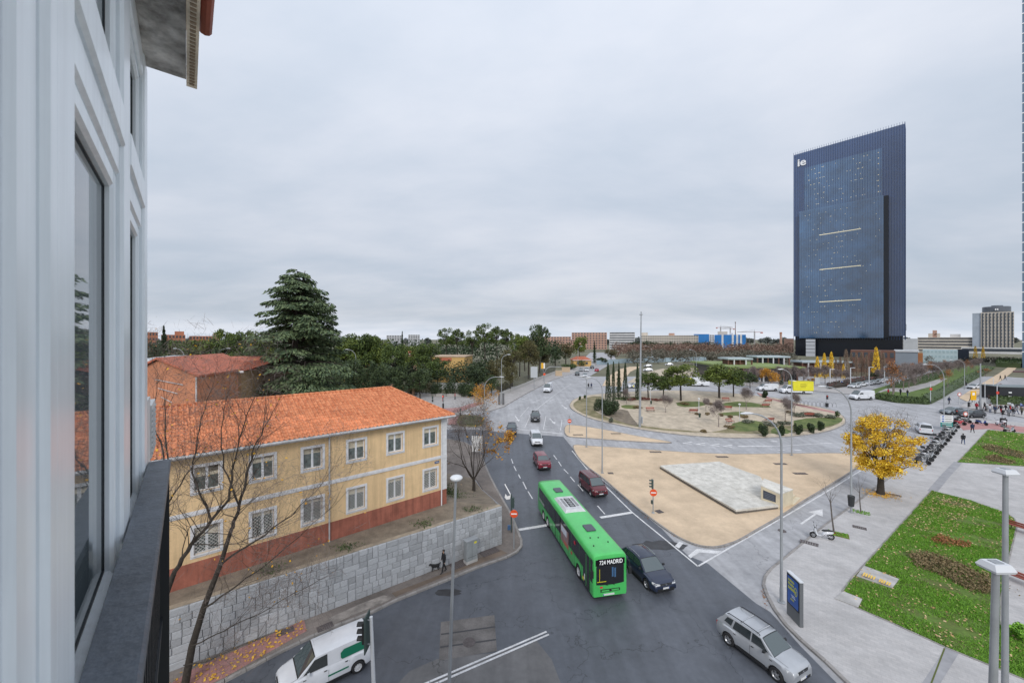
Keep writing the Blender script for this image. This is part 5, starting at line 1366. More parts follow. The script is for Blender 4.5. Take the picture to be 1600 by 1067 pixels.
l_, a_ = on((925.5, 576), -.15, -.99, 4.3); car('far_car', 'grey car furthest in the oncoming far file', 'car', l_, a_, CHA, style_hatch())
p_ = G(932.5, 580); car('far_car', 'red car driving away on far main road', 'car', (p_.x, p_.y, p_.z+.012), R(75), paint('bright_red', (0.42, 0.02, 0.05), .1), style_hatch())
# ---- white delivery van bottom left
vdir = Vector((-.80, -.60)); va = math.atan2(vdir.y, vdir.x)
st = style_mpv(4.42, 1.86, 1.84, False); st['mirm'] = WHT
dv_ = car('white_delivery_van', 'white delivery van with green side sticker at lower left', 'van', (-10.0, 20.75, .012), va, WHT, st, rim=RIMS)
GRNS = M('green_sticker', (0.006, 0.15, 0.085), rough=.4); YELS = M('yellow_print', (0.75, 0.66, 0.03), rough=.5)
m = MB()
def vy(z): return .93*.93+(.93*.80-.93*.93)*min(1, max(0, (z-1.10)/(1.84-.05-1.10)))
for sg in (-1, 1):
    zc_ = [(-.72, 1.17), (-.78, 1.42), (-.55, 1.58), (-1.62, 1.66), (-1.85, 1.52), (-1.80, 1.22), (-1.62, 1.15), (-.86, 1.10)]
    pts = [(-.46+(x+.7), sg*(vy(z)+.014), z+.05) for x, z in ((-.9, 1.09), (-2.02, 1.09), (-2.16, 1.20), (-2.16, 1.40), (-2.02, 1.52), (-.98, 1.52), (-.82, 1.40), (-.82, 1.17))]
    m.poly(pts if sg < 0 else pts[::-1])
stk = m.build('side_sticker', GRNS, dv_)
def bars(rows, mat, name, dx):
    m = MB()
    for x0, x1, z0, z1 in rows:
        for sg in (-1, 1):
            pts = [(x, sg*(vy(z)+.019), z) for x, z in ((x0, z0), (x1, z0), (x1, z1), (x0, z1))]; m.poly(pts if sg < 0 else pts[::-1])
    m.build(name, mat, stk)
bars([(-1.7, -.82, 1.44, 1.49), (-1.7, -.82, 1.37, 1.42), (-1.62, -.9, 1.19, 1.215)], PLT, 'print_line', 0); bars([(-1.66, -.85, 1.31, 1.335), (-1.3, -.9, 1.25, 1.27)], YELS, 'print_line', 0)
m = MB(); m.span(-.95, .05, -.955, -.935, .60, .67); m.span(-.95, .05, .935, .955, .60, .67); m.build('door_stripe', GRNS, dv_); m = MB(); m.span(-.05, .1, -.962, -.945, .57, .63); m.build('door_stripe', YELS, dv_)
# ---- vans and cars around the roundabout, right side
def at(px, ang): 
    p = G(*px, .012); return (p.x, p.y, p.z), R(ang)
l_, a_ = at((1346, 624), 187); car('white_panel_van', 'white panel van driving past the park on far side of roundabout', 'van', l_, a_, WHT, style_van(5.5, 2.0, 2.3))
l_, a_ = at((1199, 610.5), 176); car('white_panel_van', 'white van ahead of the yellow box truck', 'van', l_, a_, WHT, style_van(5.2, 1.95, 2.0))
l_, a_ = at((1453, 678), 62); car('white_small_van', 'small white van by the motorcycle row, seen from behind', 'van', (l_[0], l_[1]+1.0, l_[2]), R(51), WHT, style_mpv(4.3, 1.82, 1.82))
l_, a_ = at((1490, 646.5), 186); car('grey_saloon', 'long pale grey saloon waiting at far right junction', 'car', l_, a_, paint('pale_grey', (0.23, 0.27, 0.30), .3), style_sedan(4.95))
l_, a_ = at((1519, 651.5), 184); car('grey_coupe', 'dark grey car just behind the pale grey saloon', 'car', l_, a_, CHA, style_hatch(4.3))
l_, a_ = at((1524, 607.5), 190); car('white_car', 'white car turning out of the far right street', 'car', l_, a_, WHT, style_hatch())
for i_, (px, lb) in enumerate((((1335, 606), 'nearest white taxi in row beside park'), ((1344, 603.5), 'second white taxi in the row'), ((1356, 601.5), 'third white taxi in row by the red hedge'), ((1366, 600.5), 'grey car standing in the taxi row'), ((1375, 598.5), 'fifth taxi of row, white'), ((1387, 595.5), 'last taxi of the row, white, furthest away'))):
    l_, a_ = at(px, 205); car('white_taxi', lb+' of roundabout right', 'taxi', l_, a_, WHT if i_ != 3 else SILV, style_sedan(4.5), group='taxis waiting by the park')
for i_, (px, lb) in enumerate((((1012, 573.5), 'pale car parked on far lot right of mast'), ((1012, 580), 'white car parked nearer on far lot right of mast'), ((1045, 571), 'white car parked by the hoarding at far lot'))):
    l_, a_ = at(px, 170); car('parked_car', lb, 'car', l_, a_, WHT if i_ else SILV, style_hatch(), group='cars on the far lot')
l_, a_ = at((992, 606), 185); pcar = car('police_car', 'white and dark blue car behind cypresses at roundabout', 'car', l_, a_, WHT, style_hatch(4.4))
m = MB(); m.span(-.6, .5, -.915, -.90, .45, .85); m.span(-.6, .5, .90, .915, .45, .85); m.build('blue_band', paint('police_blue', (0.02, 0.05, .25)), pcar); m = MB(); m.span(.55, .95, -.915, -.90, .45, .85); m.span(.55, .95, .90, .915, .45, .85); m.build('yellow_band', YELS, pcar)
# yellow box truck
p_ = G(1243, 614.5, .012)
YLW = paint('truck_yellow', (0.72, 0.66, 0.02), 0, .4)
tk = car('yellow_box_truck', 'truck with bright yellow box body beyond the roundabout', 'truck', (p_.x, p_.y, p_.z), R(174), WHT, dict(style_van(7.6, 2.1, 2.3), cab=[(3.0, 1.4), (2.3, 2.25), (1.35, 2.25), (1.3, 1.4)], win=[[(2.75, 1.45), (2.3, 2.05), (1.6, 2.05), (1.6, 1.45)]], wb=4.2, fo=1.0, top=[(-3.8, .75), (1.2, .76), (1.3, 1.3), (2.9, 1.38), (3.3, 1.2), (3.7, 1.0), (3.8, .8)]))
m = MB(); m.span(-3.85, 1.22, -1.12, 1.12, .85, 3.35); bxx = m.build('box_body', YLW, tk)
m = MB()
for z, x0, x1 in ((2.5, -.5, -2.0), (2.1, -.5, -2.1), (1.7, -.6, -1.9)): m.span(min(x0, x1), max(x0, x1), 1.122, 1.13, z, z+.16)
m.build('print_line', M('olive_print', (0.35, 0.30, 0.02), rough=.5), bxx)
m = MB(); m.span(.2, 1.15, -.7, .7, 2.5 if False else 3.36, 3.5); m.build('roof_fairing', WHT, tk)
# yellow van roof behind the pine
l_, a_ = at((1090, 603), 170); vy_ = car('delivery_truck', 'white truck with yellow cab hidden behind the roundabout pines', 'truck', l_, a_, WHT, style_van(6.5, 2.0, 2.6)); m = MB(); m.span(2.0, 2.9, -.75, .75, 2.0, 2.5); m.build('yellow_hood', YLW, vy_)

# ---- the green bus
BGRN = paint('bus_green', (0.070, 0.52, 0.12), 0.0, 0.4)
BDK = M('bus_dark_glass', (0.012, 0.013, 0.016), rough=0.06, spec=0.7, ior=1.6)
bl, bw, bh = 14.35, 2.55, 3.15
hx = Vector((.199, -.98)); ba = math.atan2(hx.y, hx.x)
bus = thing('green_bus', 'bright green three-axle bus showing 724 MADRID on its front', 'bus', (5.36, 33.8, .012), ba)
def bus_ring(x, k=1.0, dz=0.0):
    w = bw/2*k; z0 = .30; zt_ = bh-dz
    hf = [(w*.97, z0), (w, z0+.12), (w, 1.2), (w*.985, zt_-.32), (w*.955, zt_-.16), (w*.88, zt_-.05), (w*.72, zt_)]
    return [(x, y, z) for y, z in hf]+[(x, 0, zt_+.02)]+[(x, -y, z) for y, z in reversed(hf)]
axl = [bl/2-2.75, -bl/2+3.55, -bl/2+2.15]; rw_ = .49; Ra = .57
xs = set(np.linspace(-bl/2+.1, bl/2-.25, 24))
for c in axl:
    for a in np.linspace(0, math.pi, 9): xs.add(c+Ra*math.cos(a))
prof = sorted((x, 1.0, 0.0) for x in xs)
prof = [(-bl/2, .94, .12), (-bl/2+.04, .98, .04)]+prof+[(bl/2-.12, .992, .02), (bl/2-.03, .972, .06), (bl/2, .945, .15)]
m = MB(); rg = 15
for x, k, dz in prof:
    r_ = bus_ring(x, k, dz)
    for c in axl:
        if abs(x-c) < Ra:
            zz = rw_+math.sqrt(max(0, Ra**2-(x-c)**2)); r_ = [(a, b, max(z, zz) if i in (0, 14) else (max(z, zz+.02) if i in (1, 13) else z)) for i, (a, b, z) in enumerate(r_)]
    m.V += r_
for i in range(len(prof)-1):
    for k in range(rg-1):
        a = i*rg+k; m.F.append((a, a+rg, a+rg+1, a+1)); m.I.append(0)
for b0, rev in ((0, False), ((len(prof)-1)*rg, True)):
    for k in range(6):
        q = (b0+k, b0+k+1, b0+rg-2-k, b0+rg-1-k); m.F.append(q if not rev else q[::-1]); m.I.append(0)
    q = (b0+6, b0+7, b0+8); m.F.append(q if not rev else q[::-1]); m.I.append(0)
m.build('body', BGRN, bus, smooth=True, angle=40)
m = MB(); m.span(-bl/2+.2, bl/2-.2, -.95, .95, .22, 1.0)
for c in axl: m.span(c-Ra-.03, c+Ra+.03, -1.20, 1.20, .3, rw_+Ra-.01)
m.build('underbody', BLK, bus)
for c in axl:
    for sg in (1, -1): wheel(bus, c, sg*(bw/2-.14), rw_, RIMS, 1.3)
# windscreen: one big curved black pane wrapping the front
m = MB(); fx = bl/2+.012
ys = np.linspace(-1, 1, 9)
rowsz = [(1.08, 0.0), (1.6, 0), (2.3, 0), (2.86, .012)]
for z, bk in rowsz:
    for u in ys: m.V.append((fx-bk-.035*max(0, abs(u)-.8)/.2, u*1.232, z+(.0 if z > 1.1 else .08-.10*(1-u*u))))
for j in range(3):
    for i in range(8): a = j*9+i; m.F.append((a, a+1, a+10, a+9)); m.I.append(0)
wsn = m.build('windscreen', BDK, bus, smooth=True)
m = MB(); m.span(fx-.02, fx+.004, -1.08, 1.08, 2.42, 2.83); dsb = m.build('destination_display', M('display_black', (0.006, 0.006, 0.007), rough=.15), bus)
tmx = Matrix.Translation((fx+.012, .06, 2.615)) @ Matrix.Rotation(R(90), 4, 'Z') @ Matrix.Rotation(R(90), 4, 'X')
text_mesh('724 MADRID', .41, M('display_white', (.92, .94, .95), emit=.25), 'destination_lettering', dsb, tmx, .002, .76, .0)
# side windows: dark strip in single panes, both sides; doors on the right-hand side
for sg in (1, -1):
    x = -bl/2+.55
    n = 8; wd_ = (bl-1.5)/n
    for i in range(n):
        x0, x1 = x+i*wd_+.015, x+(i+1)*wd_-.015
        m = MB(); z0_ = 1.42 if i > 0 else 1.75
        y = lambda z: sg*(bw/2*(1-.015*max(0, (z-1.2)/(bh-.32-1.2)))+.008)
        q = [(x0, y(z0_), z0_), (x1, y(z0_), z0_), (x1, y(2.72), 2.72), (x0, y(2.72), 2.72)]
        m.poly(q if sg < 0 else q[::-1]); m.build('side_window', BDK, bus)
    if sg < 0:
        # in view: advert, door, markings (the image-left side of the bus)
        pass
for s_ in (1, -1):
    m = MB(); q = [(bl/2-.48, s_*(bw/2+.006), 1.25), (bl/2-.10, s_*(bw/2*.992+.008), 1.2), (bl/2-.10, s_*(bw/2*.98+.008), 2.80), (bl/2-.48, s_*(bw/2*.985+.008), 2.80)]
    m.poly(q if s_ < 0 else q[::-1]); m.build('quarter_window', BDK, bus)
sg = -1        # right-hand side of the bus is the kerb side, seen at image left
yy = -bw/2-.012
def sidepatch(x0, x1, z0, z1, mat, name, off=0.0, parent=bus):
    m = MB(); m.span(x0, x1, yy-off-.006, yy-off, z0, z1); return m.build(name, mat, parent)
door = sidepatch(bl/2-1.75, bl/2-.55, .42, 2.74, BDK, 'front_door', .006)
sidepatch(bl/2-1.17, bl/2-1.13, .45, 2.7, BGRN, 'door_edge', .013, door); sidepatch(bl/2-1.5, bl/2-1.35, .7, 1.1, PLT, 'door_sticker', .013, door)
sidepatch(-1.15, -1.05, .42, 2.7, BLK, 'middle_door_seam', .004); sidepatch(.15, .25, .42, 2.7, BLK, 'middle_door_seam', .004)
sidepatch(-1.02, .12, 1.30, 2.72, BDK, 'middle_door_glass', .006)
advm = M('advert_print', (0.55, 0.56, 0.62), rough=.5, var=.5, scale=1.6, col2=(0.30, 0.12, 0.10))
ad = sidepatch(.40, 2.35, .95, 2.35, advm, 'side_advert', .010)
sidepatch(.55, 1.9, 1.75, 2.25, M('advert_pale', (.62, .66, .75), rough=.5), 'advert_panel', .018, ad); sidepatch(1.2, 2.3, .98, 1.3, M('advert_red', (.5, .14, .10), rough=.5), 'advert_panel', .018, ad)
REDL = M('red_label', (.6, .03, .06), rough=.5)
for x0, z0 in ((2.9, 1.05), (3.6, 2.2), (5.35, .55)): sidepatch(x0, x0+.28, z0, z0+.22, REDL if x0 < 5 else YLW, 'side_label', .012)
for k in range(9):
    x0 = -bl/2+.9+k*1.42
    if min(abs(x0-c) for c in axl) > .65: sidepatch(x0, x0+.018, .34, 1.36, M('panel_gap', (.02, .12, .03), rough=.6), 'panel_seam', -.004)
sidepatch(-bl/2+.3, bl/2-1.9, 1.36, 1.385, M('panel_gap', (.02, .12, .03)), 'panel_seam', -.004)
sidepatch(-bl/2+.7, -bl/2+2.6, 1.5, 1.72, M('grey_swoosh', (.35, .36, .38), rough=.5), 'grey_swoosh', .012)
# front details
for s_ in (1, -1):
    m = MB(); m.lathe([(.0, .03), (.13, .02), (.16, 0)], 12, c=(fx-.05, s_*.92, .78), axis='X'); m.build('headlight', HLON, bus)
    m = MB(); m.lathe([(.0, .03), (.07, .02), (.08, 0)], 10, c=(fx-.045, s_*1.0, .52), axis='X'); m.build('fog_light', HLON, bus)
    m = MB(); m.tube([(bl/2-.2, s_*1.2, 2.75), (bl/2+.12, s_*1.38, 2.6), (bl/2+.14, s_*1.40, 2.2)], .03, 6); m.span(bl/2+.06, bl/2+.2, s_*1.4-.1, s_*1.4+.1, 1.75, 2.2); m.build('mirror', BLK, bus)
m = MB(); m.span(fx-.04, fx+.012, -.72, .72, .60, .78); grl = m.build('grille', BLK, bus); m = MB(); m.span(fx+.013, fx+.02, -.64, .64, .64, .74); m.build('grille_panel', BGRN, grl); m = MB(); m.lathe([(.09, 0), (.09, .012)], 14, c=(fx+.02, 0, .69), axis='X'); m.build('badge', BLK, grl)
m = MB(); m.span(fx-.02, fx+.012, -.52, .30, .36, .47); pl_ = m.build('number_plate', PLT, bus)
m = MB(); m.span(fx+.0125, fx+.015, -.52, -.47, .362, .468); m.build('plate_band', EUB, pl_)
m = MB(); m.span(fx-.02, fx+.014, -.75, -.56, .88, .99); m.build('front_label', REDL, bus)
m = MB(); m.tube([(fx-.35, -1.0, 1.35), (fx-.35, -.3, 1.42)], .02, 6); m.build('handrail', YLW, bus)
m = MB(); m.span(fx+.004, fx+.010, -.98, -.30, 1.30, 1.34); m.span(fx+.004, fx+.010, -.80, -.77, 1.32, 2.2); m.build('cab_rail', YLW, wsn)
for a, b in (((.35, 1.12), (.02, 1.10)), ((-.15, 1.12), (-.5, 1.10))):
    m = MB(); m.tube([(fx+.02, a[0], a[1]-.1), (fx+.025, b[0], b[1]+.05)], .012, 5); m.build('wiper', BLK, wsn)
m = MB(); m.span(fx+.003, fx+.008, .30, .42, 1.55, 2.2); m.span(fx+.003, fx+.008, .12, .24, 1.6, 2.25); m.build('seat_back', M('seat_blue', (.05, .13, .26), rough=.8), wsn)
# roof: hatches, air conditioning, small fittings
for x in (bl/2-3.7, -bl/2+2.9):
    m = MB(); 
    pts = [(-.42, -.36), (.42, -.36), (.42, .36), (-.42, .36)]
    m.prism([(x+a, b) for a, b in ((-.45, -.38), (.45, -.38), (.5, -.3), (.5, .3), (.45, .38), (-.45, .38), (-.5, .3), (-.5, -.3))], bh+.0, bh+.10); m.build('roof_hatch', M('hatch_grey', (.07, .08, .10), rough=.35), bus)
ACW = M('ac_white', (.55, .56, .58), rough=.5, var=.15, scale=2)
m = MB(); x0, x1 = -2.6, .6
lo_ = [(x0, -.95), (x1, -.95), (x1, .95), (x0, .95)]; hi_ = [(x0+.25, -.75), (x1-.25, -.75), (x1-.25, .75), (x0+.25, .75)]
m.add([(a, b, bh-.02) for a, b in lo_]+[(a, b, bh+.20) for a, b in hi_], [(4, 5, 6, 7), (0, 1, 5, 4), (1, 2, 6, 5), (2, 3, 7, 6), (3, 0, 4, 7)]); acu = m.build('air_conditioner', ACW, bus)
m = MB(); m.span(-1.9, -.1, -.28, .28, bh+.201, bh+.215); fp = m.build('fan_panel', BLK, acu)
for k in range(4):
    m = MB(); m.lathe([(.20, bh+.216), (.20, bh+.235), (.14, bh+.235), (.14, bh+.22)], 14, c=(-1.66+k*.44, 0, 0)); m.build('fan', M('fan_grey', (.25, .26, .27), rough=.5), acu)
m = MB()
for k in range(9):
    m.span(-1.9+k*.2, -1.8+k*.2, -.62, -.38, bh+.201, bh+.207); m.span(-1.9+k*.2, -1.8+k*.2, .38, .62, bh+.201, bh+.207)
m.build('vent_slot', BLK, acu, kind='stuff')
for x, y in ((bl/2-1.5, .55), (bl/2-2.3, -.5), (bl/2-1.2, -.7), (bl/2-2.2, .1)):
    m = MB(); m.lathe([(.07, bh-.04), (.05, bh+.06), (0, bh+.07)], 8, c=(x, y, 0)); m.build('roof_fitting', BLK, bus)
# ================================================================== street furniture
GALV = M('galvanised_steel', (0.36, 0.38, 0.40), rough=0.45, metal=0.35, var=0.12, scale=1.2)
PALEP = M('pale_lamp_head', (0.62, 0.64, 0.67), rough=0.4)
DIFF = M('lamp_diffuser', (0.70, 0.72, 0.74), rough=0.2)
def curved_lamp(label, base, top_py, head_px, d=None, dz=.13, r0=.10, group=None, thin=1.0):
    """post with a quarter-round arm; base in pixels, head reaches head_px"""
    b = G(*base, dz) if d is None else Vector(((base[0]-CX)/FPX*d, d, h(d)+dz))
    H_ = ZT(top_py, b.y)-b.z; reach = (head_px-base[0])/FPX*b.y; sg = 1 if reach > 0 else -1; A = abs(reach)
    t = thing('street_lamp', label, 'street lamp', b, 0, group)
    rc = min(A*.85, H_*.22)
    m = MB(); zs = H_-rc
    pts = [(0, 0, 0), (0, 0, .9), (0, 0, .95), (0, 0, zs)]; rr_ = [r0*1.0*thin, r0*thin, r0*.86*thin, r0*.6*thin]
    m.tube(pts, rr_, 10); m.build('post', GALV, t, smooth=True, angle=50)
    m = MB(); arc = [(0, 0, zs)]+[(sg*rc*(1-math.cos(a)), 0, zs+rc*math.sin(a)) for a in np.linspace(.15, math.pi/2*.97, 9)]+[(sg*(A-.55), 0, H_-.01)]
    m.tube(arc, [r0*.6*thin]*3+[r0*.48*thin]*(len(arc)-3), 8); m.build('arm', GALV, t, smooth=True, angle=60)
    m = MB(); x0 = sg*(A-.60); x1 = sg*(A+.28); hw_ = .16
    q = lambda f, w, z: [(x0+(x1-x0)*f, -w, H_+z), (x0+(x1-x0)*f, w, H_+z)]
    secs = [(0, .06, -.03, .05), (.25, .15, -.07, .10), (.6, .18, -.09, .11), (.9, .13, -.06, .07), (1, .05, -.02, .02)]
    vs = []
    for f, w, zl, zh in secs:
        x = x0+(x1-x0)*f; vs += [(x, -w, H_+(zl+zh)/2), (x, 0, H_+zh), (x, w, H_+(zl+zh)/2), (x, 0, H_+zl)]
    fs = [(i*4+k, i*4+(k+1) % 4, (i+1)*4+(k+1) % 4, (i+1)*4+k) for i in range(4) for k in range(4)]+[(0, 1, 2, 3), (19, 18, 17, 16)]
    m.add(vs, fs); hd_ = m.build('lamp_head', PALEP, t, smooth=True)
    m = MB(); m.lathe([(r0*2.2, 0), (r0*2.2, .03), (r0*1.1, .05)], 8); m.build('foot_plate', GALV, t)
    return t
curved_lamp('tall curved street lamp on the corner pavement beside advertising panel', (1221, 940), 646, 1163, r0=.115)
curved_lamp('curved street lamp with litter bin, left of the yellow tree', (1330, 800), 604, 1282, r0=.115)
curved_lamp('curved street lamp behind monument at top edge of traffic island', (1237, 711), 577, 1218)
curved_lamp('curved street lamp on left part of sandy traffic island', (941, 738.5), 590, 917)
curved_lamp('curved street lamp at left tip of big traffic island', (916.5, 698), 588, 908)
curved_lamp('curved street lamp above motorcycle row holding direction signs', (1475, 669), 569.5, 1444)
curved_lamp('curved street lamp at the park hedge corner, far right', (1507, 608), 562.5, 1485)
curved_lamp('curved lamp rising behind orange-leaved tree at left of main road', (757, 668), 589, 785)
curved_lamp('tall curved lamp on far left pavement beside grey box', (783.5, 630), 554, 796)
curved_lamp('curved lamp standing behind ridge of yellow house right of cedar', (556, 615), 546, 541)
curved_lamp('curved lamp behind red roofs, right of two at far left', (336, 600), 544.5, 358, d=84)
curved_lamp('curved lamp behind red roofs, left of two at far left', (288, 600), 544.5, 272, d=84)
curved_lamp('curved lamp by the hedge of far main road', (903, 582), 541, 909)
curved_lamp('curved far lamp on lot right of the mast', (1018.5, 574), 541, 1008)
curved_lamp('curved far lamp behind roundabout pines', (1088, 590), 546.5, 1078)
for px, top, lb in ((1297, 577, 'straight pale post nearest the yellow box truck'), (1329, 575, 'straight pale post before brown building, second'), (1358, 574, 'pale post beside grey shrub before brown building'), (1382, 573, 'pale post above row of taxis'), (1405, 571, 'pale post left of grey bare trees by taxi street')):
    b = G(px, 603); t = thing('lamp_post', lb, 'lamp post', b); H_ = ZT(top, b.y)-b.z
    m = MB(); m.tube([(0, 0, 0), (0, 0, H_)], .13, 6); m.build('post', PALEP, t); m = MB(); m.span(-.1, 1.3, -.15, .15, H_+.005, H_+.14); m.build('lamp_head', PALEP, t)
# tall mast on the roundabout
b = G(999.7, 667, .12); t = thing('lighting_mast', 'very tall grey lighting mast on left half of roundabout', 'mast', b); H_ = ZT(487, b.y)-b.z
m = MB(); m.tube([(0, 0, 0), (.12, 0, H_*.5), (.25, 0, H_)], [.24, .17, .09], 10); m.build('pole', GALV, t, smooth=True, angle=60)
m = MB(); m.span(.24, .5, -.2, .2, .7, 1.9); m.build('control_box', GALV, t)
m = MB(); m.lathe([(.35, H_-.6), (.35, H_-.5)], 12, c=(.25, 0, 0))
m.build('lamp_ring', GALV, t)
# straight tall post far right
b = G(1532, 640, .1); t = thing('lamp_post', 'tall straight grey post behind yellow sign at far right', 'lamp post', b); m = MB(); m.tube([(0, 0, 0), (0, 0, ZT(568, b.y)-b.z)], [.16, .1], 8); m.build('post', GALV, t)
for px, y0, y1, lb in ((1539, 631, 597, 'thin white pole right of the tall straight post'), (1552, 622, 590, 'thin white pole left of the black kiosk'), (1558, 643, 602, 'thin pole with red sign beside black kiosk'), (1454, 630, 599, 'red and white banded pole at park hedge corner'), (1499, 631, 623, 'short grey post beside the crossing at park corner')):
    b = G(px, y0, .1); t = thing('sign_pole', lb, 'pole', b); H_ = ZT(y1, b.y)-b.z; m = MB(); m.tube([(0, 0, 0), (0, 0, H_)], .06, 6); m.build('post', PALEP, t)
    if 'red' in lb: m = MB(); m.lathe([(.33, -.02), (.33, .02)], 14, c=(0, -.1, H_*.72), axis='Y'); m.build('sign_disc', M('sign_red', (.55, .05, .03), rough=.5), t)
# square-headed lamps in the right foreground
def square_lamp(label, px, py, d, dxb, hw_):
    p = P(px, py, d); t = thing('square_lamp', label, 'street lamp', (p.x+dxb, p.y, .12)); H_ = p.z-.12
    m = MB(); m.tube([(0, 0, 0), (-dxb*.5, 0, H_*.5), (-dxb, 0, H_-.06)], [.105, .09, .07], 12); m.build('post', GALV, t, smooth=True, angle=60)
    m = MB(); m.add([(-dxb-hw_, -.22, H_), (-dxb+hw_, -.22, H_), (-dxb+hw_, .22, H_), (-dxb-hw_, .22, H_), (-dxb-hw_*.78, -.15, H_+.13), (-dxb+hw_*.78, -.15, H_+.13), (-dxb+hw_*.78, .15, H_+.13), (-dxb-hw_*.78, .15, H_+.13), (-dxb-hw_*.9, -.2, H_-.06), (-dxb+hw_*.9, -.2, H_-.06), (-dxb+hw_*.9, .2, H_-.06), (-dxb-hw_*.9, .2, H_-.06)],
                    [(4, 5, 6, 7), (0, 1, 5, 4), (1, 2, 6, 5), (2, 3, 7, 6), (3, 0, 4, 7), (8, 9, 1, 0), (9, 10, 2, 1), (10, 11, 3, 2), (11, 8, 0, 3), (11, 10, 9, 8)])
    m.build('lamp_head', PALEP, t); m = MB(); m.span(-dxb-hw_*.4, -dxb+hw_*.4, -.09, .09, H_+.131, H_+.15); m.build('top_cover', GALV, t)
square_lamp('taller square-headed lamp post in right foreground over lawn', 1571, 738, 13.8, -.03, .25)
square_lamp('lower square-headed lamp post at right foreground edge', 1556, 886, 9.6, -.28, .26)
# disc lamp in front of the wall
p = P(713, 746, 16.0); t = thing('disc_lamp', 'slim post with round white disc lamp in front of the yellow house', 'street lamp', (p.x-.42, p.y, .12)); H_ = p.z-.12
m = MB(); m.tube([(0, 0, 0), (.21, 0, H_*.5), (.40, 0, H_-.12)], [.085, .07, .05], 12); m.build('post', GALV, t, smooth=True, angle=60)
m = MB(); m.lathe([(.05, -.16), (.20, -.10), (.26, -.03), (.265, .01), (.20, .07), (.08, .10), (0, .105)], 22, c=(.42, 0, H_)); m.build('lamp_head', DIFF, t, smooth=True)
# ---- traffic lights and signs
SIGR = M('no_entry_orange', (.72, .085, .02), rough=.45); SIGW = M('sign_white', (.80, .80, .80), rough=.5); SGRN = M('signal_green', (.05, .075, .07), rough=.5)
REDG = M('signal_red_lit', (1.0, .06, .03), emit=.9)
def head3(t, x, y, z, face, mat=SGRN, lit=None, s=1.0):
    """three-lens signal head, looking along angle face"""
    rot = Matrix.Translation((x, y, z)) @ Matrix.Rotation(face, 4, 'Z')
    m = MB(); m.span(-.06, .09*s, -.15*s, .15*s, 0, .92*s); m.xform(rot); hd_ = m.build('signal_head', mat, t)
    for k in range(3):
        zc_ = .15*s+k*.31*s
        m = MB(); n = 9
        for i in range(n-1):
            a0, a1 = math.pi*i/(n-1), math.pi*(i+1)/(n-1)
            q = [(.09*s, .125*s*math.cos(a0), zc_+.125*s*math.sin(a0)), (.09*s, .125*s*math.cos(a1), zc_+.125*s*math.sin(a1)), (.33*s, .125*s*math.cos(a1), zc_-.01+.125*s*math.sin(a1)), (.33*s, .125*s*math.cos(a0), zc_-.01+.125*s*math.sin(a0))]
            m.poly(q)
        m.xform(rot); m.build('visor', mat, hd_)
        m = MB(); m.lathe([(.11*s, .091*s), (0, .10*s)], 12, c=(0, 0, zc_), axis='X'); m.xform(rot); m.build('lens', REDG if (lit == 'red' and k == 2) else BLK, hd_)
def no_entry(t, x, y, z, face, r=.32):
    rot = Matrix.Translation((x, y, z)) @ Matrix.Rotation(face, 4, 'Z')
    m = MB(); m.lathe([(r, 0), (r, .03)], 24, axis='X'); m.xform(rot); sg_ = m.build('no_entry_sign', SIGR, t)
    m = MB(); m.span(.031, .036, -r*.72, r*.72, -r*.16, r*.16); m.xform(rot); m.build('white_bar', SIGW, sg_)
FC = R(-90)
b = G(1020.5, 801, .12); t = thing('traffic_light', 'traffic light with orange no-entry disc standing on sandy island', 'traffic light', b)
H_ = ZT(748, b.y)-b.z
m = MB(); m.tube([(0, 0, 0), (0, 0, H_-.05)], .055, 8); m.build('post', GALV, t); m = MB(); m.lathe([(.17, 0), (.15, .05), (.08, .08)], 10); m.build('foot', GALV, t)
head3(t, -.06, 0, H_-.98, R(170)); no_entry(t, 0, -.08, H_-1.38, R(-95), .36); m = MB(); m.span(-.2, -.04, -.12, .12, H_-2.55, H_-2.2); m.build('pedestrian_signal', SGRN, t)
# no-entry sign plus signal post at the pavement corner
b = G(803, 857, .13); t = thing('no_entry_post', 'orange no-entry disc on grey post at pavement corner beside stone wall', 'road sign', b); H_ = ZT(796, b.y)-b.z
m = MB(); m.tube([(0, 0, 0), (0, 0, H_)], .05, 8); m.build('post', GALV, t); no_entry(t, 0, -.06, H_-.32, R(-90), .33)
b = G(799, 831, .13); t = thing('traffic_light', 'traffic light with white arrow board behind the corner no-entry sign', 'traffic light', b); H_ = ZT(772, b.y)-b.z
m = MB(); m.tube([(0, 0, 0), (0, 0, H_)], .055, 8); m.build('post', SGRN, t)
m = MB(); m.add([(-.62, -.1, H_-.25), (-.45, -.1, H_-.45), (-.12, -.1, H_-.40), (-.05, -.1, H_+.02), (-.15, -.1, H_-.08), (-.38, -.1, H_-.16), (-.55, -.1, H_+.08)], [(0, 1, 2, 3, 4, 5, 6)]); m.add([(-.62, -.06, H_-.25), (-.45, -.06, H_-.45), (-.12, -.06, H_-.40), (-.05, -.06, H_+.02), (-.15, -.06, H_-.08), (-.38, -.06, H_-.16), (-.55, -.06, H_+.08)], [(6, 5, 4, 3, 2, 1, 0)]); m.build('white_board', SIGW, t)
m = MB(); m.tube([(-.10, 0, H_), (-.62, 1.0, H_+.55)], .05, 6); m.build('white_arm', SIGW, t)
head3(t, .1, 0, H_-1.25, R(75))
m = MB(); m.span(-.35, -.08, -.12, .12, .25, .62); m.build('push_button_box', M('blue_box', (.05, .12, .25), rough=.5), t)
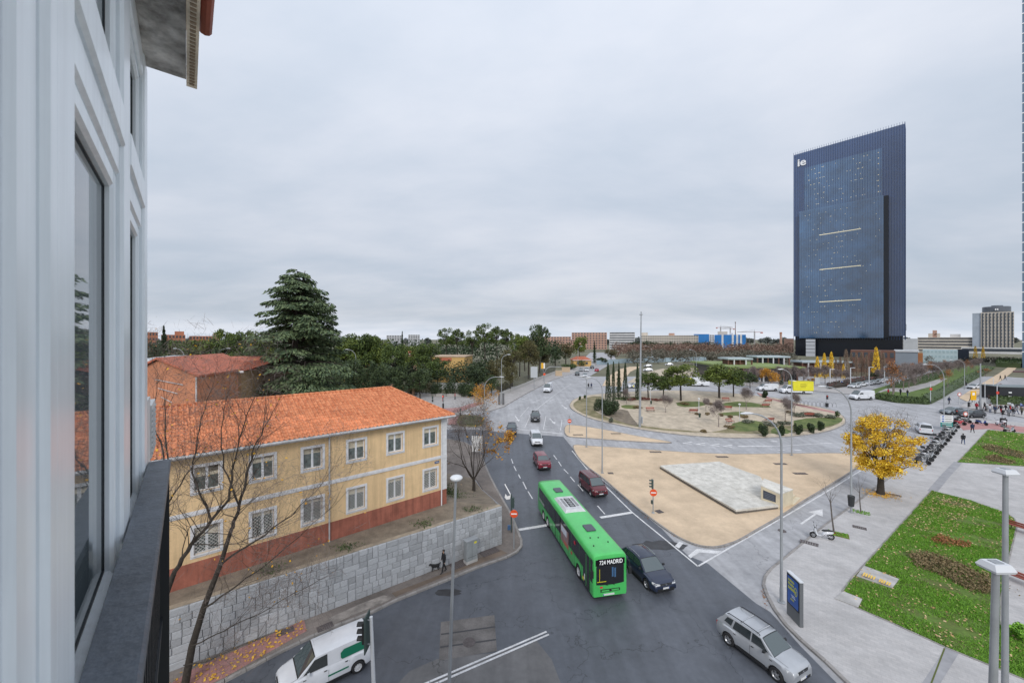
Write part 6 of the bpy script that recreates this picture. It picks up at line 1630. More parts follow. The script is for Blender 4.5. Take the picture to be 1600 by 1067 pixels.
# signal gantry pole in the near lower left
d_ = 17.0; p = P(578, 963, d_); t = thing('traffic_light', 'traffic light seen from its side above the white delivery van', 'traffic light', (p.x+.05, d_, .12)); H_ = p.z-.12
m = MB(); m.tube([(.22, 0, 0), (0, 0, H_)], [.10, .07], 10); m.build('post', PALEP, t, smooth=True, angle=60)
m = MB(); m.span(-.20, -.15, -.30, .30, H_-1.45, H_+.12); bb = m.build('backboard', SGRN, t)
m = MB(); m.tube([(-.16, 0, H_-.15), (.0, 0, H_-.15)], .03, 6); m.tube([(-.16, 0, H_-1.2), (.03, 0, H_-1.2)], .03, 6); m.build('bracket', GALV, t)
head3(t, -.26, 0, H_-1.12, R(180), BLK, None, 1.0)
b = G(886.5, 671, .12)
t = thing('no_entry_post', 'orange no-entry sign on the small splitter island', 'road sign', G(889.7, 676, .12)); H_ = ZT(649, t.location.y)-t.location.z
m = MB(); m.tube([(0, 0, 0), (0, 0, H_)], .05, 8); m.build('post', GALV, t); no_entry(t, 0, -.09, H_-.95, R(-95), .34); m = MB(); m.span(-.12, .12, -.05, .05, H_-.02, H_+.1-.5); m.build('signal_back', GALV, t)
# pale sign panel seen from behind by the orange tree
b = G(745.5, 712, .2); t = thing('road_sign_board', 'pale rectangular sign panel behind the orange-leaved tree', 'road sign', b, R(-8)); H_ = ZT(681, b.y)-b.z; w_ = 17/FPX*b.y
for x in (-w_*.3, w_*.3):
    m = MB(); m.tube([(x, .06, 0), (x, .06, H_)], .04, 6); m.build('post', GALV, t)
for k in range(4):
    m = MB(); m.span(-w_/2, w_/2, -.02, .02, H_-(k+1)*H_*.2+.015, H_-k*H_*.2); m.build('slat', SIGW, t)
# signs of the far left pavement
t = thing('direction_sign', 'grey direction panel on post by far left pavement', 'road sign', G(834.5, 607, .13)); b = t.location; H_ = ZT(576, b.y)-b.z
m = MB(); m.tube([(0, 0, 0), (0, 0, H_)], .10, 6); m.build('post', GALV, t); m = MB(); m.span(-1.0, 1.0, -.16, -.11, H_-2.6, H_+.6); m.build('panel', M('panel_back', (.45, .48, .50), rough=.5), t)
t = thing('bus_stop_sign', 'yellow and white banner sign by far left pavement', 'sign', G(849, 596, .13)); b = t.location; H_ = ZT(567, b.y)-b.z
m = MB(); m.tube([(0, 0, 0), (0, 0, H_)], .07, 6); m.build('post', GALV, t); m = MB(); m.span(-.75, .05, -.12, -.08, H_-1.9, H_); m.build('yellow_panel', M('banner_yellow', (.75, .42, .03), rough=.5), t); m = MB(); m.span(.06, .5, -.12, -.08, H_-1.9, H_); m.build('white_panel', SIGW, t)
t = thing('gantry_lamp', 'bent pole with red sign leaning over far main road', 'pole', G(850.5, 599, .13)); b = t.location; H_ = ZT(573, b.y)-b.z
m = MB(); m.tube([(0, 0, 0), (0, 0, H_*.6), (.6, 0, H_*.86), (1.6, 0, H_), (5.6, 0, H_)], .09, 6); m.build('pole', GALV, t); m = MB(); m.lathe([(.4, 0), (.4, .04)], 14, c=(0, -.12, H_*.55), axis='Y'); m.build('sign_disc', SIGR, t)
t = thing('information_column', 'grey twin box column at kerb of far left pavement', 'cabinet', G(783, 632, .13)); 
for x in (-.7, .25):
    m = MB(); m.span(x, x+.5, -.2, .2, 0, 2.6); m.build('column', M('dark_box', (.12, .12, .125), rough=.6), t)
# red lights at the crossing, left
for px, y0, y1, lb in ((692.5, 640, 617, 'pedestrian signal with red lamp at far left crossing'), (719.5, 650, 638, 'black short signal post beside zebra stripes, far left'), (676, 628, 622, 'small dark bollard box behind corner of yellow roof'), (953, 0, 0, '')):
    if not lb: continue
    b = G(px, y0, .13); t = thing('pedestrian_signal', lb, 'traffic light', b); H_ = max(1.3, ZT(y1, b.y)-b.z)
    m = MB(); m.tube([(0, 0, 0), (0, 0, H_)], .06, 6); m.build('post', SGRN, t); m = MB(); m.span(-.18, .18, -.16, .04, H_*.1, H_*.42); m.build('box', BLK, t); m = MB(); m.span(-.17, .17, -.16, .04, H_-.55, H_); hd_ = m.build('head', SGRN, t)
    if 'red' in lb: m = MB(); m.lathe([(.12, 0), (.12, .02)], 10, c=(-.05, -.18, H_-.3), axis='Y'); m.build('lens', REDG, hd_)
for px, y0, y1, lb in ((1292, 637.5, 617, 'red traffic light beside cycle rack on far roundabout edge'), (1494, 662, 640, 'red traffic light above the motorcycles'), (1317.5, 603, 597, 'dark signal post by crossing below brown building'), (1566, 662, 640, 'grey signal post with bin at far right crossing'), (1513, 655, 628, 'thin signal post in front of the pale saloon')):
    b = G(px, y0, .1); t = thing('traffic_light', lb, 'traffic light', b); H_ = ZT(y1, b.y)-b.z
    m = MB(); m.tube([(0, 0, 0), (0, 0, H_-.2)], .06, 6); m.build('post', GALV, t); head3(t, 0, -.05, H_-.95, R(-90), BLK, 'red' if 'red' in lb else None, 1.0)
    m = MB(); m.span(-.22, .22, -.2, .2, .25, 1.1) if px != 1513 else m.span(-.08, .08, -.08, .08, 0, .2); m.build('control_box', BLK, t)
# direction sign board
b = G(1479, 671, .13); t = thing('direction_sign', 'stacked white and green direction boards behind the motorcycle row', 'road sign', b); H_ = ZT(649, b.y)-b.z; zb_ = ZT(667, b.y)-b.z; w_ = 19/FPX*b.y
m = MB(); m.tube([(-w_*.3, .06, 0), (-w_*.3, .06, H_)], .05, 6); m.tube([(w_*.3, .06, 0), (w_*.3, .06, H_)], .05, 6); m.build('post', GALV, t)
BLS = M('sign_blue', (.03, .12, .42), rough=.5); GRS = M('sign_green', (.0, .22, .20), rough=.5)
hh_ = (H_-zb_)/5
for k in range(5):
    m = MB(); m.span(-w_/2, w_/2, -.03, .02, H_-(k+1)*hh_+.03, H_-k*hh_); bd = m.build('board', SIGW if k < 3 else GRS, t)
    m = MB()
    if k < 3: m.span(-w_*.42, -w_*.2, -.035, -.031, H_-(k+1)*hh_+hh_*.3, H_-k*hh_-hh_*.2); m.build('symbol', BLS, bd)
    m2 = MB(); m2.span(-w_*.15 if k < 3 else -w_*.4, w_*.42, -.035, -.031, H_-(k+.5)*hh_-.04, H_-(k+.5)*hh_+.06); m2.build('print_line', BLK if k < 3 else SIGW, bd)
b = G(1521, 632, .1); t = thing('warning_sign', 'yellow rectangular temporary traffic sign at far right square', 'road sign', b); H_ = ZT(611, b.y)-b.z; w_ = 8.6/FPX*b.y
m = MB(); m.span(-w_/2, w_/2, -.03, .03, H_-2.1, H_); pn = m.build('panel', M('works_yellow', (.78, .42, .0), rough=.5), t); m = MB(); m.tube([(-w_*.3, .05, 0), (-w_*.3, .05, H_-.2)], .04, 6); m.tube([(w_*.3, .05, 0), (w_*.3, .05, H_-.2)], .04, 6); m.build('post', GALV, t)
m = MB(); m.span(-w_*.22, w_*.22, -.04, -.031, H_-.95, H_-.35); m.build('white_box', SIGW, pn)
for px, y, lb in ((1498.5, 617, 'round red-rimmed sign at mouth of far right street'), (1508, 647, 'orange-edged sign over the pale saloon')):
    b = G(px, y+14, .1); t = thing('round_sign', lb, 'road sign', b); H_ = ZT(y-3, b.y)-b.z; m = MB(); m.tube([(0, 0, 0), (0, 0, H_)], .05, 6); m.build('post', GALV, t); m = MB(); m.lathe([(.45, 0), (.45, .03)], 16, c=(0, -.08, H_-.3), axis='Y'); dsc = m.build('disc', M('sign_rim', (.55, .12, .08), rough=.5), t); m = MB(); m.lathe([(.30, 0), (.30, .01)], 16, c=(0, -.10, H_-.3), axis='Y'); m.build('face', SIGW, dsc)
for px, y0, y1, lb in ((1277, 603, 590, 'grey sign panel by poplars behind yellow truck'), (1186.5, 600, 590, 'blue and white parking sign left of white van'), (1222, 600, 591, 'blue and white parking sign above yellow truck'), (1315, 601, 595, 'small blue sign before brown building')):
    b = G(px, y0, .1); t = thing('parking_sign', lb, 'road sign', b); H_ = ZT(y1, b.y)-b.z; m = MB(); m.tube([(0, .05, 0), (0, .05, H_)], .06, 6); m.build('post', GALV, t); m = MB(); s_ = .45 if 'grey' not in lb else .75; m.span(-s_, s_, -.03, .02, H_-s_*2.6, H_); pn = m.build('panel', SIGW if s_ < .5 else M('panel_back', (.45, .48, .50)), t)
    if s_ < .5: m = MB(); m.span(-.28, .28, -.04, -.031, H_-.62, H_-.1); m.build('symbol', BLS, pn)
# ---- advertising panel
b0, b1 = G(1232, 958, .12), G(1252.5, 980, .12)
dr = (b1-b0); Lp = dr.length; ang = math.atan2(dr.y, dr.x)
ap = thing('advertising_panel', 'free-standing grey advertising panel with blue and yellow poster', 'billboard', (b0+b1)/2, ang)
ap.location.z = .12; Hp = 2.75; PG = M('panel_grey', (.13, .14, .15), rough=.45)
m = MB(); m.span(-Lp/2, Lp/2, -.11, .11, 0, Hp); m.build('casing', PG, ap)
m = MB(); m.span(-Lp/2-.02, Lp/2+.02, -.13, .13, Hp+.003, Hp+.06); m.build('top_cap', PALEP, ap)
m = MB(); m.span(-Lp/2+.05, Lp/2-.05, -.125, -.112, .82, Hp-.06); fr_o = m.build('black_frame', BLK, ap)
PBL = M('poster_blue', (.03, .11, .42), rough=.3, var=.25, scale=1.2); PYL = M('poster_yellow', (.62, .62, .02), rough=.4)
m = MB(); m.span(-Lp/2+.11, Lp/2-.11, -.130, -.126, .90, Hp-.13); po = m.build('poster', PBL, ap)
m = MB(); rp = random.Random(4); pw = Lp-.22
for z, x0, x1, hh in ((Hp-.42, .06, .62, .15), (Hp-.66, .06, .60, .15), (Hp-.93, .06, .80, .18), (1.22, .30, .62, .10)):
    x = x0
    while x < x1:
        w = rp.uniform(.045, .085); m.span(-pw/2+x*pw, -pw/2+(x+w)*pw, -.134, -.131, z, z+hh*rp.uniform(.8, 1.1)); x += w+.022
m.build('yellow_lettering', PYL, po, kind='stuff')
m = MB()
for a in range(14):
    an = a*math.pi/7; m.span(pw*.27+.13*math.cos(an)-.03, pw*.27+.13*math.cos(an)+.03, -.134, -.131, Hp-.80+.24*math.sin(an)-.03, Hp-.80+.24*math.sin(an)+.03)
m.build('ring_motif', PYL, po, kind='stuff')
m = MB(); m.span(-.1*pw, .25*pw, -.134, -.131, 1.42, 1.46); m.span(-.15*pw, .2*pw, -.134, -.131, 1.52, 1.56); m.build('small_print', SIGW, po)
# ---- utility cabinet
b = G(734, 880, .13); b = Vector((b.x, b.y, .12)); t = thing('utility_cabinet', 'grey metal utility cabinet standing against the stone wall', 'cabinet', (b.x+.05, b.y+.25, .12), wang)
m = MB(); m.span(-.5, .5, -.22, .25, .22, 1.75); m.build('casing', M('cabinet_grey', (.27, .29, .30), rough=.5, var=.12, scale=2), t); m = MB(); m.span(-.55, .55, -.27, .3, 1.753, 1.85); m.build('top', GALV, t); m = MB(); m.span(-.52, .52, -.24, .27, 0, .218); m.build('base', CONC, t)
m = MB(); m.span(-.005, .005, -.226, -.221, .3, 1.7); m.build('door_gap', BLK, t); m = MB(); m.span(.2, .42, -.226, -.221, 1.5, 1.65); m.build('yellow_label', YELS, t); m = MB(); m.span(-.4, .4, -.225, -.221, .5, .52); m.build('vent_slot', BLK, t)
# ---- monument: tilted stone slab and block with plaque
MARB = M('weathered_stone', (.56, .54, .49), rough=.85, var=.2, scale=1.3, bump=.25, bscale=6, fine=.12, col2=(.68, .66, .61), objvar=.07); LIME = M('cream_stone', (.62, .545, .40), rough=.85, var=.12, scale=1.0, fine=.05)
mo = thing('stone_monument', 'low weathered stone platform with cream block and dark plaque on traffic island', 'monument', (0, 0, 0))
def pg(px, dz): return G(*px, dz)
z0_, z1_ = .10, .55
slabp = [(1030.5, 730), (1148, 805), (1222, 793), (1164, 737), (1127, 722)]
tp_ = [pg((1031, 727), .55), pg((1150, 796.5), .55), pg((1218, 788), .55), pg((1187, 744), .55), pg((1164, 736), .55), pg((1124, 721), .55)]
cen = sum((p.xy for p in tp_), Vector((0, 0)))/len(tp_)
mo.location = (cen.x, cen.y, .1)
# platform top laid in separate stones
axu = (tp_[1].xy-tp_[0].xy).normalized(); axv = Vector((-axu.y, axu.x))
poly2 = ccw([p.xy-cen for p in tp_]); 
def hz(y): return h(y+cen.y)-.1+.12
m = MB(); n = len(poly2); vs = [(p.x, p.y, hz(p.y)-.1) for p in poly2]+[(p.x, p.y, hz(p.y)+.24) for p in poly2]
m.add(vs, [(i, (i+1) % n, n+(i+1) % n, n+i) for i in range(n)]+[tuple(range(n, 2*n))]); m.build('platform_core', MORT, mo)
def clip(poly, a, b, c):        # keep a*x+b*y<=c
    out_ = []
    for i in range(len(poly)):
        p, q = poly[i], poly[(i+1) % len(poly)]; dp, dq = a*p.x+b*p.y-c, a*q.x+b*q.y-c
        if dp <= 0: out_.append(p)
        if (dp < 0) != (dq < 0) and abs(dp-dq) > 1e-9: out_.append(p.lerp(q, dp/(dp-dq)))
    return out_
us_ = [p.dot(axu) for p in poly2]; vs_ = [p.dot(axv) for p in poly2]; rm = random.Random(8); nu, nv = 6, 4
for i in range(nu):
    for j in range(nv):
        u0, u1 = min(us_)+(max(us_)-min(us_))*i/nu, min(us_)+(max(us_)-min(us_))*(i+1)/nu; v0, v1 = min(vs_)+(max(vs_)-min(vs_))*j/nv, min(vs_)+(max(vs_)-min(vs_))*(j+1)/nv
        g_ = .012; q = inset(poly2, -.05)
        for a, b, c in ((axu.x, axu.y, u1-g_), (-axu.x, -axu.y, -u0-g_), (axv.x, axv.y, v1-g_), (-axv.x, -axv.y, -v0-g_)): q = clip(q, a, b, c) if len(q) > 2 else []
        if len(q) < 3 or abs(area2(q)) < .05: continue
        k = len(q); zj = rm.uniform(.43, .445); m = MB(); vs = [(p.x, p.y, hz(p.y)+.20) for p in q]+[(p.x, p.y, hz(p.y)+zj) for p in q]
        m.add(vs, [(a, (a+1) % k, k+(a+1) % k, k+a) for a in range(k)]+[tuple(range(k, 2*k))]); m.build('paving_stone', MARB, mo)
bl0, bl1, bl2, bl3 = [G(*p, .5).xy-cen for p in ((1188, 777), (1221, 787), (1250, 775), (1246, 756))]
bk = ccw([bl0, bl1, bl2, bl3]); zt_ = [1.5]*4
A_ = G(1189, 781, .5).xy-cen; B_ = G(1219, 790, .5).xy-cen; e_ = (B_-A_).normalized(); nrm_ = Vector((-e_.y, e_.x))
C_ = B_+nrm_*2.6+e_*.4; D_ = A_+nrm_*2.6-e_*.6
m = MB(); zz0 = hz(A_.y)-.1; q = [A_, B_, C_, D_]; tops = [zz0+2.0, zz0+1.6, zz0+1.6, zz0+2.0]
m.add([(p.x, p.y, zz0) for p in q]+[(p.x, p.y, z) for p, z in zip(q, tops)], [(0, 1, 5, 4), (1, 2, 6, 5), (2, 3, 7, 6), (3, 0, 4, 7)]); m.build('block', LIME, mo)
m = MB(); m.add([(p.x, p.y, z+.004) for p, z in zip(q, tops)]+[(p.x, p.y, z+.1) for p, z in zip(q, tops)], [(0, 1, 5, 4), (1, 2, 6, 5), (2, 3, 7, 6), (3, 0, 4, 7), (4, 5, 6, 7)]); m.build('block_top', MARB, mo)
m = MB(); 
def fp(u, z): p = A_.lerp(B_, u)-nrm_*.02; return (p.x, p.y, zz0+z)
m.poly([fp(.12, .75), fp(.78, .70), fp(.78, 1.45), fp(.12, 1.65)]); pq = m.build('plaque', M('dark_plaque', (.05, .06, .085), rough=.35), mo)
m = MB()
for k in range(4):
    def f2(u, z): p = A_.lerp(B_, u)-nrm_*.024; return (p.x, p.y, zz0+z)
    m.poly([f2(.2, .85+k*.17), f2(.7, .83+k*.155), f2(.7, .855+k*.155), f2(.2, .88+k*.17)])
m.build('plaque_lettering', M('plaque_letter', (.2, .22, .26), rough=.4), pq)
m = MB(); st0, st1 = G(1240, 789, .12).xy-cen, G(1251, 778, .12).xy-cen
ee = (st1-st0).normalized(); en = Vector((-ee.y, ee.x))
for k in range(2):
    q = [st0-en*(-.5*k), st1-en*(-.5*k), st1+en*1.4, st0+en*1.4]; m2 = MB(); m2.prism(ccw(q), hz(st0.y)-.1+k*.17, hz(st0.y)+.07+k*.17); m2.build('step', LIME, mo)
# ---- benches, bins, racks
WOODR = M('bench_red', (.33, .085, .06), rough=.6, objvar=.15); LEGM = M('bench_iron', (.05, .055, .05), rough=.6)
bt = thing('park_bench', 'bench', 'bench', (0, 0, 0))
for k in range(3):
    m = MB(); m.span(-.9, .9, -.27+k*.19, -.12+k*.19, .42, .46); m.build('seat_slat', WOODR, bt)
for k in range(2):
    m = MB(); m.add([(-.9, .33+k*.04, .58+k*.18), (.9, .33+k*.04, .58+k*.18), (.9, .36+k*.04, .72+k*.18), (-.9, .36+k*.04, .72+k*.18), (-.9, .36+k*.04, .57+k*.18), (.9, .36+k*.04, .57+k*.18), (.9, .40+k*.04, .71+k*.18), (-.9, .40+k*.04, .71+k*.18)], [(0, 1, 2, 3), (5, 4, 7, 6), (3, 2, 6, 7), (4, 5, 1, 0), (1, 5, 6, 2), (4, 0, 3, 7)]); m.build('back_slat', WOODR, bt)
for x in (-.75, .75):
    m = MB(); m.tube([(x, -.28, 0), (x, -.26, .40)], .03, 5); m.tube([(x, .30, 0), (x, .32, .42), (x, .43, .92)], .03, 5); m.tube([(x, -.28, .41), (x, .34, .41)], .03, 5); m.build('leg', LEGM, bt)
BN = Proto(bt)
for px, rz, lb in (((1016.5, 643), 0, 'red bench on gravel right of the tall lighting mast'), ((1083, 645), 175, 'red bench beside low lamp at middle of roundabout'), ((1199, 629.5), 180, 'red bench farther back on right half of roundabout'), ((1195, 636.5), 180, 'red bench just before the farther one, roundabout right'), ((1136, 640), 170, 'red bench behind the grass patch at roundabout centre'), ((1141, 661), 25, 'red bench tilted by thin trunk at roundabout middle'), ((1201, 659), 185, 'red bench beneath the curved lamp arm on roundabout'), ((1135, 627), 0, 'red bench under the big pines'), ((1263, 651), 170, 'long red bench before lavender row at roundabout right')):
    p = G(*px, .12); BN.put(p, R(rz), 1.0, lb, 'red benches on the roundabout')
for px, rz, lb in (((1586, 908), 105, 'red slatted bench beyond lower lamp at right edge'), ((1598, 832), 105, 'red slatted bench further up at right edge')):
    BN.put(G(*px, .12), R(rz), 1.1, lb, 'red benches by the lawn')
for px, top, lb in (((1016.5, 634), 607.5, 'low white globe lamp with green bin by the mast bench'), ((1092, 655), 624, 'low lamp with green bin near middle bench'), ((1155.5, 658), 644, 'low lamp with pale head on grassy roundabout patch')):
    p = G(*px, .12); t = thing('park_lamp', lb, 'street lamp', p); H_ = max(3.2, ZT(top, p.y)-p.z); m = MB(); m.tube([(0, 0, 0), (0, 0, H_)], .05, 6); m.build('post', PALEP, t); m = MB(); m.lathe([(.08, H_-.1), (.22, H_+.05), (.22, H_+.2), (.0, H_+.3)], 10); m.build('lamp_head', DIFF, t)
    if 'bin' in lb: m = MB(); m.lathe([(.17, .45), (.22, 1.15), (.2, 1.18)], 10, c=(.05, -.22, 0)); m.build('litter_bin', M('bin_green', (.02, .05, .035), rough=.5), t)
b = G(1327, 800, .13); t = thing('litter_bin', 'dark litter bin hung on the lamp post left of yellow tree', 'litter bin', (b.x-.02, b.y-.25, b.z)); m = MB(); m.lathe([(.24, .75), (.31, 1.75), (.30, 1.80)], 12); m.build('bucket', M('bin_dark', (.03, .033, .036), rough=.5), t); m = MB(); m.tube([(0, .1, 1.2), (0, .3, 1.2)], .03, 5); m.build('bracket', GALV, t)
rk = thing('cycle_rack', 'curly metal cycle rack by red light on far roundabout edge', 'cycle rack', G(1265, 634, .1), R(-22))
for k in range(12):
    m = MB(); x = -4+k*.75; m.tube([(x, 0, 0)]+[(x+.33*(1-math.cos(a)), 0, .55+.45*math.sin(a)) for a in np.linspace(0, math.pi, 8)]+[(x+.66, 0, 0)], .03, 5); m.build('hoop', M('rack_steel', (.12, .125, .13), rough=.5), rk)
# ---- fence of brick posts and bars on the far left
FPK = [(568, 612), (585, 611), (600, 612.5), (613, 614), (629, 615.5), (646, 617)]
fe = thing('garden_fence', 'iron fence with brick posts behind ridge of the yellow house', 'fence', (0, 0, 0))
BRP = M('brick_post', (.50, .31, .20), rough=.9, var=.15, scale=2)
pts = [G(*p, .12) for p in [(520, 610), (543, 611)]+FPK]
for a, b in zip(pts[:-1], pts[1:]):
    m = MB(); m.box((b.x, b.y, b.z+1.15), (.55, .55, 2.3)); m.build('post', BRP, fe)
    m = MB(); d = b-a; L_ = d.length; nb = int(L_/.28)
    for i in range(1, nb): q = a.lerp(b, i/nb); m.box((q.x, q.y, q.z+1.05), (.035, .035, 1.7))
    for z in (.35, 1.8): m.tube([a+Vector((0, 0, z)), b+Vector((0, 0, z))], .03, 4)
    m.build('bar_panel', LEGM, fe, kind='stuff')
    m = MB(); m.tube([a+Vector((0, 0, .13)), b+Vector((0, 0, .13))], .16, 4); m.build('plinth', BRP, fe)
fe2 = thing('railing_fence', 'dark railing fence on pale wall along far left pavement', 'fence', (0, 0, 0))
pts = [G(*p, .12) for p in [(778, 620), (800, 611), (820, 603), (842, 593), (868, 583)]]
for a, b in zip(pts[:-1], pts[1:]):
    m = MB(); d = b-a; n_ = Vector((-d.y, d.x, 0)).normalized()*.15
    m.add([a-n_, b-n_, b+n_, a+n_, a-n_+Vector((0, 0, .9)), b-n_+Vector((0, 0, .9)), b+n_+Vector((0, 0, .9)), a+n_+Vector((0, 0, .9))], [(0, 1, 5, 4), (1, 2, 6, 5), (2, 3, 7, 6), (3, 0, 4, 7), (4, 5, 6, 7)]); m.build('low_wall', M('pale_wall', (.45, .44, .42), rough=.9), fe2)
    m = MB(); nb = int(d.length/.4)
    for i in range(nb+1): q = a.lerp(b, i/nb); m.box((q.x, q.y, q.z+1.9), (.05, .05, 2.0))
    m.build('bar_panel', LEGM, fe2, kind='stuff')
for px, w_, lb in (((873, 587), 2.6, 'left sandstone gate block beside far main road'), ((884, 581), 3.6, 'right sandstone gate block beside far main road')):
    p = G(*px, .12); t = thing('gate_block', lb, 'wall', p); m = MB(); m.span(-w_/2, w_/2, -.5, .5, -.1, 1.9); m.build('block', mcol('sandstone', (.50, .38, .26)), t); m = MB(); m.span(-w_/2-.1, w_/2+.1, -.6, .6, 1.903, 2.05); m.build('cap', mcol('sandstone2', (.55, .45, .33)), t)
wv = thing('white_boundary_wall', 'low white boundary wall behind shrubs before the ochre block', 'wall', P(700, 605, 112).to_tuple()); wv.location.z = h(112); m = MB(); m.span(-3, 11, -.15, .15, 0, 1.7); m.build('wall', WHW, wv); m = MB(); m.span(-3.05, 11.05, -.2, .2, 1.703, 1.8); m.build('coping', WHW, wv)
lw = thing('low_wall', 'pale low wall under fence at far left pavement', 'wall', G(707, 619, .12)); m = MB(); m.span(-9, 9.5, 0, .3, -.2, .55); m.build('wall', mcol('pale_wall2', (.42, .40, .38)), lw); m = MB(); m.span(-9, 9.5, -.03, .33, .553, .62); m.build('coping', CONC, lw)
# ================================================================== vegetation
BARK = M('dark_bark', (.045, .037, .030), rough=.95, var=.35, scale=6, bump=.5, bscale=25)
BARKG = M('grey_bark', (.13, .115, .105), rough=.95, var=.3, scale=4)
TWIG = M('grey_brown_twigs', (.22, .18, .17), rough=.95, var=.2, scale=1)
TWIGP = M('pale_grey_twigs', (.11, .085, .075), rough=.95, island=(.20, .165, .15))
LGOLD = M('golden_leaves', (.50, .235, .012), rough=.7, island=(.72, .41, .022))
LORNG = M('orange_leaves', (.38, .15, .025), rough=.7, island=(.60, .33, .03))
LYEL = M('yellow_leaves', (.62, .35, .012), rough=.7, island=(.90, .66, .06))
LRUST = M('rust_leaves', (.22, .085, .035), rough=.8, island=(.36, .17, .06))
PINEM = M('pine_needles', (.028, .055, .015), rough=.7, island=(.125, .175, .032))
PINEL = M('light_pine_needles', (.045, .078, .014), rough=.7, island=(.18, .225, .036))
CEDM = M('cedar_needles', (.030, .060, .028), rough=.7, island=(.15, .20, .09))
DKG_ = M('dark_evergreen', (.022, .044, .018), rough=.7, island=(.085, .12, .04))
CYPM = M('cypress_leaves', (.014, .032, .014), rough=.75, island=(.052, .082, .030))
YEWM = M('yew_leaves', (.016, .034, .014), rough=.7, island=(.055, .085, .030))
OLIV = M('olive_brown_leaves', (.055, .052, .02), rough=.8, island=(.13, .115, .04))
HEDM = M('hedge_leaves', (.025, .055, .016), rough=.7, island=(.085, .125, .030))
REDH = M('red_hedge_leaves', (.10, .022, .02), rough=.8, island=(.20, .06, .045))
LAVM = M('grey_green_leaves', (.10, .115, .08), rough=.8, island=(.20, .21, .16))
DRYM = M('dry_shrub', (.12, .09, .04), rough=.9, island=(.28, .21, .11))
BLADE = M('grass_blades', (.075, .205, .012), rough=.7, island=(.21, .43, .035))
LITT = M('fallen_leaves', (.36, .22, .09), rough=.8, island=(.62, .47, .27))
LITY = M('fallen_gold_leaves', (.55, .28, .03), rough=.8, island=(.7, .42, .05))
def rvec(r): 
    v = Vector((r.gauss(0, 1), r.gauss(0, 1), r.gauss(0, 1))); return v.normalized()
def grow(m, p, d, L, r, lvl, rnd, tips, up=.12, spread=.75, sides=4, kids=(2, 3), shrink=.72):
    p = Vector(p); d = Vector(d).normalized(); n = 3; pts = [p]; rs = [r]
    for i in range(n):
        d = (d+rvec(rnd)*.16+Vector((0, 0, up))*.5).normalized(); p = p+d*(L/n); pts.append(p); rs.append(r*(1-.35*(i+1)/n))
    m.tube(pts, rs, max(3, sides), cap=False)
    if lvl <= 0:
        tips.append(p); tips.append(pts[-2]); return
    if lvl <= 2: tips.append(pts[2])
    for k in range(rnd.randint(*kids)):
        a = rvec(rnd); a = (a-d*a.dot(d)).normalized(); nd = (d+a*rnd.uniform(.45, 1.0)*spread+Vector((0, 0, up))).normalized()
        q = pts[-1] if k else pts[-1]
        if k >= 1 and rnd.random() < .5: q = pts[2]
        grow(m, q, nd, L*shrink*rnd.uniform(.8, 1.15), rs[-1]*rnd.uniform(.6, .85), lvl-1, rnd, tips, up, spread, max(3, sides-1), kids, shrink)
def arr(t): return np.array([tuple(v) for v in t])
def around(C, n, r, rng): 
    C = np.repeat(C, n, axis=0); return C+rng.normal(size=C.shape)*r
# ---- the two bare trees at the lower left
def limbtree(label, trunk, limbs, d, r0, seed, base, ngrow=3, leaves=120, lvl=4):
    rnd = random.Random(seed); rng = np.random.default_rng(seed)
    t = thing('bare_tree', label, 'tree', base)
    B = Vector(base); tips = []
    m = MB(); pts = [P(a, b, d_)-B for a, b, d_ in trunk]; pts[0] = Vector((pts[0].x, pts[0].y, -.1))
    n = len(pts); rs = [r0*(1-.55*i/(n-1)) for i in range(n)]
    m.tube(pts, rs, 10); m.build('trunk', BARK, t, smooth=True, angle=70)
    m = MB()
    for lp, r1 in limbs:
        q = [P(a, b, d_)-B for a, b, d_ in lp]
        # resample with a little wobble
        res = []
        for a, b in zip(q[:-1], q[1:]):
            for k in range(4): res.append(a.lerp(b, k/4)+rvec(rnd)*.05)
        res.append(q[-1]); k = len(res)
        m.tube(res, [max(.012, r1*(1-.8*i/(k-1))) for i in range(k)], 6, cap=False)
        for i in range(2, k, 1):
            dd = (res[i]-res[i-1]).normalized()
            for _ in range(1 if i % 2 else ngrow-1):
                a = rvec(rnd); nd = (dd*.8+a*.75+Vector((0, 0, .25))).normalized()
                grow(m, res[i], nd, rnd.uniform(.9, 1.5), max(.009, r1*.30*(1-.6*i/k)), lvl-(i % 2), rnd, tips, .10, .8, 4)
        grow(m, res[-1], (res[-1]-res[-2]).normalized(), 1.3, r1*.22, lvl, rnd, tips, .12, .7, 4)
    m.build('branches', BARK, t, kind=None)
    C = arr(tips); k = 5200; V, F = leaf_quads(C[rng.integers(0, len(C), k)]+rng.normal(size=(k, 3))*.22, .55, rng, .4, .022); link('twigs', np_mesh('twigs', V, F, TWIGP), t, kind='stuff')
    C = C[rng.integers(0, len(C), leaves)]+rng.normal(size=(leaves, 3))*.08
    V, F = leaf_quads(C, .085, rng, 0.2); link('leaves', np_mesh('leaves', V, F, LGOLD), t, kind='stuff')
    return t
b1 = G(288, 1072, .13)
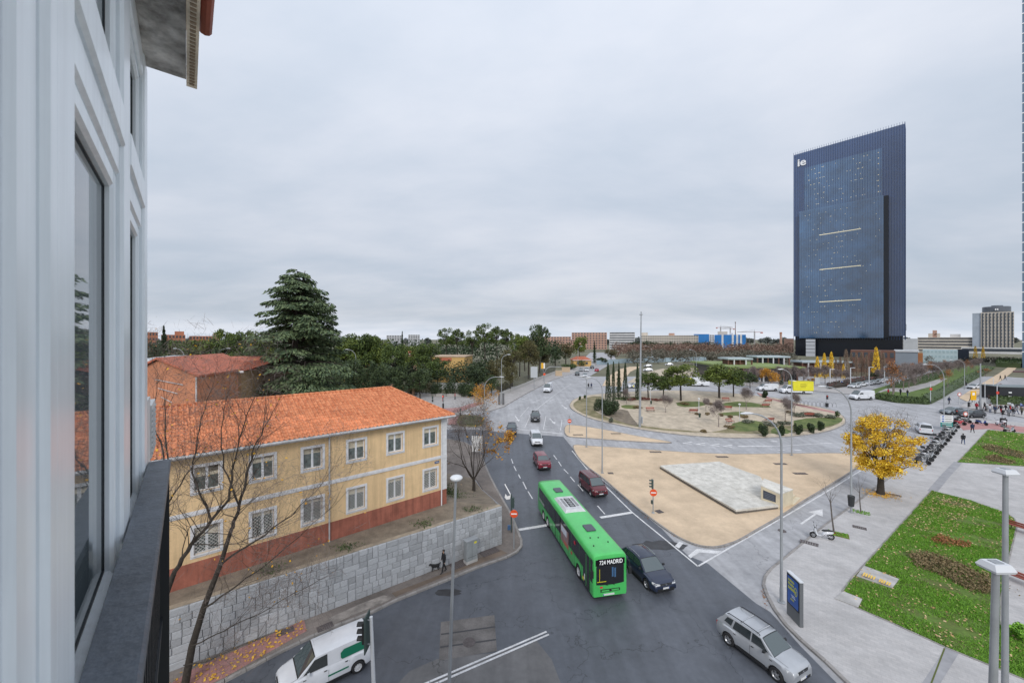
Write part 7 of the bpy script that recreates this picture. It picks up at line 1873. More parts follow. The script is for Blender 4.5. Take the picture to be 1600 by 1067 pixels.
limbtree('tall bare tree with leaning dark trunk rising from the pink pavement', [(288, 1072, b1.y), (300, 1010, b1.y-.1), (318, 950, b1.y-.1), (345, 880, b1.y-.2), (362, 825, b1.y-.2)],
    [([(362, 825, 19.5), (375, 790, 19.5), (388, 735, 19.7), (396, 700, 19.8), (418, 660, 20)], .085), ([(345, 880, 19.5), (400, 845, 19.2), (455, 805, 19), (500, 760, 18.8)], .055), ([(318, 950, 19.5), (370, 915, 19.3), (430, 870, 19), (510, 800, 18.7)], .05), ([(300, 1010, 19.6), (350, 985, 19.2), (420, 950, 18.8), (500, 905, 18.6)], .035), ([(375, 790, 19.5), (350, 730, 19.8), (345, 670, 20), (358, 610, 20.2)], .045), ([(288, 1040, 19.6), (330, 1030, 19), (400, 1000, 18.5)], .03)], 19.6, .19, 21, b1, 3, 110)
b2 = Vector(((218-CX)/FPX*18.4, 18.4, .12))
limbtree('bare tree with forked dark trunk close to the balcony rail', [(218, 1118, 18.4), (236, 1010, 18.4), (258, 930, 18.4), (272, 895, 18.4)],
    [([(272, 895, 18.4), (300, 850, 18.3), (330, 812, 18.2), (356, 780, 18.2), (366, 720, 18.4), (385, 650, 18.6)], .10), ([(258, 930, 18.4), (248, 880, 18.6), (256, 800, 18.8), (262, 720, 19), (258, 640, 19.2)], .085), ([(330, 812, 18.2), (300, 740, 18.4), (310, 670, 18.7), (330, 610, 19)], .05), ([(256, 800, 18.8), (290, 745, 18.6), (320, 700, 18.4)], .04), ([(300, 850, 18.3), (370, 850, 18), (440, 820, 17.8)], .03), ([(258, 720, 19), (240, 660, 19.2), (245, 600, 19.5)], .04)], 18.4, .23, 22, b2, 3, 120)
# ---- leafy deciduous trees
def leafy(label, base, H_, Wd, leafm, nleaf, lsize, seed, trunk_r=.3, trunk_h=.3, barkm=BARK, lvl=4, name='tree', lclear=0.0, up=.12, spread=.8, kids=(2, 3), lean=(0, 0), leaf_r=.25, nl=6, bias=None, asp=1.0):
    rnd = random.Random(seed); rng = np.random.default_rng(seed); t = thing(name, label, 'tree', base)
    m = MB(); th = H_*trunk_h; tp = Vector((lean[0]*th, lean[1]*th, th)); m.tube([(0, 0, -.1), tp*.15, tp*.5+rvec(rnd)*.04, tp], [trunk_r*1.25, trunk_r, trunk_r*.85, trunk_r*.75], 10); m.build('trunk', barkm, t, smooth=True, angle=70)
    tips = []; m = MB(); nb = nl
    for k in range(nb):
        a = 2*math.pi*k/nb+rnd.uniform(-.3, .3); e_ = rnd.uniform(.25, 1.1) if k < nb-1 else 1.5
        d = Vector((math.cos(a)*math.cos(e_)*Wd/H_*1.3, math.sin(a)*math.cos(e_)*Wd/H_*1.3, math.sin(e_)))
        grow(m, tp-Vector((0, 0, rnd.uniform(0, th*.12))), d, H_*.27, trunk_r*.42, lvl, rnd, tips, up, spread, 5, kids)
    C = arr(tips); C0 = C
    # fit to the wanted height and width
    sz = (H_-th)/(np.percentile(C[:, 2], 99)-th); sx = Wd/2/np.percentile(np.hypot(C[:, 0]-tp.x, C[:, 1]-tp.y), 97)
    S_ = lambda v: (tp.x+(v[0]-tp.x)*sx, tp.y+(v[1]-tp.y)*sx, th+(v[2]-th)*sz)
    m.V = [S_(v) for v in m.V]; C = np.array([S_(v) for v in C])
    m.build('branches', barkm, t)
    if nleaf:
        if bias is not None: w = np.exp(bias(C)); pr = w/w.sum(); idx = rng.choice(len(C), nleaf, p=pr)
        else: idx = rng.integers(0, len(C), nleaf)
        V, F = leaf_quads(C[idx]+rng.normal(size=(nleaf, 3))*leaf_r, lsize, rng, .2, asp); link('crown', np_mesh('crown', V, F, leafm), t, kind='stuff')
    return t
b = G(1376, 771, .12); gt = leafy('large tree with bright golden yellow leaves on right pavement', b, ZT(638, b.y)-b.z, 7.4, TWIGP, 1500, .7, 31, .36, .24, BARK, 4, 'golden_tree', nl=10, leaf_r=.3, asp=.03)
rng = np.random.default_rng(3); k_ = 120; a = rng.uniform(0, 6.283, k_); u = rng.uniform(-1, 1, k_); q = np.sqrt(1-u*u)*rng.uniform(.45, 1.0, k_)**.5; cl = np.c_[2.95*q*np.cos(a), 2.95*q*np.sin(a), 5.55+3.35*u]
cl = cl[~((cl[:, 2] > 7.4) & (cl[:, 0] > -1.2) & (rng.uniform(0, 1, k_) < .65))]
cl = cl[rng.uniform(0, 1, len(cl)) < .86]
cl = cl+rng.normal(0, .32, cl.shape)
parts = [leaf_quads(shell_pts(rng, rng.integers(90, 230), c, np.array([.85, .85, .5])*rng.uniform(.65, 1.2), .1), .15, rng, .2) for c in cl]
V, F = cat_vf(parts); link('leaves', np_mesh('leaves', V, F, LYEL), gt, kind='stuff')
b = Vector((-4.35, 44.0, .62))
leafy('multi-stemmed tree with few orange leaves at terrace corner', b, ZT(618, b.y)-b.z, 9.2, LORNG, 750, .20, 32, .2, .14, BARK, 4, 'orange_tree', nl=8, leaf_r=.2, bias=lambda C: 1.1*C[:, 0]-.35*C[:, 2])
_ot = COL.objects['orange_tree']; C = arr([v.co for v in [c for c in _ot.children if c.name.startswith('branches')][0].data.vertices]); rng = np.random.default_rng(4); V, F = leaf_quads(C[rng.integers(0, len(C), 8000)]+rng.normal(size=(8000, 3))*.35, .65, rng, .4, .025); link('twigs', np_mesh('twigs', V, F, TWIGP), _ot, kind='stuff')
b = G(757, 662, .2)
leafy('small tree with thin rusty orange crown at far side of side street', b, ZT(602, b.y)-b.z, 6.0, LORNG, 1500, .17, 33, .12, .35, BARKG, 4, 'orange_tree', nl=7, leaf_r=.35)
# young bare street trees
b = G(1303, 832, .13); leafy('young bare tree beside parked white scooter', b, ZT(742, b.y)-b.z, 3.4, None, 0, .1, 34, .07, .55, BARKG, 3, 'young_tree', nl=6, lean=(-.11, 0))
b = G(1345, 800, .13); leafy('young bare tree between lamp post and golden tree', b, ZT(735, b.y)-b.z, 2.2, None, 0, .1, 35, .055, .5, BARKG, 3, 'young_tree', nl=5, lean=(-.06, 0))
for px, lb in (((1310, 834.5), 'grassy tree pit by white scooter'), ((1345.5, 800), 'grassy tree pit by lamp post with bin')):
    p = G(*px, .13); t = thing('tree_pit', lb, 'tree pit', (p.x, p.y, .125), R(-38)); m = MB(); m.span(-.75, .75, -.55, .55, 0, .012); m.build('soil', HEDG, t)
    rng = np.random.default_rng(int(px[0])); C = np.c_[rng.uniform(-.7, .7, 200), rng.uniform(-.5, .5, 200), np.full(200, .05)]; V, F = leaf_quads(C, .10, rng, .1); link('weeds', np_mesh('weeds', V, F, BLADE), t, kind='stuff')
p = G(1376, 772, .13); rng = np.random.default_rng(5); n = 700; a = rng.uniform(0, 6.28, n); rr_ = np.abs(rng.normal(0, .7, n))+.35
V, F = leaf_quads(np.c_[p.x+rr_*np.cos(a)*1.1, p.y+rr_*np.sin(a)*.9, np.full(n, .15)+h(p.y)-h(p.y)+h(p.y)], .11, rng, 3.0); link('fallen_gold_leaves', np_mesh('fallen_gold_leaves', V, F, LITY), None, label='golden fallen leaves round the foot of the golden tree', cat='leaves', kind='stuff')
# ---- the great cedar
def cedar(label, base, H_, seed):
    rnd = random.Random(seed); rng = np.random.default_rng(seed); t = thing('cedar_tree', label, 'tree', base)
    m = MB(); m.tube([(0, 0, -1), (.1, 0, H_*.4), (.5, 0, H_*.8), (.2, 0, H_*.96)], [.6, .45, .2, .05], 10); m.tube([(.45, 0, H_*.78), (1.2, 0, H_*.9), (1.7, 0, H_*.985)], [.15, .1, .04], 6); m.tube([(.3, 0, H_*.82), (-.8, 0, H_*.92), (-1.6, .2, H_*.95)], [.12, .08, .03], 6); m.build('trunk', BARK, t, smooth=True)
    prof = [(.0, 9.4), (.10, 9.8), (.22, 9.6), (.34, 8.8), (.45, 7.8), (.47, 7.0), (.50, 5.6), (.58, 6.8), (.66, 6.2), (.72, 5.0), (.78, 5.2), (.86, 4.2), (.93, 3.0), (1.0, 1.2)]
    br = MB(); P_ = []; U_ = []
    for i in range(235):
        f = rnd.random()**1.05*.97+.02; z = f*H_; a = rnd.uniform(0, 2*math.pi); L = interp(f, prof)*rnd.uniform(.72, 1.1)
        d = Vector((math.cos(a), math.sin(a), 0)); rise = .10*L*(1.0-f*.4); pts = []
        for k in range(7):
            q = k/6; pts.append(Vector((.1+f*.4, 0, z))+d*(L*q)+Vector((0, 0, rise*math.sin(q*2.2)*1.0-.18*L*q*q*.55)))
        br.tube(pts, [max(.015, .10*(1-k/6.5)) for k in range(7)], 4, cap=False)
        side = Vector((-d.y, d.x, 0)); ns = int(40*L)
        for s in range(ns):
            q = rnd.uniform(.22, 1.03); k = min(5, int(q*6)); c = pts[k].lerp(pts[k+1], q*6-k)
            w = (1-abs(q-.62)*1.1)*L*.36; o = rnd.uniform(-1, 1); c = c+side*o*w+Vector((0, 0, -abs(o)*w*.34+rnd.uniform(-.30, .12)))
            P_.append(c); U_.append((side*o*1.0+d*.6+Vector((0, 0, -.55))).normalized())
    br.build('branches', BARK, t)
    C = arr(P_); U = arr(U_); n = len(C)
    W_ = np.cross(U, rng.normal(size=(n, 3))*np.array([.35, .35, 1.0])); W_ /= np.linalg.norm(W_, axis=1)[:, None]
    s = rng.uniform(.32, .70, n)[:, None]; w = rng.uniform(.08, .17, n)[:, None]
    V = np.stack([C-W_*w*.5, C+U*s*.5-W_*w, C+U*s, C+U*s*.5+W_*w], axis=1).reshape(-1, 3); F = np.arange(4*n).reshape(n, 4)
    link('foliage', np_mesh('foliage', V, F, CEDM), t, kind='stuff')
    return t
cd_ = 58.0; cz = 2.2
cedar('huge dark green cedar with layered branches behind the yellow house', ((459-CX)/FPX*cd_, cd_, cz), ZT(419, cd_)-cz, 41)
# ---- prototypes for evergreen trees
def pine_proto(seed, mat, H_=10, cw=8.0, ch=7.6, clumps=36, per=125, ls=.42, trunk_r=.24, bark=BARK):
    rnd = random.Random(seed); rng = np.random.default_rng(seed); t = thing('pine_tree', 'pine', 'tree')
    tp = H_-ch*.55; m = MB(); m.tube([(0, 0, -.2), (rnd.uniform(-.2, .2), .1, tp*.5), (rnd.uniform(-.3, .3), 0, tp)], [trunk_r, trunk_r*.8, trunk_r*.5], 8)
    cs = []
    for i in range(clumps):
        a = rnd.uniform(0, 6.283); rr_ = cw/2*math.sqrt(rnd.random())*.82; f = rr_/(cw/2); z = H_-ch*.5+ch*.40*math.sqrt(max(0, 1-f*f))*rnd.uniform(-.85, 1.0)
        cs.append((math.cos(a)*rr_, math.sin(a)*rr_, z, rnd.uniform(.9, 1.6)*cw/8))
    for x, y, z, s in cs[::2]: m.tube([(0, 0, tp*.85), (x*.5, y*.5, (tp+z)/2), (x, y, z)], [trunk_r*.4, trunk_r*.25, .03], 4, cap=False)
    m.build('trunk', bark, t)
    parts = []
    for x, y, z, s in cs:
        C = shell_pts(rng, per, (x, y, z), (s, s, s*.62), .35); parts.append(leaf_quads(C, ls*cw/8, rng, .35, .55))
    V, F = cat_vf(parts); link('crown', np_mesh('crown', V, F, mat), t, kind='stuff')
    return t
def cone_proto(seed, mat, H_=10, r=.95, n=3200, ls=.22, tiers=False, name='cypress_tree', asp=.55):
    rnd = random.Random(seed); rng = np.random.default_rng(seed); t = thing(name, 'cypress', 'tree')
    m = MB(); m.tube([(0, 0, -.2), (0, 0, H_*.9)], [.16, .03], 6); m.build('trunk', BARK, t)
    f = rng.uniform(0.02, 1, n)**.85; a = rng.uniform(0, 6.283, n)
    if tiers:
        rad = r*(1-f)*(.55+.45*np.abs(np.sin(f*26)))*(.75+.3*np.sin(a*5+f*9)); rad *= rng.uniform(.25, 1.05, n)
    else:
        rad = r*np.minimum(1, f*6+.35)*np.power(1-f, .55)*(.86+.10*np.sin(a*3+f*6))*rng.uniform(.72, 1.05, n)
    C = np.c_[rad*np.cos(a), rad*np.sin(a), f*H_]; V, F = leaf_quads(C, ls, rng, -.2 if not tiers else .3, asp); link('crown', np_mesh('crown', V, F, mat), t, kind='stuff')
    return t
def bush_proto(seed, mat, n=1500, ls=.16, name='shrub', shape=(1, 1, .8), cat='shrub', lobes=7):
    rnd = random.Random(seed); rng = np.random.default_rng(seed); t = thing(name, 'bush', cat)
    m = MB()
    for k in range(5): m.tube([(0, 0, 0), (rnd.uniform(-.5, .5)*shape[0], rnd.uniform(-.5, .5)*shape[1], shape[2]*.8)], [.05, .015], 4, cap=False)
    m.build('stems', BARK, t); parts = []
    for k in range(lobes):
        c = (rnd.uniform(-.62, .62)*shape[0], rnd.uniform(-.62, .62)*shape[1], shape[2]*rnd.uniform(.3, .68)); C = shell_pts(rng, n//lobes, c, (shape[0]*.5, shape[1]*.5, shape[2]*rnd.uniform(.34, .52)), .35); C[:, 2] = np.maximum(.02, C[:, 2]); parts.append(leaf_quads(C, ls, rng, .2, .7))
    V, F = cat_vf(parts); link('foliage', np_mesh('foliage', V, F, mat), t, kind='stuff'); return t
def bare_proto(seed, H_=7, Wd=4.5, mat=TWIG, lvl=4, leafm=None, nleaf=0, name='bare_tree', th=.3, nl=6, up=.12, tr=.12):
    return leafy('bare', (0, 0, 0), H_, Wd, leafm or mat, nleaf or 2400, .22 if leafm else .8, seed, tr, th, mat, lvl, name, nl=nl, up=up, leaf_r=.3 if leafm else .35, asp=1.0 if leafm else .055)
PR = {k: [Proto(f(s)) for s in ss] for k, f, ss in (
    ('pine', lambda s: pine_proto(s, PINEM), (51, 52, 53)), ('pinel', lambda s: pine_proto(s, PINEL), (54, 55)), ('tall', lambda s: pine_proto(s, PINEM, 14, 6.5, 6.5, 24, 130), (56, 57)),
    ('dark', lambda s: pine_proto(s, DKG_, 9, 8, 7.5, 30, 140), (58, 59)), ('olive', lambda s: pine_proto(s, OLIV, 9, 7, 7, 30, 120, .36), (60, 61)),
    ('cyp', lambda s: cone_proto(s, CYPM), (62, 63)), ('fir', lambda s: cone_proto(s, CYPM, 10, 2.2, 3200, .3, True, 'fir_tree'), (64,)),
    ('bare', lambda s: bare_proto(s), (65, 66, 67)), ('barer', lambda s: bare_proto(s, 7, 4.5, TWIG, 4, LRUST, 500), (68,)),
    ('poplar', lambda s: cone_proto(s, M('pale_twigs', (.20, .14, .10), rough=.95, island=(.33, .25, .19)), 12, 1.5, 1500, 1.1, False, 'bare_poplar', .05), (69, 70)),
    ('popy', lambda s: cone_proto(s, LYEL, 12, 1.7, 750, .42, False, 'golden_poplar', .8), (71,)), ('gold', lambda s: bare_proto(s, 6, 6.5, BARKG, 4, LORNG, 3200, 'golden_tree', .25, 8), (72,)))}
def size_of(o):
    H_ = max((max(v.co.z for v in c.data.vertices) for c in o.r.children if c.data), default=1); Wd = max((max(abs(v.co.x) for v in c.data.vertices) for c in o.r.children if c.data), default=1)*2; return H_, Wd
SZ = {k: [size_of(p) for p in v] for k, v in PR.items()}
_tr = random.Random(77)
def tree(kind, px, top, base=None, d=None, w=None, label=None, group=None, i=None):
    """place a tree by pixel; base = pixel of its foot, or d = its distance when the foot is hidden"""
    b = G(px, base, .1) if d is None else Vector(((px-CX)/FPX*d, d, h(d)-.05)); i = _tr.randrange(len(PR[kind])) if i is None else i
    H0, W0 = SZ[kind][i]; H_ = ZT(top, b.y)-b.z; s = H_/H0; sw = (w/FPX*b.y/W0) if w else s
    if kind in ('pine', 'pinel'): sw *= 1.22
    return PR[kind][i].put(b, _tr.uniform(0, 6.28), (sw, sw, s), label, group)
# roundabout
for px, top, bs, w, lb in ((950, 566, 632, 11, 'tallest cypress, leftmost in roundabout row'), (958.5, 564, 626.5, 8, 'slim cypress second in roundabout row'), (977, 566.5, 626, 10, 'cypress just right of the loose fir in roundabout row'), (996, 567, 625, 8.5, 'rightmost cypress, touching the tall mast')): tree('cyp', px, top, bs, w=w, label=lb, group='cypresses on the roundabout')
tree('fir', 967, 565, 624, w=18, label='loose-branched fir between cypresses on roundabout')
tree('pine', 1013, 580, 622, w=34, label='spreading pine just right of the tall mast', group='roundabout pines', i=0)
tree('pine', 1036, 583, 624, w=30, label='low pine between mast pine and centre pine', group='roundabout pines', i=1)
tree('pinel', 1064, 567, 626, w=48, label='rounded pine with straight trunk at roundabout centre', group='roundabout pines', i=0)
tree('pinel', 1124, 569, 622, w=52, label='largest broad pine on roundabout with forked trunk', group='roundabout pines', i=1)
tree('pine', 1146, 577, 620, w=34, label='lower right lobe pine beside the largest pine', group='roundabout pines', i=2)
tree('dark', 1172, 581, 606, w=24, label='round dark tree behind right side of largest pine')
for px, top, bs, lb in ((979, 605, 631, 'slim bare sapling before the cypresses'), (1040, 612, 645, 'slim bare sapling right of mast bench'), (1103, 618, 642, 'bare sapling at roundabout centre left of lamp'), (1123, 620, 667, 'thin bare trunk by tilted bench'), (1166, 602, 640, 'pale twiggy bare tree in middle of roundabout'), (1227, 614, 658, 'bare tree left of curved lamp post on roundabout right'), (1241, 612, 648, 'bare tree right of curved lamp post on roundabout')): tree('bare', px, top, bs, label=lb, group='bare saplings on the roundabout')
def bush(mat, key, px, bs, top, w, label, group=None, name='shrub', seed=1, n=1500, ls=.16):
    b = G(px, bs, .12); Wd = w/FPX*b.y; H_ = max(.4, ZT(top, b.y)-b.z)
    o = bush_proto(seed, mat, n, ls, name, (Wd/2*.95, Wd/2*.95, H_)); o.location = b; o['label'] = label
    if group: o['group'] = group
    return o
bush(YEWM, 'y', 937, 640, 620, 24, 'left half of big dark bush on roundabout', seed=80, n=2600, ls=.22)
bush(YEWM, 'y', 954, 649, 624, 32, 'right, nearer half of big dark bush on roundabout', seed=81, n=3800, ls=.22)
for px, bs, top, w, lb in ((1196, 681.5, 664, 17, 'largest of five clipped yews along roundabout rim'), (1222, 680, 665, 12, 'yew half hidden by curved lamp arm on roundabout rim'), (1247, 678, 663, 11, 'middle clipped yew on roundabout rim'), (1266, 675.5, 661, 13, 'fourth clipped yew from left on roundabout rim'), (1283, 672.5, 658, 12, 'rightmost clipped yew on roundabout rim')): bush(YEWM, 'y', px, bs, top, w, lb, 'yews along the roundabout rim', 'yew_shrub', int(px), 1300, .2)
bush(YEWM, 'y', 1196.5, 621.5, 611, 12, 'round clipped bush near yellow truck', seed=83, n=900, ls=.25); bush(HEDM, 'h', 906.5, 625, 619, 5, 'small bush at left roundabout rim, left of pair', seed=84, n=400); bush(HEDM, 'h', 914, 622, 617, 5.5, 'small bush at left roundabout rim, right of pair', seed=85, n=400)
bush(LAVM, 'l', 955, 660, 652, 7, 'small yellow-green shrub by foot of curved lamp on roundabout', seed=86, n=500); bush(HEDM, 'h', 1307.5, 651, 641, 8, 'small palm-like shrub at right tip of roundabout', seed=87, n=500)
for i_, (px, bs, w) in enumerate(((1245, 650, 22), (1262, 649, 24), (1280, 651, 22), (1296, 653, 14), (1170, 660, 22), (1205, 664, 28), (1225, 663, 20))): bush(LAVM, 'l', px, bs, bs-5, w, 'low grey-green lavender clump, '+rank(px, (1245, 1262, 1280, 1296, 1170, 1205, 1225))+' from left on roundabout', 'lavender clumps on the roundabout', 'lavender_clump', 90+i_, 500, .22)
for i_, (px, bs, w, m_) in enumerate(((985, 625, 26, REDH), (1010, 624.5, 26, REDH), (1030, 626, 22, REDH), (1270, 648, 20, REDH), (1106, 648, 8, DRYM), (1127, 650, 8, DRYM), (1141, 652, 9, DRYM), (1165, 652, 18, DRYM), (1100, 675, 10, DRYM), (1140, 668, 14, DRYM), (1228, 661, 7, DRYM), (995, 637, 16, DRYM), (1070, 632, 18, DRYM), (1110, 632, 16, DRYM), (1233, 645, 8, DRYM), (1091, 648, 10, DRYM))): bush(m_, 'd', px, bs, bs-3.2, w, 'low reddish brown shrub, '+rank(px, (985, 1010, 1030, 1270, 1106, 1127, 1141, 1165, 1100, 1140, 1228, 995, 1070, 1110, 1233, 1091))+' from left on roundabout', 'low brown shrubs on the roundabout', 'low_shrub', 110+i_, 360, .22)
# trees beyond, left side
GRP = 'trees beyond the side street'
for k, px, top, d, w, lb in (('fir', 256, 508, 150, 30, 'tall thin fir at far left skyline'), ('pine', 284, 530, 110, 44, 'round pine second from far left fir'), ('pinel', 312, 527, 112, 46, 'round pine before orange brick blocks'), ('pine', 344, 526, 115, 48, 'round pine left of the twin tall pines'), ('pinel', 352, 512, 120, 34, 'left of twin tall pines by cedar'), ('pine', 383, 515, 120, 34, 'right of twin tall pines by cedar'), ('dark', 340, 543, 82, 56, 'dark umbrella tree behind red roof'), ('dark', 398, 545, 80, 50, 'dark tree at left foot of cedar'), ('pinel', 404, 522, 125, 40, 'pine partly behind left side of cedar'),
    ('pinel', 541, 523, 110, 44, 'pine directly right of cedar middle'), ('pine', 566, 520, 112, 46, 'second pine right of cedar'), ('dark', 548, 560, 85, 50, 'dark low tree at right foot of cedar'), ('dark', 585, 562, 82, 48, 'dark low tree second from cedar foot'), ('pinel', 592, 524, 115, 40, 'third pine right of cedar'), ('pine', 616, 535, 105, 40, 'pine beneath thin spruce'), ('fir', 628.5, 517, 160, 18, 'thin dark spruce on horizon'), ('pinel', 645, 538, 125, 36, 'pine before small red roof'), ('pine', 668, 535, 120, 36, 'pine left of ochre block'), ('dark', 620, 570, 92, 52, 'dark spreading tree left of ochre block'), ('dark', 656, 574, 96, 44, 'dark tree at left corner of ochre block'), ('pine', 684, 563, 112, 36, 'umbrella pine in front of ochre block'),
    ('tall', 697, 511, 150, 30, 'tall brownish pine above ochre block'), ('tall', 714, 513, 155, 26, 'tall pine second above ochre block'), ('tall', 738, 515, 150, 30, 'tall pine with bare stem right of ochre block'), ('tall', 757, 504, 145, 34, 'highest pine of central wood'), ('tall', 776, 509, 150, 28, 'pine right of the highest one'), ('tall', 792, 513, 155, 22, 'slim pine fourth from highest'), ('pinel', 812, 520, 150, 30, 'lower pine between slim and broad trees'), ('dark', 843, 506, 165, 44, 'broad dark evergreen near far road'), ('tall', 820, 523, 175, 24, 'pine left of broad dark evergreen'), ('olive', 800, 545, 118, 44, 'olive-brown tree behind tall curved lamp'), ('olive', 826, 530, 140, 46, 'olive-brown tree right of tall curved lamp'), ('olive', 850, 545, 168, 30, 'olive-brown tree by direction panel'), ('olive', 772, 560, 112, 42, 'olive-brown bushy tree by white wall'), ('dark', 745, 570, 108, 40, 'dark green tree right of ochre block'), ('dark', 768, 585, 100, 26, 'dark shrub tree by fence end'), ('olive', 797, 570, 106, 30, 'yellowish conical tree at fence'), ('dark', 868, 540, 210, 28, 'dark tree behind yellow sign'), ('olive', 884, 535, 200, 30, 'brownish tree before far apartments'), ('pinel', 905, 524, 210, 22, 'green tree at head of main road'), ('fir', 929, 532, 230, 12, 'small conifer at head of main road'), ('olive', 955, 545, 240, 24, 'olive tree left of mast at road end'), ('dark', 940, 558, 220, 20, 'dark shrub before site hoarding')):
    tree(k, px, top, d=d, w=w, label=lb, group=GRP)
for i_, (px, bs, top, w, m_) in enumerate(((660, 617, 592, 34, OLIV), (682, 618, 596, 26, YEWM), (704, 618, 588, 22, YEWM), (722, 619, 598, 26, YEWM), (738, 620, 598, 24, DKG_), (645, 616, 600, 24, OLIV), (752, 620, 606, 16, OLIV), (786, 612, 596, 26, OLIV))): bush(m_, 's', px, bs, top, w, ['wide olive shrub behind far left pavement, second from left', 'dark shrub left of blue-green cone shrub', 'blue-green cone shrub in the far shrub row', 'dark shrub right of blue-green cone shrub', 'dark shrub at right of far shrub row', 'leftmost olive shrub of far row at fence post', 'small olive shrub at right end of far row', 'yellowish shrub at start of railing fence'][i_], 'shrub row of the far garden', 'garden_shrub', 140+i_, 1500, .26)
for i_, (px, bs, top, w) in enumerate(((889, 577, 568, 26), (910, 572, 562, 26))): bush(HEDM, 'h', px, bs, top, w, ['near clipped hedge by far main road', 'farther clipped hedge by far main road'][i_], None, 'hedge_shrub', 150+i_, 1200, .45)
# right side: avenue, poplars, coloured trees
GRP2 = 'bare trees of the avenue'
for i_ in range(34):
    u = i_/33; r_ = i_ % 2; px = 1392+u*138+_tr.uniform(-4, 4); d = 100+u*80+(r_*12); tree('bare' if i_ % 7 else 'barer', px, 566-6*u+_tr.uniform(-3, 3), d=d, label='grey bare street tree in avenue behind park hedges', group=GRP2)
for px, top, d in ((1372, 575, 130), (1383, 572, 135), (1395, 570, 140), (1410, 567, 150), (1426, 566, 155), (1442, 565, 160), (1458, 564, 165)): tree('bare', px, top, d=d, label='grey bare street tree in avenue behind park hedges', group=GRP2)
tree('barer', 1481, 576, d=112, w=26, label='rust-leaved tree among the grey avenue trees'); tree('barer', 1540, 575, d=150, w=26, label='rusty tree at far end of right street')
for px, top, d, lb in ((1277, 556, 138, 'brightest golden poplar behind yellow truck'), (1288, 551, 142, 'golden poplar second from yellow truck'), (1299, 549, 144, 'golden tipped poplar before tower base'), (1318, 568, 140, 'low golden poplar before brown building'), (1369, 541, 152, 'poplar with golden tip before brown building'), (1524, 540, 260, 'left of two golden trees at right horizon'), (1536, 541, 262, 'right of two golden trees at right horizon')): tree('popy', px, top, d=d, label=lb, group='golden poplars')
for px, top, d in ((1322, 545, 146), (1330, 550, 150), (1338, 552, 148), (1346, 549, 152), (1354, 553, 150), (1362, 548, 155), (1374, 546, 156), (1380, 550, 154), (1306, 560, 143), (1313, 556, 144)): tree('poplar', px, top, d=d, label='bare pale poplar before the brown building, '+rank(px, (1322, 1330, 1338, 1346, 1354, 1362, 1374, 1380, 1306, 1313))+' from left', group='bare pale poplars')
tree('gold', 1200, 573, d=121, w=34, label='wide orange and yellow tree behind white vans'); tree('gold', 1270, 590, d=128, w=16, label='low orange shrub tree by golden poplar'); tree('dark', 1368, 581, d=140, w=16, label='grey-green conical shrub above the taxis'); tree('cyp', 1221, 577, d=122, w=6, label='slim dark cypress behind white van'); tree('cyp', 1235, 576, d=123, w=8, label='yellowish slim cypress above yellow truck')
for i_ in range(14): tree('bare', 1150+i_*13+_tr.uniform(-4, 4), 570+_tr.uniform(-3, 5), d=122+_tr.uniform(-3, 3), label='bare tree before the dark podium, '+ORDN[i_]+' from left', group='bare trees at the podium')
# hedges of the park, as leafy strips
def hedge(label, px_poly, hh, mat, n, ls, seed, name='park_hedge', dz=.1, inner=True):
    poly = [Vector(p) for p in GL(px_poly, dz)]; rng = np.random.default_rng(seed); xs_ = [p.x for p in poly]; ys_ = [p.y for p in poly]
    c = Vector((sum(xs_)/len(xs_), sum(ys_)/len(ys_))); t = thing(name, label, 'hedge', (c.x, c.y, h(c.y)+dz)); z0 = h(c.y)+dz
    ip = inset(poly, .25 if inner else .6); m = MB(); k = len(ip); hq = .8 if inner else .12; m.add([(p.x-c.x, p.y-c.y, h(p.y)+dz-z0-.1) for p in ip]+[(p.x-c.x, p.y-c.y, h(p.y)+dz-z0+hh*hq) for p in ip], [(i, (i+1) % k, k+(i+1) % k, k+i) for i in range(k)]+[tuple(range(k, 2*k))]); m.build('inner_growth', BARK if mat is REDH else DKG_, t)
    Q = np.c_[rng.uniform(min(xs_), max(xs_), n*4), rng.uniform(min(ys_), max(ys_), n*4)]; Q = (Q if inner else Q+rng.normal(0, .35, Q.shape)); Q = Q[inpoly(Q, poly) | (np.zeros(len(Q), bool) if inner else (rng.uniform(0, 1, len(Q)) < .03) & inpoly(Q, inset(poly, -1.2)))][:n]
    hz_ = np.interp(Q[:, 1], KN, KH)+dz-z0; C = np.c_[Q[:, 0]-c.x, Q[:, 1]-c.y, hz_+hh*(rng.uniform(.35, 1.12, len(Q)) if inner else rng.uniform(.05, 1, len(Q))**1.6)]; V, F = leaf_quads(C, ls, rng, .3, .8); link('foliage', np_mesh('foliage', V, F, mat), t, kind='stuff')
    return t
def inpoly(Q, poly):
    ins = np.zeros(len(Q), bool); n = len(poly)
    for i in range(n):
        a, b = poly[i], poly[(i+1) % n]; cnd = ((a[1] > Q[:, 1]) != (b[1] > Q[:, 1])); xx = (b[0]-a[0])*(Q[:, 1]-a[1])/((b[1]-a[1])+1e-12)+a[0]; ins ^= cnd & (Q[:, 0] < xx)
    return ins
hedge('long low hedge along the roundabout side of the park', [(1366, 623), (1400, 629), (1452, 632), (1452, 626), (1400, 621), (1370, 616)], .55, HEDM, 3500, .30, 160)
hedge('clipped hedge beside the far right street', [(1455, 631), (1475, 622), (1505, 604), (1540, 585), (1554, 576), (1540, 574), (1500, 592), (1462, 612), (1440, 620)], .8, HEDM, 6000, .34, 161)
hedge('hedge between avenue trees and park path', [(1385, 607), (1420, 604), (1450, 598), (1480, 586), (1470, 582), (1430, 592), (1395, 601)], .9, HEDM, 3500, .34, 162)
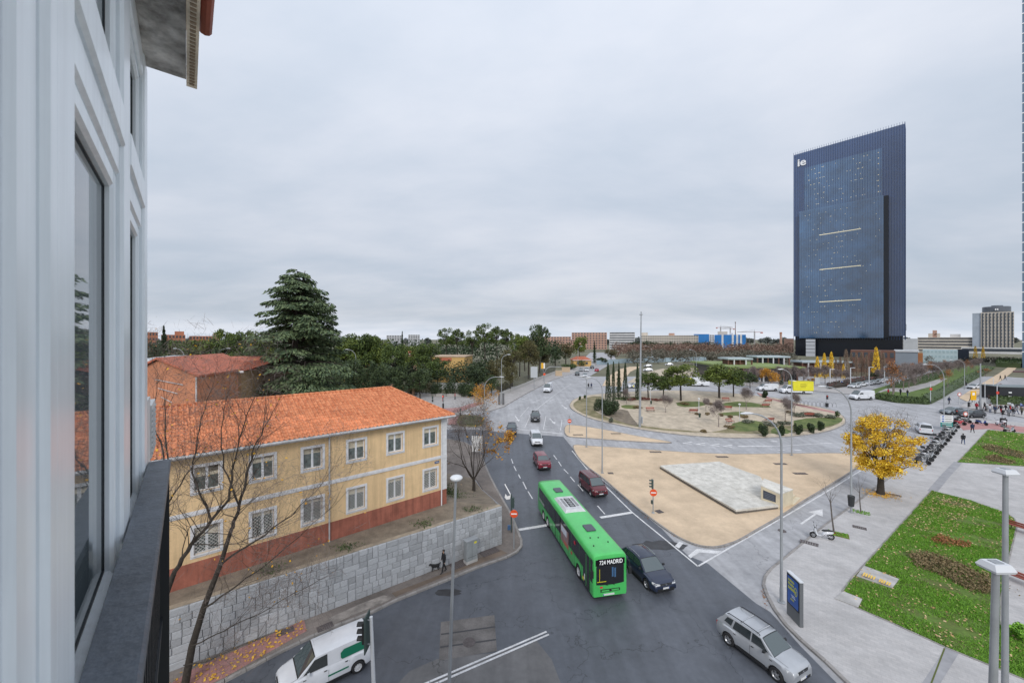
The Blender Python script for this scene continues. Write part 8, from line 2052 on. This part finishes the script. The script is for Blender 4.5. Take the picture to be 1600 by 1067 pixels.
hedge('dark red hedge in front of poplars beside taxi street', [(1295, 608), (1318, 605), (1345, 598), (1395, 588), (1440, 579), (1440, 577), (1390, 584), (1340, 593), (1312, 598), (1290, 602)], 1.0, REDH, 3500, .36, 163)
hedge('green hedge behind parked motorcycles at far right', [(1548, 632), (1600, 634), (1640, 636), (1640, 628), (1600, 626), (1548, 625)], 1.1, HEDM, 2600, .30, 164)
hedge('reddish low planting left of black kiosk', [(1543, 624), (1560, 621), (1568, 605), (1562, 603), (1548, 614)], .8, REDH, 900, .3, 165)
hedge('orange leaf litter strip before black kiosk', [(1560, 627), (1640, 628), (1640, 624), (1562, 624)], .5, LRUST, 700, .3, 166)
hedge('green bank with shrubs at end of right street', [(1555, 573), (1596, 575), (1600, 569), (1560, 567)], 3.0, HEDM, 1800, .7, 167)
hedge('dry clipped grass block on small corner island', [(717, 664), (724, 651), (750, 651), (756, 657), (750, 665)], .35, OLIV, 1500, .14, 168)
# ---- woods that read as one mass
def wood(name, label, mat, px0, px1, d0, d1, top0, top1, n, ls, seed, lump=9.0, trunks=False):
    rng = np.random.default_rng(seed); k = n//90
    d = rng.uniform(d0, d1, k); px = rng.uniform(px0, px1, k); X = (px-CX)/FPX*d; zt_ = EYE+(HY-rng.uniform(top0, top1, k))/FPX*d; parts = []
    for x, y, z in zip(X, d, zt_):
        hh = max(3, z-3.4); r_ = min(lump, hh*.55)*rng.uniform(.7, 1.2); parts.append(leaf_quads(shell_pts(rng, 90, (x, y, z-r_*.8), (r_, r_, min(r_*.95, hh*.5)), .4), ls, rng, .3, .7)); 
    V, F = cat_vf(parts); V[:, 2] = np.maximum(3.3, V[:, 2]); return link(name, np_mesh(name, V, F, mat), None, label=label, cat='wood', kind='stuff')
wood('rust_brown_wood', 'rust brown bare wood along centre horizon', M('bare_wood', (.125, .075, .058), rough=.95, island=(.26, .175, .135)), 960, 1240, 300, 420, 535, 541, 18000, 1.1, 170, 7)
wood('grey_wood', 'grey-green scrub below the rusty wood', M('grey_wood_leaf', (.075, .075, .055), rough=.95, island=(.17, .155, .125)), 980, 1240, 215, 300, 545, 556, 12000, .9, 171, 5)
wood('green_wood', 'dark evergreen belt below the pale apartment block', M('far_green', (.018, .035, .017), rough=.9, island=(.045, .07, .03)), 985, 1120, 400, 440, 533, 536, 4000, 1.6, 172, 8)
wood('far_left_wood', 'dark evergreen mass filling gaps behind left pines', M('far_green', (.018, .035, .017)), -700, 875, 175, 260, 530, 542, 40000, 1.1, 173, 6)
wood('left_undergrowth', 'dark garden undergrowth between pines and fence', M('garden_dark', (.012, .026, .012), rough=.9, island=(.045, .065, .024)), 380, 765, 100, 150, 560, 582, 22000, .6, 174, 3.5)
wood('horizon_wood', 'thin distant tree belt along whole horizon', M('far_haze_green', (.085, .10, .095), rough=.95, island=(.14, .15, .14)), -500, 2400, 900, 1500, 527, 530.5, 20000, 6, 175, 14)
wood('right_wood', 'grey twiggy mass behind avenue at right', M('grey_wood_leaf', (.075, .075, .055)), 1400, 1600, 215, 300, 556, 562, 7000, .7, 176, 4)
# ---- lawns: grass, litter, shrubs
def field(poly, n, rng): 
    xs_ = [p[0] for p in poly]; ys_ = [p[1] for p in poly]; Q = np.c_[rng.uniform(min(xs_), max(xs_), n*3), rng.uniform(min(ys_), max(ys_), n*3)]; return Q[inpoly(Q, poly)][:n]
PAD1, PAD2 = GL([(1314, 922), (1349, 935), (1342, 951), (1300, 936)], .13), GL([(1349, 882), (1407, 904), (1395, 921), (1335, 901)], .13)
def blades(poly, n, hh, wdt, seed, name, label, mat=BLADE, dz=.135):
    rng = np.random.default_rng(seed); Q = field(poly, n, rng); Q = Q[~(inpoly(Q, PAD1) | inpoly(Q, PAD2))]; mk = np.sin(Q[:, 0]*.9+1.3*np.sin(Q[:, 1]*.7))+np.sin(Q[:, 1]*1.3+Q[:, 0]*.4)+.7*np.sin(Q[:, 0]*2.7+Q[:, 1]*2.1); Q = Q[rng.uniform(-1.9, .2, len(Q)) < mk]; k = len(Q); z = np.interp(Q[:, 1], KN, KH)+dz; a = rng.uniform(0, 6.283, k); hs_ = hh*rng.uniform(.4, 1.3, k)*(.55+.9*np.clip(.5+.5*np.sin(Q[:, 0]*1.3+np.sin(Q[:, 1]*.9)*2)*np.sin(Q[:, 1]*1.1+1), 0, 1)); b = rng.normal(0, .6, (k, 2))*hs_[:, None]
    dx, dy = np.cos(a)*wdt, np.sin(a)*wdt; V = np.stack([np.c_[Q[:, 0]-dx, Q[:, 1]-dy, z], np.c_[Q[:, 0]+dx, Q[:, 1]+dy, z], np.c_[Q[:, 0]+b[:, 0], Q[:, 1]+b[:, 1], z+hs_]], axis=1).reshape(-1, 3)
    return link(name, np_mesh(name, V, np.arange(3*k).reshape(k, 3), mat), None, label=label, cat='grass', kind='stuff')
blades(L1, 110000, .11, .022, 180, 'grass', 'bright green grass of the near lawn at right')
blades(L2, 30000, .12, .03, 181, 'grass', 'green grass of the farther lawn at right edge')
def litter(poly, n, s, seed, name, label, mat=LITT, dz=.16):
    rng = np.random.default_rng(seed); Q = field(poly, n, rng); C = np.c_[Q, np.interp(Q[:, 1], KN, KH)+dz+rng.uniform(0, .06, len(Q))]; V, F = leaf_quads(C, s, rng, 2.0); return link(name, np_mesh(name, V, F, mat), None, label=label, cat='leaves', kind='stuff')
litter(L1, 1100, .12, 182, 'fallen_leaves', 'tan fallen leaves scattered over the near lawn')
litter(GL([(1420, 815), (1456, 767), (1530, 788), (1480, 840), (1430, 830)], .13), 700, .12, 183, 'fallen_leaves', 'denser fallen leaves at top corner of near lawn')
litter(L2, 700, .17, 184, 'fallen_leaves', 'fallen leaves on the farther lawn')
litter(GL([(1188, 925), (1194, 900), (1205, 887), (1199, 905), (1200, 950), (1196, 955)]), 260, .09, 185, 'gutter_leaves', 'brown leaves gathered in gutter at pavement corner', LRUST, .02)
litter(GL([(893, 700), (940, 748), (1034, 825), (1081, 852), (1139, 853), (1224, 807), (1222, 812), (1140, 858), (1080, 856), (1030, 828), (936, 750)]), 500, .10, 186, 'gutter_leaves', 'brown leaves along kerb of sandy island', LRUST, .02)
litter([(-5.3, 35.5), (-2.2, 38.5), (-3.6, 45), (-5, 48.5), (-9, 46), (-7, 40)], 10, .12, 187, 'fallen_leaves', 'few leaves at terrace corner', LITT, 2.0)
litter(GL([(232, 1085), (300, 1040), (475, 968), (479, 985), (350, 1058), (250, 1100)], .13), 260, .12, 188, 'fallen_leaves', 'yellow leaves on the pink pavement at lower left', LITY, .14)
def dry(label, px_poly, hh, n, seed, mat=DRYM, ls=.13): return hedge(label, px_poly, hh, mat, n, ls, seed, 'dry_shrub_bed', .13, False)
dry('long brown dry shrub bed across near lawn', [(1420, 868), (1445, 864), (1500, 882), (1552, 905), (1553, 930), (1520, 925), (1470, 900), (1430, 885)], .38, 4200, 190)
dry('small russet dry patch in upper near lawn', [(1452, 842), (1470, 836), (1490, 845), (1520, 848), (1515, 857), (1480, 852), (1462, 850)], .22, 800, 191, LRUST)
dry('brown dry bed at top of farther lawn', [(1532, 699), (1545, 695), (1575, 701), (1610, 712), (1610, 720), (1565, 711), (1540, 704)], .35, 2200, 192)
dry('brown dry bed at bottom of farther lawn', [(1538, 714), (1555, 711), (1590, 724), (1575, 726), (1545, 720)], .3, 1300, 193)
hedge('tall rough grass clump by the lower square lamp', [(1575, 992), (1590, 985), (1612, 998), (1600, 1008)], .55, BLADE, 900, .14, 194, 'grass_clump', .13)
# weeds on the terrace
rng = np.random.default_rng(9); WL = []
for s, w in ((.5, .02), (.63, .03), (.8, .05), (.93, .05)):
    c = WA+WD*(wl*s)+WN*1.0; WL.append(np.c_[c.x+rng.normal(0, .5, 160)*WD.x+rng.normal(0, .15, 160)*WN.x, c.y+rng.normal(0, .5, 160)*WD.y+rng.normal(0, .15, 160)*WN.y, 3.4+rng.uniform(0, .12, 160)])
for c in ((-6.3, 39.5, 2.35), (-6.8, 40.3, 2.2), (-5.6, 38.0, 2.6), (-7.5, 42.2, 1.9)): WL.append(np.c_[c[0]+rng.normal(0, .55, 320), c[1]+rng.normal(0, .6, 320), c[2]+rng.uniform(0, .22, 320)])
V, F = leaf_quads(np.concatenate(WL), .13, rng, .1, .5); link('weeds', np_mesh('weeds', V, F, HEDM), None, label='small green weeds on the terrace beside the yellow house', cat='weeds', kind='stuff')
# ================================================================== motorcycles and scooters
SEATM = M('black_seat', (.02, .021, .024), rough=.6); WSCR = M('smoked_screen', (.10, .12, .13), rough=.1)
def loft(m, secs, n=8, mi=0):
    """secs: (x, z, half width, half height)"""
    b = len(m.V)
    for x, z, w, hh in secs:
        for k in range(n):
            a = 2*math.pi*k/n; m.V.append((x, w*math.cos(a), z+hh*math.sin(a)))
    for i in range(len(secs)-1):
        for k in range(n): a = b+i*n+k; c = b+i*n+(k+1) % n; m.F.append((a, a+n, c+n, c)); m.I.append(mi)
    m.F.append(tuple(b+k for k in range(n))); m.I.append(mi); q = b+(len(secs)-1)*n; m.F.append(tuple(q+k for k in reversed(range(n)))); m.I.append(mi)
def moto(col, label, scooter=True, box=None):
    t = thing('scooter' if scooter else 'motorcycle', label, 'scooter' if scooter else 'motorcycle'); r = .27 if scooter else .31; wb = 1.32
    for x in (wb/2, -wb/2):
        o = link('wheel', None, t, (x, 0, r)); q = link('tyre', TYM, o); q.scale = (r, .55, r); q = link('rim', RIMA, o); q.scale = (r, .5, r)
    m = MB()
    if scooter:
        loft(m, [(-.85, .66, .05, .05), (-.7, .62, .15, .14), (-.35, .58, .19, .17), (-.08, .50, .17, .16), (.0, .34, .16, .07)]); loft(m, [(.02, .30, .17, .045), (.30, .30, .16, .045), (.36, .42, .15, .06)])
    else:
        loft(m, [(-.75, .82, .06, .05), (-.4, .72, .14, .10), (-.1, .60, .16, .2), (.2, .62, .18, .24), (.42, .82, .17, .14), (.55, .92, .08, .1)]); loft(m, [(-.15, .36, .15, .14), (.25, .38, .15, .16)])
    m.build('body', col, t, smooth=True)
    m = MB()
    if scooter: m.add([(.34, -.19, .32), (.34, .19, .32), (.50, .16, .86), (.50, -.16, .86), (.44, -.21, .34), (.44, .21, .34), (.60, .15, .88), (.60, -.15, .88), (.62, 0, .55)], [(0, 3, 2, 1), (4, 8, 7), (4, 5, 8), (5, 6, 8), (7, 8, 6), (0, 4, 7, 3), (1, 2, 6, 5), (2, 3, 7, 6), (0, 1, 5, 4)])
    loft(m, [(wb/2-.26, r+.30, .06, .02), (wb/2, r+.34, .08, .025), (wb/2+.24, r+.22, .05, .02)]); m.build('front_fairing', col, t, smooth=False)
    m = MB(); loft(m, [(-.80, .80, .09, .04), (-.5, .81, .15, .06), (-.1, .77, .14, .06), (.02, .74, .08, .03)] if scooter else [(-.8, .90, .08, .04), (-.4, .82, .14, .05), (0, .84, .1, .05)]); m.build('seat', SEATM, t, smooth=True)
    m = MB(); m.tube([(.50, -.34, 1.02), (.55, -.12, .98), (.55, .12, .98), (.50, .34, 1.02)], .022, 6); m.tube([(wb/2, 0, r), (.54, 0, .98)], .04, 6); m.build('handlebar', BLK, t)
    for s in (1, -1):
        m = MB(); m.tube([(.52, s*.26, 1.02), (.50, s*.34, 1.24)], .008, 4); m.lathe([(.0, 0), (.06, .01), (.06, .02), (0, .03)], 8, c=(.50, s*.35, 1.26), axis='X'); m.build('mirror', BLK, t)
    m = MB(); m.lathe([(.0, .05), (.07, .02), (.08, 0)], 10, c=(.60, 0, .93), axis='X'); m.build('headlight', HLG, t)
    m = MB(); m.tube([(-.1, .10, .25), (-.7, .16, .33)], .05, 6); m.build('exhaust', CHR, t); m = MB(); m.tube([(-.05, -.12, .2), (-.1, -.28, 0)], .014, 4); m.build('stand', BLK, t)
    if box: m = MB(); m.box((-.92, 0, 1.02), (.40, .42, .32)); m.build('top_box', box, t)
    m = MB(); m.box((-.93, 0, .62), (.03, .12, .08)); m.build('tail_light', TLG, t)
    return t
DKP = paint('graphite', (.03, .033, .038), .2); RDP = paint('moto_red', (.40, .015, .03)); GYP = paint('moto_grey', (.16, .17, .18), .3); BLP = paint('moto_blue', (.02, .06, .25)); WHP = WHT
sc_ = moto(WHP, 'white scooter with dark blue seat parked on right pavement', True); a_, b_ = G(1302, 843.5, .13), G(1267, 838.5, .13); c_ = (a_+b_)/2; sc_.location = (c_.x, c_.y, .12); sc_.rotation_euler = (0, R(0), math.atan2(b_.y-a_.y, b_.x-a_.x))
PM_ = [Proto(moto(DKP, 'm', True)), Proto(moto(GYP, 'm', False)), Proto(moto(DKP, 'm', False, BLK)), Proto(moto(SILV, 'm', True, GYP))]
ORD = ['nearest', 'second', 'third', 'fourth', 'fifth', 'sixth', 'seventh', 'eighth', 'ninth', 'tenth', 'eleventh', 'farthest']
for i_ in range(12):
    u = i_/11; p = G(1441+u*49, 725-u*56, .13); PM_[(0, 1, 3, 2)[i_ % 4]].put(p, R(-28+(i_*37 % 17)-8), .96, ORD[i_]+' motorcycle in the pavement row, counted from golden tree', 'motorcycle row on the pavement')
PR_ = Proto(moto(RDP, 'm', False)); PB_ = Proto(moto(BLP, 'm', True)); PW_ = Proto(moto(WHP, 'm', True, WHP))
for pr, px, rz, lb in ((PR_, (1499, 664), -30, 'red motorcycle at pavement corner before pale saloon'), (PM_[2], (1508, 661), -20, 'dark motorcycle with box right of the red one'), (PB_, (1533.5, 663.5), -80, 'blue scooter parked alone at far corner'), (PW_, (1562, 665), 70, 'white scooter by standing dark-coated person at far right'), (PM_[3], (1577, 675), -10, 'grey scooter with box before farther lawn'), (PM_[1], (1541, 641), 30, 'dark motorcycle leftmost before kiosk hedge'), (PR_, (1547, 639), 40, 'red motorcycle before kiosk hedge'), (PM_[0], (1556, 638.5), 60, 'dark scooter third before kiosk hedge'), (PW_, (1580, 637), 20, 'white scooter before kiosk hedge'), (PB_, (1598, 637), 60, 'blue scooter before kiosk hedge at right margin'), (PM_[2], (1588, 639), 50, 'dark motorcycle beside white scooter at kiosk hedge')):
    pr.put(G(*px, .12), R(rz), 1.0, lb, 'motorcycles at the far square')
# ================================================================== people
SKIN = M('skin', (.45, .27, .19), rough=.6); HAIRM = M('dark_hair', (.03, .022, .018), rough=.7); SHOE = M('shoes', (.03, .03, .033), rough=.6)
def skin_mesh(name, verts, edges, rads, sub=1):
    me = bpy.data.meshes.new(name); me.from_pydata(verts, edges, []); o = bpy.data.objects.new(name, me); COL.objects.link(o)
    md = o.modifiers.new('skin', 'SKIN'); md.use_smooth_shade = True
    for i, sv_ in enumerate(me.skin_vertices[0].data): sv_.radius = rads[i] if isinstance(rads[i], tuple) else (rads[i], rads[i]); sv_.use_root = (i == 0)
    s_ = o.modifiers.new('sub', 'SUBSURF'); s_.levels = sub; s_.render_levels = sub
    bpy.context.view_layer.update(); r_ = bpy.data.meshes.new_from_object(o.evaluated_get(bpy.context.evaluated_depsgraph_get())); bpy.data.objects.remove(o); r_.name = name
    r_.polygons.foreach_set('use_smooth', [True]*len(r_.polygons)); return r_
def person_mesh(stride, arm, coat_len=.80):
    s, a = stride, arm
    v = [(0, 0, .98), (0, 0, 1.16), (0, 0, 1.36), (.01, 0, 1.48), (.03, 0, 1.55), (.04, 0, 1.64), (.03, 0, 1.72)]; e = [(0, 1), (1, 2), (2, 3), (3, 4), (4, 5), (5, 6)]; r = [(.13, .16), (.12, .155), (.12, .175), (.06, .07), (.065, .06), (.092, .078), (.07, .06)]
    for sg in (1, -1):
        k = len(v); f = s*sg; v += [(0, sg*.10, .90), (f*.22+.04*abs(s), sg*.10, .50), (f*.42-.05*abs(s)*(1-sg), sg*.10, .09), (f*.42+.17-.05*abs(s)*(1-sg), sg*.11, .045)]; e += [(0, k), (k, k+1), (k+1, k+2), (k+2, k+3)]; r += [.10, .068, .05, .04]
        k = len(v); g = -s*a*sg; v += [(0, sg*.20, 1.42), (g*.12, sg*.25, 1.16), (g*.28+.06, sg*.24, .93), (g*.30+.09, sg*.235, .83)]; e += [(2, k), (k, k+1), (k+1, k+2), (k+2, k+3)]; r += [.062, .052, .042, .034]
    me = skin_mesh('body', v, e, r)
    for m_ in (SKIN, SKIN, SKIN, SKIN, SKIN): me.materials.append(m_)
    idx = []
    for p in me.polygons:
        c = p.center
        if c.z > 1.50: i = 4 if (c.z > 1.66 or c.x < .015) else 0
        elif abs(c.y) > .17 and c.z < .89: i = 0
        elif c.z > coat_len or abs(c.y) > .19: i = 1
        elif c.z > .11: i = 2
        else: i = 3
        idx.append(i)
    me.polygons.foreach_set('material_index', idx); return me
PMS = [person_mesh(.62, .8), person_mesh(.12, .3), person_mesh(.5, .2, .55)]
def hair_mesh():
    m = MB(); b = []
    for i, (f, rx, ry) in enumerate(((0, .085, .08), (.35, .108, .092), (.7, .10, .085), (1, .02, .02))):
        for k in range(10): a = 2*math.pi*k/10; m.V.append((.025+rx*math.cos(a)-.012, ry*math.sin(a), 1.655+f*.105-(.05 if math.cos(a) < .2 and i == 0 else 0)))
    for i in range(3):
        for k in range(10): a = i*10+k; c = i*10+(k+1) % 10; m.F.append((a, c, c+10, a+10)); m.I.append(0)
    m.F.append(tuple(range(30, 40))); m.I.append(0); return m
HM_ = hair_mesh()
CM = lambda n, c: M('cloth_'+n, c, rough=.9, var=.15, scale=6)
def person(px, rz, pose, coat, legs, label, hair=HAIRM, dz=.13, hs=1.0, extra=None):
    p = G(*px, dz); t = thing('person', label, 'person', p, R(rz), None, hs); me = PMS[pose].copy()
    for i, m_ in enumerate((SKIN, coat, legs, SHOE, hair)): me.materials[i] = m_
    link('body', me, t); HM_.build('hair', hair, t, smooth=True); return t
BKC = CM('black', (.015, .016, .02)); NVC = CM('navy', (.02, .035, .08)); RDC = CM('red', (.35, .02, .03)); GYC = CM('grey', (.20, .21, .23)); OLC = CM('olive', (.10, .09, .06)); BLC = CM('denim', (.05, .08, .16)); WTC = CM('white', (.55, .55, .57))
person((693.5, 894), 217, 2, BKC, BKC, 'person in long black coat walking a small black dog by stone wall', hs=1.0)
person((1505, 694), 55, 0, BKC, BLC, 'person in dark jacket and jeans walking beside the motorcycles, nearer of two'); person((1519.5, 676), 60, 0, NVC, BKC, 'person in navy jacket walking away, farther of two beyond motorcycles')
person((1483, 631.5), 0, 0, NVC, BKC, 'person in dark clothes crossing at the park hedge corner', dz=.05); person((711, 624), 180, 1, RDC, BKC, 'person in red coat on far left pavement'); person((692, 627), 0, 1, BKC, RDC, 'person in black top beside far left pedestrian signal')
for px, rz, c, l, lb in (((919.5, 607.5), -80, BKC, BKC, 'left of two dark-clothed people at far crossing'), ((924, 607.5), -80, NVC, BKC, 'right of two dark-clothed people at far crossing'), ((1538.5, 641), 90, BKC, BKC, 'person in black with red-topped motorcycle before yellow sign'), ((1564, 644.5), 200, BKC, RDC, 'left of two people with red details before kiosk hedge'), ((1571.5, 644), 160, BKC, BKC, 'right of two people in black before kiosk hedge'), ((1588.5, 647), 90, GYC, BLC, 'person in grey top and jeans near right margin'), ((1596.5, 648), 200, OLC, BKC, 'person in olive coat at right margin'), ((1571, 667), 80, BKC, BKC, 'person in dark coat standing at white scooter'), ((1388, 617.5), 90, RDC, BKC, 'person in red jacket in the park'), ((1407, 617.5), 0, BKC, BKC, 'person in black by park pole, left of pair'), ((1418, 619), 180, BKC, BLC, 'person in black by park pole, right of pair'), ((1517, 628), 100, BKC, BKC, 'person in black left of yellow temporary sign'), ((1540.5, 612), 250, BKC, BKC, 'dark figure on sand walk right of white car'), ((1563, 594), 90, BKC, BKC, 'tiny dark figure far along the right street'), ((1570.5, 593.5), 90, BKC, BKC, 'tiny dark figure near the far sand walk end'), ((1509.5, 605.5), 90, BKC, NVC, 'dark figure beside curved lamp at hedge corner')):
    person(px, rz, 1 if 'stand' in lb or 'by park' in lb else 0, c, l, lb, dz=.1)
for px, rz, c, l, lb in (((1547, 645), 30, WTC, BLC, 'person in white top near the tall straight post'), ((1555, 646.5), 200, NVC, BKC, 'person in navy coat right of white-topped person'), ((1579, 645.5), 120, RDC, BLC, 'person in red jacket before white scooter at far right'), ((1583, 649.5), 260, BKC, GYC, 'person in black with grey trousers near right margin'), ((1576, 651), 20, GYC, BKC, 'person in grey coat nearest the far right kerb'), ((1531, 636), 80, GYC, BKC, 'person in grey right of yellow temporary sign'), ((1526, 641), 10, RDC, BKC, 'person in red behind dark grey car')):
    person(px, rz, 1, c, l, lb, dz=.1)
# the dog
v = [(-.16, 0, .30), (.0, 0, .29), (.17, 0, .31), (.27, 0, .40), (.34, 0, .43), (.43, 0, .41), (-.24, 0, .34), (-.34, 0, .44)]; e = [(0, 1), (1, 2), (2, 3), (3, 4), (4, 5), (0, 6), (6, 7)]; r = [.085, .08, .095, .06, .06, .032, .03, .018]
for x, b_, s in ((-.17, 0, 1), (-.17, 0, -1), (.17, 2, 1), (.17, 2, -1)):
    k = len(v); v += [(x-.02 if b_ == 0 else x, s*.06, .24), ((x+.05 if b_ == 0 else x-.01)+s*.03, s*.065, .16), ((x-.04 if b_ == 0 else x+.01)+s*.04, s*.065, .09), ((x-.02 if b_ == 0 else x+.03)+s*.04, s*.065, .02)]; e += [(b_, k), (k, k+1), (k+1, k+2), (k+2, k+3)]; r += [.05, .032, .022, .022]
p = G(680.5, 890.5, .13); dg = thing('dog', 'small black dog on the pavement beside stone wall', 'dog', p, R(205), None, 1.25); me = skin_mesh('body', v, e, r); me.materials.append(M('black_fur', (.012, .012, .013), rough=.8)); link('body', me, dg)
for s in (1, -1): m = MB(); m.add([(.30, s*.03, .47), (.36, s*.05, .47), (.32, s*.07, .47), (.32, s*.055, .55)], [(0, 1, 3), (1, 2, 3), (2, 0, 3)]); m.build('ear', M('black_fur', (.012, .012, .013)), dg)
q = G(693.5, 894, .13); ls_ = thing('dog_lead', 'thin dark lead between person in black coat and dog', 'lead', (q.x, q.y, q.z)); m = MB(); w_ = p-q; m.tube([(-.2, -.2, .85), (w_.x*.6, w_.y*.6, .5), (w_.x+.12, w_.y+.05, .45)], .01, 4); m.build('strap', BLK, ls_)
